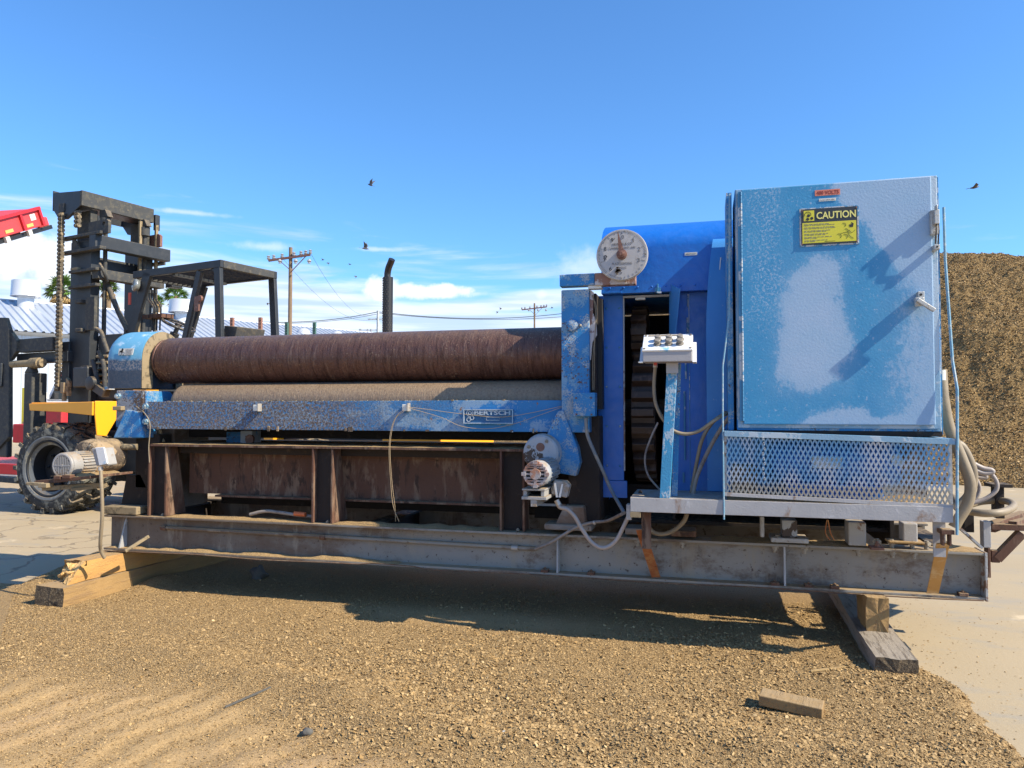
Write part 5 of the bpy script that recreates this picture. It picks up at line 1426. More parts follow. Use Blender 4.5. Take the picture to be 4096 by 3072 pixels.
rg = random.Random(5); m = MB()
for i, (row, ln) in enumerate(((0, .70), (1, .82), (3, .82), (4, .88), (6, .72), (7, .50), (9, .68), (10, .60), (12, .76), (13, .25), (15, .66), (16, .30))):
    z = z0 + .575 * Hd - row * .030 * Hd; x = x0 + .05 * Wd
    while x < x0 + .05 * Wd + ln * .65 * Wd:
        w = rg.uniform(.008, .024); m.box(x, x + w, yy - .0006, yy - .0001, z - .014 * Hd, z); x += w + .004
m.build('sign_small_print', 'faded_ink', sg)
text_mesh('BERTSCH', 'sign_maker_name', 'black_ink', sg, x0 + .42 * Wd, x0 + .60 * Wd, z0 + .062 * Hd, z0 + .085 * Hd, yy - .0002, .0004)
m = MB()
def poly(m, pts, mat=None): m.prism(pts, 'y', yy - .0007, yy - .0001)
poly(m, [(x0 + .86 * Wd, z0 + .43 * Hd), (x0 + .92 * Wd, z0 + .43 * Hd), (x0 + .935 * Wd, z0 + .52 * Hd), (x0 + .90 * Wd, z0 + .565 * Hd), (x0 + .885 * Wd, z0 + .55 * Hd), (x0 + .90 * Wd, z0 + .51 * Hd), (x0 + .85 * Wd, z0 + .50 * Hd)])
for cx_, cz_, r in ((.67, .20, .012), (.78, .18, .012), (.80, .34, .010), (.76, .50, .010)):
    m.tube([(x0 + cx_ * Wd + r * math.cos(t), yy - .0005, z0 + cz_ * Hd + r * math.sin(t)) for t in np.linspace(-1.2, 2.2, 8)], .0009, 4, 0)
m.tube([(x0 + .70 * Wd, yy - .0005, z0 + .27 * Hd), (x0 + .83 * Wd, yy - .0005, z0 + .30 * Hd), (x0 + .86 * Wd, yy - .0005, z0 + .20 * Hd), (x0 + .93 * Wd, yy - .0005, z0 + .12 * Hd)], .0008, 4)
m.tube([(x0 + .85 * Wd, yy - .0005, z0 + .36 * Hd), (x0 + .90 * Wd, yy - .0005, z0 + .28 * Hd), (x0 + .96 * Wd, yy - .0005, z0 + .35 * Hd)], .0008, 4)
m.build('sign_pictograms', 'black_ink', sg)
for fx, fz in ((.015, .96), (.985, .965), (.012, .03), (.985, .03)): MB().lathe((x0 + fx * Wd, 4.0148, z0 + fz * Hd), (0, -1, 0), [(0, .004), (.0015, .003)], 10).build('sign_screw', 'pointer_rust', sg)
# 480 VOLTS label and dymo strip
a = at(3260, 785, 4.02); b = at(3360, 755, 4.02); xa, xb = a.x, b.x; za = (at(3260, 785, 4.02).z + at(3360, 777, 4.02).z) / 2; zb = (at(3260, 762, 4.02).z + at(3360, 754, 4.02).z) / 2
m = MB(); m.box(xa, xb, 4.0195, 4.0212, za, zb); vl = m.build('voltage_label', 'label_orange', cb)
text_mesh('480 VOLTS', 'label_lettering', 'label_ink_red', vl, xa + .007, xb - .006, za + .005, zb - .005, 4.0190, .0005, bold=.02)
a = at(3276, 806, 4.02); b = at(3344, 794, 4.02); za = a.z; zb = at(3276, 795, 4.02).z
m = MB(); m.box(a.x, b.x, 4.0195, 4.0212, za, zb); vl = m.build('name_strip', 'label_white', cb)
text_mesh('bertsch plate roller', 'strip_lettering', 'faded_ink', vl, a.x + .005, b.x - .005, za + .003, zb - .004, 4.0190, .0005)
# gland with white ring on right side
m = MB(); p = at(3772, 1505, 4.15); m.cyl((p.x - .01, p.y, p.z + .03), (p.x - .01, p.y, p.z - .02), .022, 12); m.tube([p + Vector((-.03, 0, .0)), p + Vector((-.03, 0, .05)), p + Vector((-.015, 0, .055)), p + Vector((-.012, 0, .03))], .006, 6); m.build('cable_gland', 'label_white', cb, smooth=40)

# ================================================================== CONTROL STATION
cs = thing('control_station', 'small pushbutton console on a peeling blue post beside the cabinet', 'control station', (-.21, 4.0, .833))
zt = 1.545
m = MB(); X0, X1 = -.322, -.070
yf, yb_, zf_, zb_ = 3.94, 4.075, 1.607, 1.698
m.prism([(3.94, 1.548), (4.10, 1.548), (4.10, 1.690), (4.075, 1.690), (3.94, 1.600)], 'x', X0, X1)
cx_ = m.build('console_box', 'console_side', cs, bevel=.004)
sl = Vector((0, yb_ - yf, zb_ - zf_)); nrm = Vector((0, -(zb_ - zf_), yb_ - yf)).normalized(); slu = sl.normalized()
c0 = Vector(((X0 + X1) / 2, (yf + yb_) / 2, (zf_ + zb_) / 2))
m = MB(); m.obox(c0, (.5 * (X1 - X0) + .004, 0, 0), slu * (sl.length / 2 + .004), nrm * .006); ld = m.build('console_lid', 'console_white', cs, bevel=.003)
for r_ in range(2):
    for c_ in range(3):
        q = c0 + Vector((-.046 + c_ * .058 - .006, 0, 0)) + slu * (-.026 + r_ * .045)
        m = MB(); m.lathe(q + nrm * .005, nrm, [(0, .0205), (.006, .0205), (.008, .012), (.018, .012), (.019, .0165), (.027, .0175), (.031, .014)], 24)
        m.build('push_button', 'button_grey', cs, smooth=35)
m = MB(); m.obox(c0 + slu * (sl.length / 2 - .012) + nrm * .0075 + Vector((-.02, 0, 0)), (.085, 0, 0), slu * .006, nrm * .001); m.build('label_strip', 'hose_tan', cs)
for sx in (-1, 1):
    for sy in (-1, 1): MB().hexbolt(c0 + Vector((sx * .118, 0, 0)) + slu * (sy * .070) + nrm * .005, nrm, .007, .004).build('lid_screw', 'bolt_steel', cs)
m = MB(); m.prism([(3.93, 1.545), (4.0, 1.545), (4.10, 1.63), (4.10, 1.640), (4.0, 1.555), (3.93, 1.55)], 'x', X0 - .022, X0 - .002); m.build('mounting_ear', 'console_white', cs); m = MB(); m.prism([(3.935, 1.545), (4.10, 1.545), (4.10, 1.655), (4.03, 1.655)], 'x', X1 + .002, X1 + .022); m.build('mounting_ear', 'console_white', cs)
m = MB(); b0, b1 = -.243, -.190; t0, t1 = -.200, -.146
vs = [(b0, 3.985, .833), (b1, 3.985, .833), (b1, 4.04, .833), (b0, 4.04, .833), (t0, 4.01, 1.546), (t1, 4.01, 1.546), (t1, 4.065, 1.546), (t0, 4.065, 1.546)]
m.add(vs, [(0, 3, 2, 1), (4, 5, 6, 7), (0, 1, 5, 4), (1, 2, 6, 5), (2, 3, 7, 6), (3, 0, 4, 7)]); m.build('post', 'cyan_post', cs, bevel=.002)
m = MB(); vs = [(b1 + .001, 4.10, .833), (b1 + .035, 4.10, .833), (b1 + .035, 4.106, .833), (b1 + .001, 4.106, .833), (t1 + .001, 4.10, 1.546), (t1 + .016, 4.10, 1.546), (t1 + .016, 4.106, 1.546), (t1 + .001, 4.106, 1.546)]
m.add(vs, [(0, 3, 2, 1), (4, 5, 6, 7), (0, 1, 5, 4), (1, 2, 6, 5), (2, 3, 7, 6), (3, 0, 4, 7)]); m.build('post_rear_strap', 'blue_worn', cs)
m = MB(); m.box(t0 - .004, t1 + .004, 3.992, 4.008, 1.49, 1.546); m.build('post_sleeve', 'console_side', cs)
m = MB()
for dx in (-.006, 0, .006): m.cyl(at(2622, 1445, 4.0) + Vector((dx, 0, .02)), at(2622, 1462, 4.0) + Vector((dx, 0, 0)), .003, 6)
m.build('red_wires', 'wire_red', cs)

# ================================================================== HOSES (each hangs on its own)
def hose(pts, r, mat, label, name='cable_hose', Y=None, group=None, clamp=None):
    P = [at(p[0], p[1], p[2] if len(p) > 2 else Y) for p in pts]
    t = thing(name, label, 'hose', tuple(P[0]), 0, group)
    MB().tube(P, r, 12, 8).build('hose', mat, t, smooth=60)
    if clamp:
        a = at(*clamp[0]); b = at(*clamp[1]); MB().cyl(a, b, r * 1.35, 14).build('hose_clamp', 'fitting', t, smooth=40)
    return t


hose([(2622, 1458), (2616, 1540), (2622, 1610), (2645, 1665), (2675, 1705), (2700, 1726), (2745, 1736), (2800, 1722), (2860, 1680), (2920, 1648, 4.2)], .0095, 'hose_tan', 'tan conduit dropping from the pushbutton console and curving to the cabinet', Y=4.07, clamp=((2622, 1452, 4.07), (2621, 1470, 4.07)))
hose([(2632, 1690), (2600, 1760), (2580, 1830), (2592, 1900), (2640, 1960)], .006, 'hose_dusty', 'thin dark hose bowing out in front of the open gear housing', Y=4.4)
hose([(2930, 1650, 4.15), (2880, 1720), (2835, 1800), (2790, 1900), (2772, 1975)], .0115, 'hose_dusty', 'dusty conduit running steeply down from the cabinet corner, right one of two', Y=4.25)
hose([(2905, 1650, 4.2), (2850, 1690), (2808, 1760), (2785, 1860), (2765, 1975)], .0105, 'hose_tan', 'tan conduit curving down behind the other, left one of two under the cabinet corner', Y=4.28)
hose([(2343, 1672), (2350, 1740), (2378, 1810), (2410, 1880), (2445, 1960), (2497, 2052, 4.1)], .0105, 'hose_bluegrey', 'blue grey hose slanting from the blue switch box down to the platform', Y=4.33)
hose([(2142, 2196, 4.43), (2200, 2172), (2300, 2112), (2370, 2090), (2430, 2083), (2488, 2056, 4.12)], .0095, 'hose_dusty', 'grey hose rising from the web conduit to the platform corner', Y=4.36, clamp=((2374, 2092, 4.33), (2380, 2090, 4.33)))
hose([(2228, 2003), (2238, 2028), (2270, 2038), (2300, 2068), (2330, 2120), (2370, 2172), (2415, 2192), (2462, 2165), (2495, 2105), (2512, 2068)], .0115, 'hose_white', 'pale hose sagging in a loop from the right motor terminal box', Y=4.13, clamp=((2226, 2000, 4.13), (2236, 2020, 4.13)))
hose([(2748, 2055), (2735, 2085), (2700, 2118), (2655, 2136), (2615, 2130), (2590, 2105)], .0125, 'hose_tan', 'brown hose looping below the platform beside the rusty strap', Y=4.25)
hose([(403, 1872, 3.99), (407, 1960, 3.98), (409, 2060, 3.99), (402, 2160, 4.02), (403, 2200, 4.05), (418, 2232, 4.08)], .0115, 'hose_tan', 'tan conduit dropping straight from the left motor terminal box to the timber', Y=4.0, clamp=((403, 1866, 3.99), (403, 1882, 3.99)))
hose([(545, 1625, 4.46), (580, 1655), (600, 1700), (595, 1790), (598, 1850)], .0035, 'hose_tan', 'thin bare cable curving past the left end of the blue bed beam', Y=4.42, name='thin_cable')
G = 'heavy hoses coiled at the right end of the machine'
hose([(3765, 1480, 4.3), (3775, 1600), (3800, 1720), (3845, 1830), (3880, 1930), (3872, 2010), (3835, 2075), (3815, 2110)], .027, 'hose_tan', 'thickest tan hose hanging down the right side of the cabinet', Y=4.28, group=G)
hose([(3815, 1770), (3850, 1790), (3885, 1860), (3892, 1930), (3868, 1990), (3815, 2035)], .024, 'hose_tan', 'thick tan hose bulging out just right of the mesh guard', Y=4.5, group=G)
hose([(3815, 1990, 4.7), (3850, 2035, 4.55), (3920, 2052, 4.45), (4000, 2050, 4.45), (4048, 2032, 4.6), (4050, 2014, 4.8), (4010, 2003, 4.95), (3930, 2006, 5.0), (3860, 2025, 4.9)], .020, 'hose_tan', 'thick tan hose lying in a wide flat loop over the end frame', group=G)
for k_, pts in enumerate(([(3850, 1835), (3885, 1850), (3930, 1872), (3965, 1880), (3968, 1890), (3930, 1892), (3885, 1872)],
                          [(3855, 1862), (3890, 1885), (3935, 1898), (3942, 1910), (3910, 1908), (3870, 1895)],
                          [(3960, 1888), (3985, 1925), (3985, 1960), (3950, 1990), (3900, 2010), (3850, 2022)],
                          [(3900, 1905), (3918, 1950), (3905, 1990), (3870, 2018)])):
    hose([(u, v, 4.72 + .06 * k_) for u, v in pts], (.013, .012, .012, .011)[k_], 'hose_white', ('pinkish hose end looping furthest right above the black post', 'pinkish hose in a short loop just under the longest loop', 'pinkish hose arching from the loops down toward the flat tan coil', 'pinkish hose curving down inside the arch beside the thick tan hose')[k_], group=G)
# dangling copper wires below the platform
m = MB(); m.tube([at(3308, 2080, 4.3), at(3302, 2130, 4.3), at(3320, 2160, 4.3)], .003, 5); m.tube([at(3312, 2080, 4.3), at(3322, 2130, 4.3), at(3338, 2162, 4.3)], .003, 5); tag(m.build('loose_wires', 'strap_rust', None), 'orange brown loose wires dangling under the platform beam', 'wire')
m = MB(); a = at(595, 2145, 4.32); m.bar(at(500, 2205, 4.18), a, .02, .02); tag(m.build('pry_bar', 'tan_dirty_steel', None, bevel=.003), 'short pale rod leaning from the broken timber onto the skid beam', 'rod')

# seams, rivets and runs that break up the large sheet-metal faces
m = MB(); m.box(-.205, -.201, HY - .003, HY - .0005, .82, 2.0); m.box(-.10, -.096, HY - .003, HY - .0005, .82, 2.0); m.build('panel_seam', 'blue_trim', pr)
for x in (-.600, -.520):
    for i in range(5):
        m = MB(); m.lathe((x, HY, 1.93 - i * .245), (0, -1, 0), [(0, .007), (.003, .006), (.004, .002)], 10); m.build('rivet', 'blue_trim', pr, smooth=60)
for i in range(8):
    m = MB(); m.lathe((-.57 + i * .085, HD, 2.045), (0, -1, 0), [(0, .006), (.003, .005), (.004, .002)], 10); m.build('rivet', 'blue_fresh', pr, smooth=60)
rg = random.Random(31); m = MB()
for i in range(12):      # caked drips of husk dust along the lower edge of the bed beam and the flanges
    x = rg.uniform(-3.8, -1.0); w = rg.uniform(.004, .016); h = rg.uniform(.004, .018)
    m.obox((x, 4.448, 1.162 + h * .4), (w, 0, 0), (0, .003, 0), (0, 0, h))
m.build('caked_dirt', 'gear_grime', pr)
m = MB()
for i in range(60):
    x = rg.uniform(-3.75, -1.2); m.obox((x, 4.452 + rg.uniform(0, .015), 1.357), (rg.uniform(.003, .012), 0, 0), (0, .005, 0), (0, 0, rg.uniform(.001, .005)))
m.build('caked_dirt', 'tan_dirty_steel', pr)

m = MB(); m.box(-.95, -.66, 4.92, 5.25, .56, 1.30); m.build('added_dark_block', 'dark_frame', pr)  # dark block added so bright ground doesn't show through the gap
m = MB(); m.box(-1.14, -.951, 4.95, 5.20, .56, .985); m.build('added_dark_block', 'dark_frame', pr)  # second dark block, added to close the bright gap beside the motor
m = MB(); m.box(-.66, 1.0, 5.0, 5.02, .55, .80); m.build('added_base_plate', 'dark_frame', pr)  # dark plate added to close the bright gap below the housing

# ================================================================== FORKLIFT
FO = Vector((-7.77, 7.41, 0)); FA = math.radians(-13.3)
_ex = Vector((math.cos(FA), math.sin(FA), 0)); _ey = Vector((-math.sin(FA), math.cos(FA), 0))
fk = thing('forklift', 'big old yellow and black forklift with tall chain mast parked behind the rolls', 'forklift', tuple(FO), FA)


def fl(u, v, y):
    d = ray(u, v); k = (y + FO.dot(_ey)) / d.dot(_ey); p = d * k
    q = Vector((p.x - FO.x, p.y - FO.y, 0))
    return Vector((q.dot(_ex), y, H_EYE + p.z))


def F(m, name, mat, smooth=None, bevel=0.0, parent=None, label=None, kind=None):
    return m.build(name, mat, parent or fk, smooth=smooth, bevel=bevel, local=True, label=label, kind=kind)


FF = F


def wheel(x, y, z, r, w, rr, name='wheel', lug=22, turn=0.0):
    def F(m, *a, **k_):
        c_, s_ = math.cos(turn), math.sin(turn)
        m.v = [(x + (p[0] - x) * c_ - (p[1] - y) * s_, y + (p[0] - x) * s_ + (p[1] - y) * c_, p[2]) for p in m.v]
        return FF(m, *a, **k_)
    ty = F(MB().lathe((x, y, z), (0, 1, 0), [(.03, rr * 1.02), (.0, rr * 1.10), (-.004, rr * 1.16), (.004, r * .86), (.03, r * .94), (.055, r * .962), (w - .055, r * .962), (w - .03, r * .94), (w, r * .86), (w, rr)], 56, cap=False), 'tyre', 'tyre_rubber', smooth=35)
    m = MB(); rg = random.Random(int(x * 10 + y * 7))
    for i in range(lug):
        for sd in (0, 1):
            a = 2 * math.pi * (i + sd * .5) / lug; a2 = a + .10
            c1 = Vector((x + math.cos(a) * r * .955, y + (.012 if sd == 0 else w - .012), z + math.sin(a) * r * .955)); c2 = Vector((x + math.cos(a2) * r * .965, y + w * .5, z + math.sin(a2) * r * .965))
            d = (c2 - c1); rad = Vector((math.cos(a), 0, math.sin(a))); tn = Vector((-math.sin(a), 0, math.cos(a)))
            m.obox((c1 + c2) / 2, d / 2, tn * r * .040, rad * r * .042)
            if sd == 0: m.obox(c1 - rad * r * .03 + Vector((0, -.004, 0)), tn * r * .045, rad * r * .055, Vector((0, .012, 0)))
    F(m, 'tread_lugs', 'tyre_rubber', parent=ty, bevel=.004)
    rim = F(MB().lathe((x, y, z), (0, 1, 0), [(.004, rr * 1.05), (-.004, rr * 1.10), (-.010, rr * 1.06), (.0, rr * .99), (.02, rr * .95), (.04, rr * .88), (.055, rr * .80)], 56, cap=False), 'rim', 'rim_grey', smooth=30)
    F(MB().tube([(x + rr * .93 * math.cos(a), y + .016, z + rr * .93 * math.sin(a)) for a in np.linspace(0, 2 * math.pi, 49)], .013, 6, 0), 'rim_shade_ring', 'rim_dark', parent=rim, smooth=60)  # dark ring added to paint in the rim's stepped shading
    F(MB().lathe((x, y, z), (0, 1, 0), [(.056, rr * .80), (w * .78, rr * .78)], 40, cap=False), 'rim_well', 'rim_dark', parent=rim, smooth=40)
    F(MB().lathe((x, y + w * .8, z), (0, 1, 0), [(0, rr * .82), (.02, rr * .82)], 40), 'rim_disc', 'rim_dark', parent=rim)
    F(MB().lathe((x, y + w * .45, z), (0, 1, 0), [(0, .06), (.01, .10), (.12, .13)], 24), 'hub', 'rim_dark', parent=rim, smooth=35)
    for i in range(8):
        m = MB(); a = i * math.pi / 4; m.hexbolt((x + math.cos(a) * rr * .55, y + w * .79, z + math.sin(a) * rr * .55), (0, -1, 0), .02, .03)
        F(m, 'wheel_nut', 'rim_dark', parent=rim)
    return ty


wheel(-.13, 0, .565, .568, .27, .365, turn=.20)
wheel(-.19, .30, .565, .565, .27, .365, turn=.20)
wheel(0, 1.80, .565, .565, .27, .365)
wheel(3.95, .12, .50, .505, .26, .30)
wheel(3.95, 1.75, .50, .505, .26, .30)
F(MB().cyl((0, .1, .565), (0, 2.1, .565), .10, 16), 'front_axle', 'rim_dark')
F(MB().cyl((3.95, .3, .5), (3.95, 1.9, .5), .08, 16), 'rear_axle', 'rim_dark')
m = MB(); m.box(-.1, 4.55, .66, 1.62, .50, 1.02); F(m, 'chassis', 'black_steel', bevel=.02)
m = MB(); m.prism([(1.30, 1.02), (4.55, 1.02), (4.62, 1.5), (4.45, 1.92), (2.35, 1.95), (2.05, 1.50), (1.30, 1.45)], 'y', .62, 1.66); F(m, 'engine_hood', 'yellow_paint', bevel=.03)
m = MB(); m.prism([(4.6, .45), (5.2, .5), (5.25, 1.5), (5.0, 1.80), (4.7, 1.80)], 'y', .68, 1.80); F(m, 'counterweight', 'yellow_paint', bevel=.06)
for x0_, x1_ in ((3.02, 3.17), (4.65, 5.35)):
    m = MB(); m.box(x0_, x1_, .50, .66, .70, 1.03); F(m, 'side_step', 'yellow_paint', bevel=.01)
# fender
pl = [(-.71, 1.372), (.62, 1.392), (.62, 1.225), (.0, 1.265), (-.69, 1.285)]
m = MB(); m.prism(pl, 'y', .08, .105); m.box(-.70, .615, .106, .72, 1.372, 1.388); m.prism([(.10, 1.40), (.46, 1.40), (.41, 1.23), (.25, .97), (.13, .985), (.10, 1.25)], 'x', .622, .645)
F(m, 'fender', 'yellow_paint', bevel=.008)
m = MB(); m.box(.60, .86, .62, .80, 1.39, 1.56); F(m, 'battery_cover', 'yellow_paint', bevel=.01)
# mast
for y0_, nm_ in ((.70, 'outer'), (1.50, 'outer')):
    m = MB(); m.box(-.90, -.46, y0_, y0_ + .05, .25, 3.60); m.box(-.465, -.43, y0_ - .008, y0_ + .12, .25, 3.60); m.box(-.90, -.87, y0_ + .051, y0_ + .12, .25, 3.60); up_ = F(m, 'mast_upright', 'black_steel', bevel=.006)
    m = MB(); m.box(-.86, -.55, y0_ + .055, y0_ + .10, .30, 4.03); m.box(-.55, -.52, y0_ + .03, y0_ + .13, .3, 4.03); F(m, 'inner_upright', 'black_dusty', bevel=.004)
    m = MB(); cy_ = .87 if y0_ < 1 else 1.46; m.cyl((-.40, cy_, 1.6), (-.40, cy_, 3.90), .028, 12); m.cyl((-.40, cy_, 3.80), (-.40, cy_, 3.92), .070, 16); F(m, 'lift_cylinder', 'black_dusty', smooth=40)
    m = MB(); m.prism([(-.48, 3.93), (-.30, 3.93), (-.36, 4.03), (-.48, 4.03)], 'y', cy_ - .04, cy_ + .04); F(m, 'cylinder_cap', 'black_dusty')
for x_, y_ in ((-.30, 1.66), (-.30, 1.40)):
    m = MB(); m.box(x_ - .12, x_ - .085, y_ - .03, y_ + .01, 1.4, 4.0); F(m, 'guide_strip', 'tan_dirty_steel')
# small ledges on the near upright
for z_, t_ in ((2.35, .035), (3.0 - 1.15 - .25, .035)):
    pass
for u_, v_ in ((322, 1205), (322, 1320), (345, 1470)):
    q = fl(u_, v_, .66); m = MB(); m.box(q.x - .07, q.x + .07, .62, .70, q.z - .03, q.z + .02); F(m, 'mast_lug', 'black_dusty', bevel=.008)
m = MB(); q0 = fl(352, 1190, .68); q1 = fl(372, 1320, .68); m.box(q0.x - .02, q1.x + .05, .66, .70, q1.z, q0.z); F(m, 'wear_strip', 'black_dusty')
# crosshead
pl = [(-1.13, 4.30), (-.50, 4.245), (-.50, 4.05), (-.83, 3.90), (-1.0, 3.915), (-1.13, 4.06)]
for y_ in (.58, 1.60):
    m = MB(); m.prism(pl, 'y', y_, y_ + .04); F(m, 'crosshead_cheek', 'black_steel', bevel=.006)
m = MB(); m.box(-1.15, -1.131, .58, 1.64, 4.05, 4.33); F(m, 'crosshead_front_plate', 'black_steel', bevel=.004)
m = MB(); m.box(-.499, -.45, .56, 1.64, 4.035, 4.24); F(m, 'crosshead_beam', 'black_dusty', bevel=.006)
m = MB(); m.box(-.80, -.50, .625, 1.595, 4.045, 4.07); F(m, 'crosshead_web', 'black_steel')
m = MB(); m.box(-.98, -.86, .565, .582, 4.00, 4.12); F(m, 'anchor_plate', 'black_dusty', bevel=.004)
m = MB(); m.box(-.47, -.42, 1.645, 1.72, 3.93, 4.16); F(m, 'crosshead_ear', 'black_steel', bevel=.006)
# fixed head beam with lugs
m = MB(); m.box(-.34, -.20, .60, 1.74, 3.455, 3.63); F(m, 'head_beam', 'black_steel', bevel=.010)
for z_ in (3.645, 3.445):
    for y_ in (.60, 1.68):
        m = MB(); m.box(-1.0, -.345 if y_ > 1 else -.10, y_ - (0 if y_ > 1 else .002), y_ + .09, z_ - .02, z_ + .02); F(m, 'head_flange', 'black_dusty', bevel=.006)
m = MB(); m.prism([(-.78, 3.465), (-.60, 3.465), (-.72, 3.625), (-.78, 3.625)], 'y', .64, .66); F(m, 'head_gusset', 'black_dusty')
for y_ in (.64, 1.64):
    lug = [(-.40, 3.76), (.02, 3.76), (.02, 3.90), (-.015, 3.945), (-.40, 3.945)]
    # plate built round a real hole
    cx_, cz_, hr = (-.09, 3.755, .036) if y_ < 1 else (-.40, 3.80, .036)
    ring = [(cx_ + hr * math.cos(a), cz_ + hr * math.sin(a)) for a in np.linspace(0, 2 * math.pi, 17)[:-1]]
    outer = [(cx_ + .095, cz_), (cx_ + .095, cz_ + .03), (cx_ + .06, cz_ + .06), (cx_ + .03, cz_ + .06), (cx_, cz_ + .06), (cx_ - .03, cz_ + .06), (cx_ - .325, cz_ + .06), (cx_ - .325, cz_ + .03), (cx_ - .325, cz_), (cx_ - .325, cz_ - .06), (cx_ - .325, cz_ - .125), (cx_ - .1, cz_ - .125), (cx_, cz_ - .125), (cx_ + .05, cz_ - .125), (cx_ + .095, cz_ - .125), (cx_ + .095, cz_ - .06)]
    m = MB(); vs = []
    for yy_ in (y_, y_ + .04): vs += [(x, yy_, z) for x, z in ring] + [(x, yy_, z) for x, z in outer]
    fs = []
    for i in range(16):
        j = (i + 1) % 16; fs += [(i, j, 16 + j, 16 + i), (32 + i, 48 + i, 48 + j, 32 + j), (i, 32 + i, 32 + j, j), (16 + i, 16 + j, 48 + j, 48 + i)]
    m.add(vs, fs); F(m, 'lifting_lug', 'black_dusty' if y_ < 1 else 'pointer_rust')
m = MB(); m.box(-.36, -.22, .66, 1.66, 3.05, 3.18); F(m, 'mid_beam', 'black_dusty', bevel=.008)
m = MB(); m.box(-.12, .02, 1.60, 1.78, 3.05, 3.14); F(m, 'mid_beam_end', 'black_steel', bevel=.008)
for z_ in (3.17, 2.96):
    m = MB(); m.box(-.80, -.20, .61, .69, z_ - .018, z_ + .018); F(m, 'mid_flange', 'black_dusty', bevel=.005)
m = MB(); m.box(-.78, -.62, .62, .68, 3.19, 3.23); F(m, 'hose_clamp_row', 'tan_dirty_steel', bevel=.01)
for za_, zb2_ in ((3.20, 3.38), (2.2, 2.3)):
    m = MB(); m.box(-.66, -.60, .75, 1.60, za_, zb2_); F(m, 'inner_crossmember', 'black_steel', bevel=.006)
m = MB(); m.box(-.70, -.66, .70, 1.62, 3.38, 3.42); F(m, 'inner_crossmember', 'black_dusty')
m = MB(); m.box(-.9, -.86, .7, 1.64, .9, 1.8); m.box(-.9, -.4, .95, 1.45, .3, 1.35); F(m, 'mast_base', 'black_steel', bevel=.01)
# chains
def chain(x, y, z0_, z1_, w, nm):
    m = MB(); n = int((z1_ - z0_) / .052)
    for i in range(n):
        z = z0_ + (i + .5) * (z1_ - z0_) / n
        m.lathe((x - w / 2, y, z), (1, 0, 0), [(0, .012), (0, .030), (w * .28, .030), (w * .28, .018), (w * .36, .018), (w * .36, .033), (w * .64, .033), (w * .64, .018), (w * .72, .018), (w * .72, .030), (w, .030), (w, .012)], 10)
    return F(m, nm, 'chain_dirty')
chain(-.885, .55, 1.55, 3.98, .082, 'lift_chain')
chain(-.60, .60, 3.76, 3.99, .085, 'short_chain')
chain(-.885, 1.66, 1.55, 3.98, .082, 'lift_chain')
m = MB(); q = fl(258, 1545, .55); m.box(q.x - .05, q.x + .03, .52, .60, q.z - .09, q.z + .05); m.box(q.x - .03, q.x + .01, .53, .58, q.z - .2, q.z - .09); m.prism([(q.x + .04, q.z - .13), (q.x + .08, q.z - .13), (q.x + .08, q.z + .08), (q.x + .02, q.z + .12)], 'y', .55, .60); F(m, 'chain_anchor', 'tan_dirty_steel', bevel=.006)
# carriage / fork positioner in front (left)
a_ = [fl(-60, 1270, .45), fl(20, 1270, .45), fl(35, 1318, .45), fl(35, 1748, .45), fl(-60, 1850, .45)]
m = MB(); m.prism([(p.x, p.z) for p in a_], 'y', .45, .51); F(m, 'fork_backrest', 'black_dusty', bevel=.01)
a_ = [fl(40, 1318, .5), fl(72, 1362, .5), fl(70, 1405, .5), fl(46, 1440, .5), fl(40, 1440, .5)]
m = MB(); m.prism([(p.x, p.z) for p in a_], 'y', .48, .54); F(m, 'backrest_ear', 'black_dusty', bevel=.006)
q0 = fl(76, 1364, .55); q1 = fl(217, 1402, .55)
m = MB(); m.box(q0.x, q1.x, .52, .66, q1.z, q0.z + .02); F(m, 'carriage_bar', 'black_dusty', bevel=.01)
q0 = fl(60, 1415, .6); q1 = fl(285, 1445, .6)
m = MB(); m.box(q0.x, -.8, .62, .74, q1.z, q0.z); F(m, 'carriage_bar', 'black_steel', bevel=.01)
m = MB(); q2 = fl(285, 1365, .66); m.box(-1.0, -.84, .66, .75, 1.55, q2.z); F(m, 'carriage_bar', 'black_steel', bevel=.01)
q0 = fl(50, 1457, .50); q1 = fl(130, 1457, .50)
m = MB(); m.cyl((q0.x, .50, q0.z), (q1.x + .05, .50, q0.z), .052, 20); m.cyl((q1.x, .50, q0.z), (q1.x + .20, .50, q0.z), .075, 20); m.cyl((q1.x + .20, .50, q0.z), (q1.x + .25, .50, q0.z), .055, 20); F(m, 'fork_shaft', 'tan_dirty_steel', smooth=40)
q0 = fl(96, 1492, .45); q1 = fl(122, 1742, .45)
m = MB(); m.box(q0.x, q1.x, .45, .66, .35, q0.z); m.prism([(q0.x - .03, q0.z), (q1.x - .02, q0.z), (q1.x - .06, q0.z + .09), (q0.x + .06, q0.z + .09)], 'y', .46, .56); F(m, 'fork_shank', 'black_dusty', bevel=.015)
m = MB(); m.box(-3.1, q1.x, .45, .58, .27, .345); F(m, 'fork_blade', 'black_dusty', bevel=.006)
m = MB(); m.box(-2.6, -1.95, .48, .56, .62, 1.05); F(m, 'fork_heel', 'black_steel', bevel=.02)
m = MB(); q0 = fl(0, 1430, .44); m.box(-2.21, -2.02, .42, .449, 1.62, 1.95); F(m, 'backrest_pad', 'black_steel', bevel=.01)
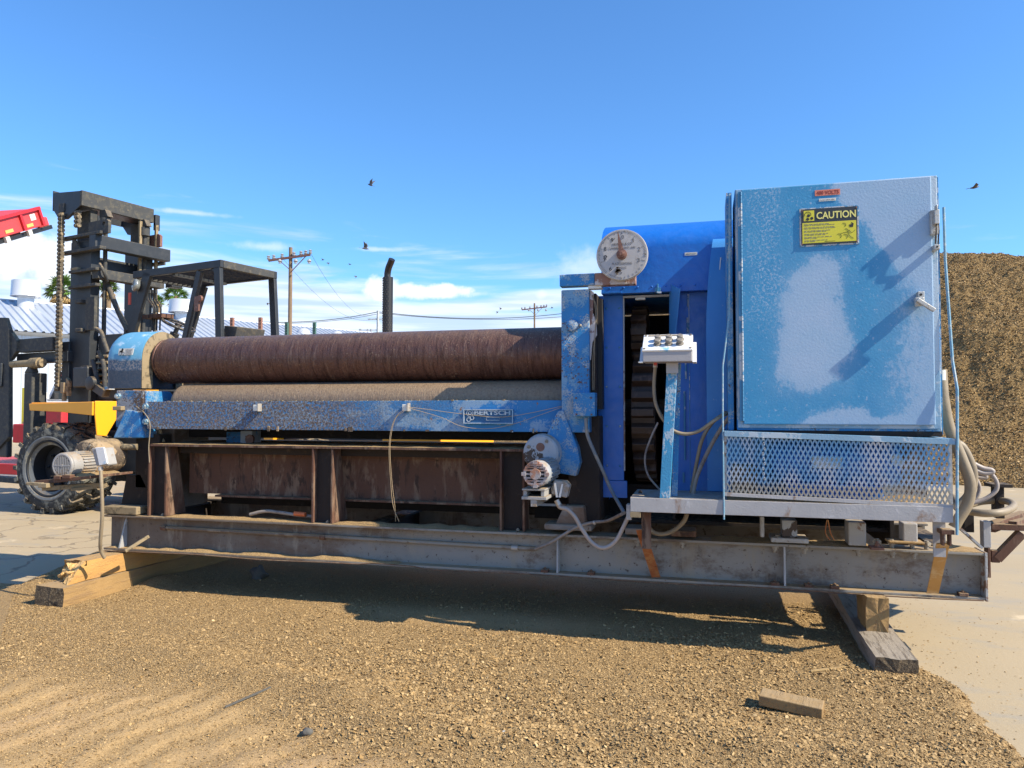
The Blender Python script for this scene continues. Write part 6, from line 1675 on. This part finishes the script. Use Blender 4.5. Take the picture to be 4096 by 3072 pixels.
# overhead guard
gz1, gz0 = 3.14, 3.045
for y_ in (.88, 1.76):
    m = MB(); m.box(.18, 1.86, y_, y_ + .05, gz0, gz1); F(m, 'guard_rail', 'black_steel', bevel=.006)
for x_ in (1.81, .18):
    m = MB(); m.box(x_, x_ + .05, .931, 1.759, gz0, gz1); F(m, 'guard_rail', 'black_dusty', bevel=.006)
for i in range(10):
    y_ = .985 + i * .078; m = MB(); m.box(.231, 1.809, y_, y_ + .010, gz0 + .015, gz1 - .03); F(m, 'guard_slat', 'black_dusty')
m = MB(); m.box(.9, .96, .931, 1.759, gz0 - .02, gz0 + .012); F(m, 'guard_crossbar', 'black_steel')
def post(a, b, w, d, nm='guard_post'): m = MB(); m.bar(a, b, w, d, (0, 1, 0)); return F(m, nm, 'black_steel', bevel=.006)
post((1.795, .905, 3.045), (1.86, .905, 1.7), .105, .055)
post((1.80, 1.785, 3.045), (1.90, 1.785, 1.7), .105, .055)
post((1.47, .905, 3.03), (1.12, .905, 1.9), .085, .055)
post((.47, .905, 3.10), (.02, .905, 2.0), .15, .05)
post((.47, 1.785, 3.05), (.02, 1.785, 2.0), .12, .05)
m = MB(); m.prism([(1.66, 3.044), (1.745, 3.044), (1.75, 2.85), (1.735, 2.98), (1.70, 3.02)], 'y', .90, .92); F(m, 'post_gusset', 'black_steel')
# controls
for i, (u0_, u1_) in enumerate(((590, 612), (600, 620), (612, 630), (624, 643))):
    y_ = 1.15 + i * .03
    m = MB(); m.tube([fl(u0_, 1172, y_), fl(u0_ + 2, 1198, y_), fl(u1_, 1230, y_), fl(u1_ - 2, 1270, y_), fl(u1_ - 4, 1322, y_)], .012, 6); m.cyl(fl(u0_, 1160, y_), fl(u0_, 1174, y_), .02, 8); F(m, 'control_lever', 'black_steel')
q = fl(600, 1263, 1.1); m = MB(); m.box(q.x - .16, q.x + .22, 1.1, 1.3, q.z - .03, q.z + .02); F(m, 'lever_bracket', 'rust_frame')
c = fl(714, 1300, 1.30); nrm = Vector((.42, .10, .9)).normalized(); t1 = nrm.cross(Vector((0, 1, 0))).normalized(); t2 = nrm.cross(t1)
m = MB(); m.tube([c + (t1 * math.cos(a) + t2 * math.sin(a)) * .215 for a in np.linspace(0, 2 * math.pi, 33)], .019, 8, 0)
for a in (0.4, 2.5, 4.6): m.bar(c, c + (t1 * math.cos(a) + t2 * math.sin(a)) * .21, .03, .012, tuple(nrm))
m.cyl(c - nrm * .02, c + nrm * .02, .045, 12); m.cyl(c, c - nrm * .35, .03, 10); m.cyl(c - nrm * .12, c - nrm * .22, .06, 10); F(m, 'steering_wheel', 'black_steel')
a_ = [fl(897, 1302, 1.0), fl(950, 1306, 1.0), fl(940, 1350, 1.0), fl(893, 1350, 1.0)]
m = MB(); m.prism([(p.x, p.z) for p in a_] , 'y', 1.0, 1.45); F(m, 'seat_back', 'black_dusty', bevel=.01)
m = MB(); m.box(1.0, 1.9, .95, 1.6, 1.60, 1.95); F(m, 'seat', 'black_steel', bevel=.03)
m = MB(); m.box(.0, .35, .85, 1.7, 1.4, 2.1); F(m, 'cowl_panel', 'black_steel', bevel=.02)
m = MB(); m.box(.0, 1.4, .8, 1.7, 1.02, 1.3); F(m, 'floor_plate', 'black_steel', bevel=.01)
q = fl(793, 1215, .86); m = MB(); m.box(q.x - .05, q.x + .03, .84, .88, q.z - .09, q.z + .09); m.lathe((q.x + .05, .86, q.z + .06), (0, -1, 0), [(0, .04), (.03, .04)], 12); F(m, 'lamp_bracket', 'pointer_rust')
q = fl(541, 1140, .84); m = MB(); m.lathe((q.x, .84, q.z), (-.35, -.9, .1), [(-.06, .03), (-.04, .07), (.0, .085), (.02, .075), (.03, .045)], 20); F(m, 'headlamp', 'lamp_glass', smooth=60)
q = fl(520, 1195, .87); m = MB(); m.box(q.x - .025, q.x + .025, .86, .872, q.z - .08, q.z + .08); F(m, 'reflector', 'red_label')
m = MB(); m.tube([fl(425, 1122, .9), fl(450, 1190, .9), fl(475, 1250, .9), fl(512, 1325, .9)], .035, 10, 3); F(m, 'tilt_strut', 'black_dusty', smooth=50)
m = MB(); m.tube([fl(398, 1055, .68), fl(410, 1075, .68), fl(420, 1100, .72), fl(428, 1125, .8)], .02, 8); F(m, 'strut_bracket', 'black_dusty')
for k_, pts in enumerate(([(385, 1315), (405, 1330), (418, 1370), (432, 1410)], [(370, 1440), (385, 1500), (395, 1560)], [(395, 1405), (410, 1440), (418, 1480), (420, 1560)])):
    m = MB(); m.tube([fl(u, v, .62) for u, v in pts], .028, 8); F(m, 'hydraulic_hose', 'black_dusty', smooth=50)
m = MB(); q0 = fl(305, 1470, .6); q1 = fl(362, 1550, .6); m.box(q0.x, q1.x, .55, .70, q1.z, q0.z); F(m, 'tilt_block', 'black_steel', bevel=.02)
m = MB(); q = fl(365, 1533, .56); m.lathe((q.x, .58, q.z), (0, -1, 0), [(0, .09), (.05, .09), (.06, .05)], 20); m.bar(fl(360, 1530, .6), fl(425, 1575, .6), .10, .10); F(m, 'tilt_pin', 'black_steel', smooth=40)
m = MB(); q0 = fl(392, 1340, .8); q1 = fl(445, 1600, .8); m.box(q0.x, q1.x + .2, .8, .9, q1.z, q0.z); F(m, 'cowl_side', 'black_steel', bevel=.02)
m = MB()
for v_ in (1425, 1450, 1475, 1500, 1525): q = fl(405, v_, .74); m.cyl((q.x - .12, .76, q.z), (q.x + .12, .76, q.z), .02, 8)
F(m, 'valve_pipes', 'tan_dirty_steel', smooth=50)
m = MB(); q = fl(433, 1553, .6); m.box(q.x - .05, q.x + .05, .58, .66, q.z - .02, q.z + .02); F(m, 'blue_fitting', 'blue_trim', bevel=.006)
# exhaust stack
m = MB(); m.cyl((4.17, 1.2, 1.8), (4.175, 1.2, 2.775), .056, 24); ex_ = F(m, 'exhaust_stack', 'exhaust_black', smooth=40)
m = MB()
for i in range(30):
    for j in range(12):
        a = 2 * math.pi * (j + .5 * (i % 2)) / 12; z = 2.0 + i * .0262; m.obox((4.17 + .0565 * math.cos(a), 1.2 + .0565 * math.sin(a), z), (-math.sin(a) * .006, math.cos(a) * .006, 0), (math.cos(a) * .002, math.sin(a) * .002, 0), (0, 0, .007))
F(m, 'heat_shield_slots', 'black_dusty', parent=ex_)
m = MB(); m.tube([(4.165, 1.2, 2.76), (4.167, 1.2, 2.82), (4.19, 1.19, 2.88), (4.225, 1.18, 2.93), (4.25, 1.17, 2.965)], .037, 16, 5); F(m, 'exhaust_elbow', 'exhaust_black', parent=ex_, smooth=50)

# ================================================================== BACKGROUND
# --- metal building
rd = Vector((.49, .8717, 0)); rn = Vector((.8717, -.49, 0))           # along the ridge, towards the viewer
B0 = Vector((-32.5, 27.8, 0)) - rd * 10
bl = thing('metal_building', 'low white corrugated metal building with a ribbed roof behind the forklift', 'building', tuple(B0), 0)
Lb = 43.0; hr, he, wd = 6.5, 4.62, 5.1


def BP(t, s_, z): return B0 + rd * t + rn * s_ + Vector((0, 0, z))


npan = 43
pts2 = []
def panel_mesh(t0, s0, z0_, s1, z1_, w, rib):
    m = MB(); n = 3; prof = []
    for i in range(n):
        a = w * i / n; prof += [(a, 0), (a + w / n * .55, 0), (a + w / n * .68, rib), (a + w / n * .88, rib)]
    prof.append((w, 0))
    vs = []; 
    e = (BP(0, s1, z1_) - BP(0, s0, z0_)).normalized(); nr = rd.cross(e).normalized()
    if nr.dot(Vector((.3, -.8, .5))) < 0: nr = -nr
    for s_, z in ((s0, z0_), (s1, z1_)): vs += [BP(t0 + a, s_, z) + nr * h for a, h in prof]
    k_ = len(prof); m.add(vs, [(i, i + 1, k_ + i + 1, k_ + i) for i in range(k_ - 1)])
    return m
w_ = Lb / npan
p0_ = panel_mesh(0, 0, hr, wd, he, w_, .06).build('roof_panel', 'roof_sheet', bl)
q0_ = panel_mesh(0, wd - .35, he - .15, wd - .35, 0, w_, .03).build('wall_panel', 'sheet_white', bl)
r0_ = panel_mesh(0, 0, hr, -wd, he, w_, .035).build('roof_panel', 'roof_sheet', bl)
for src in (p0_, q0_, r0_):
    for i in range(1, npan):
        c_ = src.copy(); COL.objects.link(c_); c_.parent = bl; c_.location = rd * (w_ * i)
m = MB(); m.add([BP(0, wd - .36, he - .16), BP(Lb, wd - .36, he - .16), BP(Lb, wd + .02, he - .02), BP(0, wd + .02, he - .02)], [(0, 1, 2, 3)]); m.build('soffit', 'sheet_white', bl)
m = MB(); m.add([BP(Lb, -wd, 0), BP(Lb, wd - .36, 0), BP(Lb, wd - .36, he), BP(Lb, 0, hr), BP(Lb, -wd, he)], [(0, 1, 2, 3, 4)]); m.add([BP(0, -wd, 0), BP(0, wd - .36, 0), BP(0, wd - .36, he), BP(0, 0, hr), BP(0, -wd, he)], [(0, 1, 2, 3, 4)]); m.build('gable_wall', 'sheet_white', bl)
m = MB(); m.tube([BP(t, 0, hr + .03) for t in (0, Lb)], .05, 8, 0); m.build('ridge_cap', 'roof_sheet', bl)
for i in range(0, npan, 1):
    pass


def vent(par, t, s_, z, r, h):
    p = BP(t, s_, z); m = MB(); m.lathe(p, (0, 0, 1), [(-.5, r * .62), (h * .38, r * .55), (h * .40, r * .62), (h * .46, r * .62)], 36); v_ = m.build('roof_ventilator', 'vent_white', par, smooth=30)
    m = MB(); m.lathe(p + Vector((0, 0, h * .46)), (0, 0, 1), [(0, r * .6), (-.03, r * 1.04), (.02, r), (h * .62, r * .97), (h * .64, r * .90)], 40); m.build('ventilator_hood', 'vent_white', v_, smooth=30)


# find the spots along the ridge under the two ventilators
def ridge_t(u, s_, z):
    d = ray(u, 1200); best = min(((lambda P: abs(P.x * d.y - P.y * d.x))(BP(t, s_, z)), t) for t in np.linspace(0, Lb, 2000)); return best[1]
vent(bl, ridge_t(103, .9, 6.2), .9, 6.15, .62, 1.15)
vent(bl, ridge_t(731, .7, 6.2), .7, 6.15, .72, 1.05)
for u_ in (1205, 1340):
    t = ridge_t(u_, 1.2, 6.1); p = BP(t, 1.5, 5.95); m = MB(); m.lathe(p, (0, 0, 1), [(-.1, .42), (.12, .38), (.28, .18)], 16); m.build('roof_cap', 'vent_white', bl, smooth=60)
# string light wire under the eave
m = MB(); t0 = ridge_t(50, wd, he); m.tube([BP(t0 - 2, wd - .1, he - .1), BP(t0 + 1.2, wd - .1, he - .42), BP(t0 + 3, wd - .1, he - .50), BP(t0 + 6, wd - .1, he - .40), BP(t0 + 9, wd - .1, he - .1)], .015, 5); m.build('eave_cable', 'wire_black', bl)
for k_ in range(8):
    p = BP(t0 - 1 + k_ * 1.1, wd - .3, he - .72); m = MB(); m.lathe(p, (0, 0, -1), [(0, .03), (.08, .05), (.2, .10), (.24, .10)], 10); m.build('wall_lamp', 'label_white', bl, smooth=50)

# --- fan palms
def palm(u, v, D, R_, seed, label):
    d = ray(u, v); k_ = D / math.hypot(d.x, d.y); P = Vector((d.x * k_, d.y * k_, H_EYE + d.z * k_))
    t = thing('fan_palm', label, 'palm tree', (P.x, P.y, 0), 0, 'fan palms behind the metal building')
    rg = random.Random(seed); m = MB(); m.tube([(P.x, P.y, 0), (P.x + .2, P.y, P.z * .5), (P.x, P.y, P.z)], .25, 8, 4); m.build('trunk', 'palm_trunk', t, smooth=50)
    for nm, mt, n, lo, hi in (('crown', 'palm_leaf', 34, -.35, 1.45), ('dead_fronds', 'palm_dry', 26, -1.45, -.75)):
        m = MB()
        for i in range(n):
            a = rg.uniform(0, 2 * math.pi); e = rg.uniform(lo, hi); dr_ = Vector((math.cos(a) * math.cos(e), math.sin(a) * math.cos(e), math.sin(e)))
            L = R_ * rg.uniform(.8, 1.1) * (.85 if nm == 'crown' else .75); b = P + dr_ * L * .45; side = dr_.cross(Vector((0, 0, 1)))
            if side.length < .1: side = Vector((1, 0, 0))
            side.normalize(); up_v = side.cross(dr_)
            m.bar(P, b, .05, .05)
            for f in np.linspace(-1.25, 1.25, 11):
                dd = (dr_ * math.cos(f) + side * math.sin(f)); tip = b + dd * L * .62 * rg.uniform(.75, 1.1) + Vector((0, 0, -.18 * L * abs(f) - .12 * L * rg.random())); w = side * math.cos(f) - dr_ * math.sin(f)
                m.add([b, (b + tip) / 2 + w * .05 * L, tip, (b + tip) / 2 - w * .05 * L + up_v * .02], [(0, 1, 2, 3)])
        m.build(nm, mt, t)


palm(246, 1158, 62, 1.55, 1, 'green fan palm seen between the lift chain and the mast')
palm(432, 1150, 78, 1.45, 2, 'fan palm half hidden between the two mast uprights')
palm(705, 1185, 88, 1.9, 3, 'fan palm right of the control levers behind the round ventilator')
palm(632, 1205, 95, 1.0, 4, 'smallest low palm top beside the control levers')

# --- utility poles and lines
def upole(u, vtop, D, label, arm=2.3, extra=None, r=.105, mat='pole_wood', rot=0.0, vr=1.0):
    d = ray(u, vtop); k_ = D / math.hypot(d.x, d.y); top = Vector((d.x * k_, d.y * k_, H_EYE + d.z * k_))
    t = thing('utility_pole', label, 'utility pole', (top.x, top.y, 0), 0, 'utility poles on the skyline')
    MB().cyl((top.x, top.y, 0), (top.x, top.y, top.z), r, 14, r * .8).build('pole', mat, t, smooth=50)
    right = Vector((math.cos(YAW + rot), math.sin(YAW + rot), 0)); right.z = .0
    if arm:
        z = top.z - .5; c_ = Vector((top.x, top.y - r, z))
        a = c_ - right * arm / 2; b = c_ + right * arm / 2; b.z += .14 * vr; a.z -= .14 * vr
        MB().bar(a, b, .09, .10).build('crossarm', 'crossarm', t)
        m = MB(); m.bar(c_ + right * .75 + Vector((0, 0, .05)), c_ - Vector((0, 0, .75)), .05, .03); m.bar(c_ - right * .55 - Vector((0, 0, .05)), c_ - Vector((0, 0, .55)), .05, .03); m.build('arm_brace', 'crossarm', t)
        for f in (-1, -.75, -.35, .22, .55, .78, 1):
            p = c_ + right * (arm / 2 * f) + Vector((0, 0, .14 * f)); m = MB(); m.lathe(p + Vector((0, 0, .02)), (0, 0, 1), [(0, .04), (.08, .09), (.12, .04), (.17, .09), (.22, .03)], 10); m.build('insulator', 'insulator', t)
        for f in (-.45, .3, .95):
            p = c_ + right * (arm / 2 * f); m = MB(); m.lathe(p - Vector((0, 0, .07)), (0, 0, -1), [(0, .05), (.10, .11), (.16, .05), (.20, .08)], 10); m.build('insulator', 'insulator', t)
    if extra: extra(t, top, right)
    return top


def steps(t, top, right):
    for s_ in (-1, 1):
        p = Vector((top.x, top.y - .2, top.z - 5.3)); m = MB(); m.tube([p, p + right * s_ * .3 + Vector((0, 0, .08)), p + right * s_ * .5], .025, 5); m.build('cable_hook', 'insulator', t)


P1 = upole(1163, 990, 36, 'tall brown wooden utility pole with one long crossarm, nearest of the poles', 1.95, steps)
def guy(t, top, right): m = MB(); m.bar(top - Vector((0, 0, 2.2)), top + right * 1.1 - Vector((0, 0, 5.2)), .03, .03); m.build('guy_wire', 'wire_black', t)
P2 = upole(2138, 1213, 70, 'brown wooden utility pole beside the blue column with birds along its crossarm', 2.35, guy, r=.10)
def trafo(t, top, right):
    m = MB(); m.lathe(top + right * .35 + Vector((0, -.4, -3.1)), (0, 0, 1), [(-1.2, .38), (-.1, .38), (.0, .20), (.12, .15)], 16); m.build('transformer', 'transformer_grey', t, smooth=40)
    m = MB(); c_ = top - Vector((0, 0, .75)); m.bar(c_ - right * .9, c_ + right * 1.0, .10, .10); c2_ = top - Vector((0, 0, 1.7)); m.bar(c2_ - right * 1.6, c2_, .08, .08); m.build('crossarm', 'transformer_grey', t)
    for f in (-1.6, -1.5, -.9, -.6):
        m = MB(); m.lathe(c2_ + right * f, (0, 0, -1), [(-.1, .06), (.2, .10), (.4, .05)], 8); m.build('cutout_fuse', 'insulator', t)
P3 = upole(1512, 1243, 66, 'grey utility pole with a transformer just left of the exhaust stack', 0, trafo, r=.14, mat='transformer_grey')


def wline(a, b, sag, r, label):
    m = MB(); a, b = Vector(a), Vector(b); m.tube([a.lerp(b, t) - Vector((0, 0, sag * 4 * t * (1 - t))) for t in np.linspace(0, 1, 17)], r, 4, 0); tag(m.build('power_line', 'wire_black', None), label, 'power line', 'overhead lines')


def dirp(u, v, D): d = ray(u, v); k_ = D / math.hypot(d.x, d.y); return Vector((d.x * k_, d.y * k_, H_EYE + d.z * k_))
wline(dirp(1020, 1287, 62), dirp(1512, 1247, 66), .35, .030, 'thicker overhead cable running left from the transformer pole, upper of two')
wline(dirp(1020, 1292, 62), dirp(1505, 1257, 66), .30, .018, 'thin overhead cable just below the thicker one left of the transformer pole')
wline(dirp(1512, 1247, 66), dirp(2260, 1253, 72), .55, .030, 'upper cable of the pair between the transformer pole and the blue column')
wline(dirp(1512, 1252, 66), dirp(2260, 1266, 72), .42, .022, 'lower cable of the pair between the transformer pole and the blue column')
wline(P1 + _R * .95 - Vector((0, 0, .3)), P3, 1.4, .008, 'hair-thin line descending from the right tip of the tall pole crossarm')
wline(P1 - _R * .3 - Vector((0, 0, .6)), P3 - Vector((0, 0, .6)), 1.2, .008, 'hair-thin line descending from the middle of the tall pole crossarm')

# --- rack uprights behind the forklift
def rack(u0, u1, vt0, vt1, D, mat, label):
    a = dirp(u0, vt0, D); b = dirp(u1, vt1, D); t = thing('rack_frame', label, 'rack', (a.x, a.y, 0), 0)
    for p in (a, b):
        m = MB(); m.box(p.x - .05, p.x + .05, p.y - .045, p.y + .045, 0, p.z); po = m.build('upright', mat, t)
        m = MB()
        for i in range(16): m.box(p.x + .005, p.x + .035, p.y - .049, p.y - .0455, p.z - .12 - i * .10, p.z - .08 - i * .10)
        m.build('slot_row', 'black_ink', po)
    m = MB(); m.bar(a - Vector((0, 0, .55)), b - Vector((0, 0, .55)), .05, .05); m.build('tie_bar', mat, t)


rack(929, 1042, 1271, 1270, 24, 'rack_rust', 'rusty perforated rack upright pair, right of the overhead guard post')
rack(1147, 1258, 1290, 1289, 27, 'rack_green', 'green perforated rack upright pair at the foot of the tall pole')

# --- raised red dump body (left edge)
rb_ = dirp(235, 905, 19); ra_ = dirp(-260, 1052, 17)
ax = (rb_ - ra_); Lr = ax.length; axn = ax.normalized(); sd = Vector((-axn.y, axn.x, 0)).normalized(); upn = axn.cross(sd); upn = upn if upn.z > 0 else -upn
hp = thing('red_dump_body', 'raised red steel dump body with amber labels tilted up at the left edge', 'dump trailer', (ra_.x, ra_.y, 0))
def RB(s_, y_, h): return ra_ + axn * s_ + sd * y_ + upn * h
def rbox(m, s0, s1, y0_, y1_, h0, h1):
    vs = [RB(a, b, c) for c in (h0, h1) for b in (y0_, y1_) for a in (s0, s1)]
    m.add(vs, [(0, 2, 3, 1), (4, 5, 7, 6), (0, 1, 5, 4), (2, 6, 7, 3), (0, 4, 6, 2), (1, 3, 7, 5)])
fr_ = lambda u: (u + 260) / 495 * Lr
m = MB(); rbox(m, 0, fr_(168), 0, 1.8, .10, .47); m.build('body', 'red_faded', hp, bevel=.02)
m = MB(); rbox(m, 0, fr_(172), -.06, .0, .445, .505); m.build('top_rail', 'red_paint', hp)
for u_ in (-160, -40, 85, 168):
    m = MB(); rbox(m, fr_(u_) - .03, fr_(u_) + .03, -.05, -.002, .11, .44); m.build('side_rib', 'red_paint', hp)
m = MB(); rbox(m, fr_(168), fr_(215), .1, 1.6, .06, .24); m.build('body', 'red_faded', hp, bevel=.02)
m = MB(); a = RB(fr_(212), .4, .15); m.cyl(a, a + axn * .20, .08, 16); m.build('spout', 'red_faded', hp, smooth=40)
m = MB(); rbox(m, 0, fr_(215), .05, .15, -.02, .06); m.build('under_rail', 'black_steel', hp)
m = MB(); rbox(m, 0, fr_(150), .5, 1.3, -.01, .10); m.build('under_frame', 'black_steel', hp)
for u_ in (10, 105): m = MB(); rbox(m, fr_(u_) - .05, fr_(u_) + .05, -.02, .045, -.03, .09); m.build('clamp', 'label_white', hp)
for u0_, u1_ in ((10, 42), (100, 128)):
    m = MB(); rbox(m, fr_(u0_), fr_(u1_), -.012, -.003, .15, .215); m.build('amber_label', 'amber_marker', hp)
m = MB(); rbox(m, fr_(125), fr_(148), -.010, -.003, .26, .39); m.build('faded_patch', 'label_white', hp, bevel=.004)
m = MB(); rbox(m, fr_(-200), fr_(48), .5, 1.4, .48, .62); m.build('load', 'black_dusty', hp, bevel=.04)
m = MB(); a = ra_ + axn * .4 + sd * .9; m.box(a.x - .2, a.x + .2, a.y - .2, a.y + .2, 0, a.z); m.build('hoist_post', 'red_paint', hp)

# --- red trailer, lumber and a vehicle behind the forklift mast
T0 = atz(60, 1912); ta = math.radians(-8)
tr = thing('red_trailer', 'low red flatbed trailer standing behind the forklift carriage', 'trailer', (T0.x, T0.y, 0), ta)
def TL(m, name, mat, **k_): return m.build(name, mat, tr, local=True, **k_)
m = MB(); m.box(-2.5, .05, 0, 1.6, .06, .26); TL(m, 'deck', 'red_paint', bevel=.01)
m = MB(); m.box(-.18, 1.15, .05, 1.5, .66, 1.02); TL(m, 'body', 'red_paint', bevel=.02)
m = MB(); m.box(.42, 1.15, .06, 1.5, 1.021, 1.30); TL(m, 'headboard', 'red_paint', bevel=.02)
m = MB(); m.box(-2.5, .05, .0, .03, .03, .058); TL(m, 'bottom_strip', 'label_white')
for x_ in (-1.9, .6): m = MB(); m.lathe((x_, .15, .36), (0, 1, 0), [(0, .2), (0, .34), (.2, .34), (.2, .2)], 24); TL(m, 'wheel', 'tyre_rubber', smooth=40)
lm = thing('lumber_stack', 'short stack of pale boards lying on the red trailer bed', 'lumber', tuple(T0 + Vector((0, .5, 1.03))), ta)
rg = random.Random(8)
for i in range(9):
    m = MB(); x_ = rg.uniform(-.25, -.05); z_ = (i // 3) * .055 + .0; y_ = (i % 3) * .2
    m.obox((x_ + .25, y_, z_), (.36, rg.uniform(-.05, .05), rg.uniform(-.01, .02)), (0, .08, 0), (0, 0, .022)); m.build('board', 'lumber', lm, local=True)
V0 = dirp(150, 1600, 22); V0.z = 0
vh = thing('pickup_truck', 'white pickup with a red roof edge parked behind the red trailer', 'pickup truck', tuple(V0), math.radians(-6))
def VL(m, name, mat, **k_): return m.build(name, mat, vh, local=True, **k_)
m = MB(); m.prism([(-.2, .35), (4.9, .35), (4.9, 1.35), (2.35, 1.42), (2.2, 1.52), (-.2, 1.50)], 'y', 0, 1.8); VL(m, 'body', 'car_white', bevel=.05)
m = MB(); m.prism([(.15, 1.50), (.55, 2.12), (1.9, 2.16), (2.3, 1.50)], 'y', .08, 1.72); VL(m, 'cab', 'car_white', bevel=.06)
m = MB(); m.prism([(.34, 1.55), (.64, 2.04), (1.15, 2.06), (1.15, 1.55)], 'y', .065, .078); m.prism([(1.22, 1.55), (1.22, 2.06), (1.82, 2.06), (2.1, 1.55)], 'y', .065, .078); VL(m, 'side_window', 'glass_dark')
m = MB(); m.prism([(.50, 2.10), (.56, 2.17), (1.92, 2.21), (1.92, 2.15)], 'y', .06, 1.74); VL(m, 'roof_edge', 'red_paint', bevel=.01)
for x_ in (.9, 4.0):
    m = MB(); m.lathe((x_, -.02, .38), (0, 1, 0), [(0, .2), (0, .37), (.24, .37), (.24, .2)], 28); VL(m, 'wheel', 'tyre_rubber', smooth=40)
m = MB(); m.box(.25, .42, -.12, .0, 1.55, 1.72); VL(m, 'mirror', 'car_white', bevel=.02)
# post with yellow guard by the wall
q = dirp(92, 1640, 20); m = MB(); m.box(q.x - .04, q.x + .04, q.y, q.y + .08, 0, q.z + .5); g_ = thing('yellow_bollard', 'thin yellow marker post by the white wall left of the fork shank', 'bollard', (q.x, q.y, 0)); m.build('post', 'sign_yellow', g_)

# --- birds
def bird(u, v, D, span, pose, heading, label):
    P = dirp(u, v, D); t = thing('bird', label, 'bird', tuple(P), 0, 'birds in flight')
    h = Vector((math.cos(heading), .25, math.sin(heading))).normalized(); side = Vector((0, 1, 0)).cross(h) ; side = Vector((-h.y * .3, .9, 0)).normalized(); up_v = h.cross(side).normalized()
    if up_v.z < 0: up_v = -up_v
    L = span * .48
    m = MB(); m.lathe(P - h * L * .5, h, [(0, .002), (L * .12, L * .05), (L * .45, L * .13), (L * .75, L * .11), (L * .86, L * .07), (L * .95, L * .065), (L * 1.04, L * .01)], 10)
    b = m.build('body', 'bird_grey', t, smooth=60)
    m = MB(); m.add([P - h * L * .40 + side * L * .04, P - h * L * .40 - side * L * .04, P - h * L * .85 - side * L * .12, P - h * L * .85 + side * L * .12], [(0, 1, 2, 3)]); m.build('tail', 'bird_grey', t)
    for s_ in (-1, 1):
        w = (side * s_ * math.cos(pose) + up_v * math.sin(pose)).normalized(); w2 = (side * s_ * math.cos(pose * .7) + up_v * math.sin(pose * .9) - h * .35).normalized()
        r0_, r1_ = P + h * L * .22 + w * L * .08, P - h * L * .20 + w * L * .08
        e0, e1 = P + h * L * .30 + w * span * .24, P - h * L * .16 + w * span * .22
        tip = P + w * span * .26 + w2 * span * .26
        m = MB(); m.add([r0_, r1_, e1, e0, tip], [(0, 1, 2, 3), (3, 2, 4)])
        wg = m.build('wing', 'bird_grey', t); sm_ = wg.modifiers.new('thickness', 'SOLIDIFY'); sm_.thickness = span * .012


bird(1482, 740, 33, .66, 1.15, 2.7, 'dark bird with raised wings, highest above the rolls')
bird(1460, 994, 36, .72, 1.25, -.15, 'grey bird with wings up over the wispy cloud, lower than the dark one')
bird(3896, 750, 32, .75, .25, .2, 'small gliding bird right of the electrical cabinet')
bird(1069, 1217, 38, .32, .9, 2.2, 'tiny bird between the overhead guard and the tall pole')
for u, v, po, he_, lb_ in ((1206, 1028, 1.0, 1.2, 'tiny bird just under the right tip of the tall pole crossarm'), (1292, 1040, .5, .3, 'tiny bird on the thin line, nearest right of the tall pole'), (1316, 1054, 1.1, 1.3, 'tiny bird below and right of the one on the thin line'), (1400, 1058, .3, .1, 'speck of a bird alone right of the tall pole'), (1425, 1108, .9, 1.0, 'tiny bird lowest above the white cloud band'), (2003, 1236, .7, .6, 'tiny dark bird left of the far wooden pole'), (1990, 1250, .5, .9, 'speck of a bird lowest left of the far wooden pole'), (2208, 1232, .4, .2, 'tiny bird between the far pole and the blue column')):
    bird(u, v, 45, .34, po, he_, lb_)

for o in bpy.data.objects:
    if '_o' in o: del o['_o']
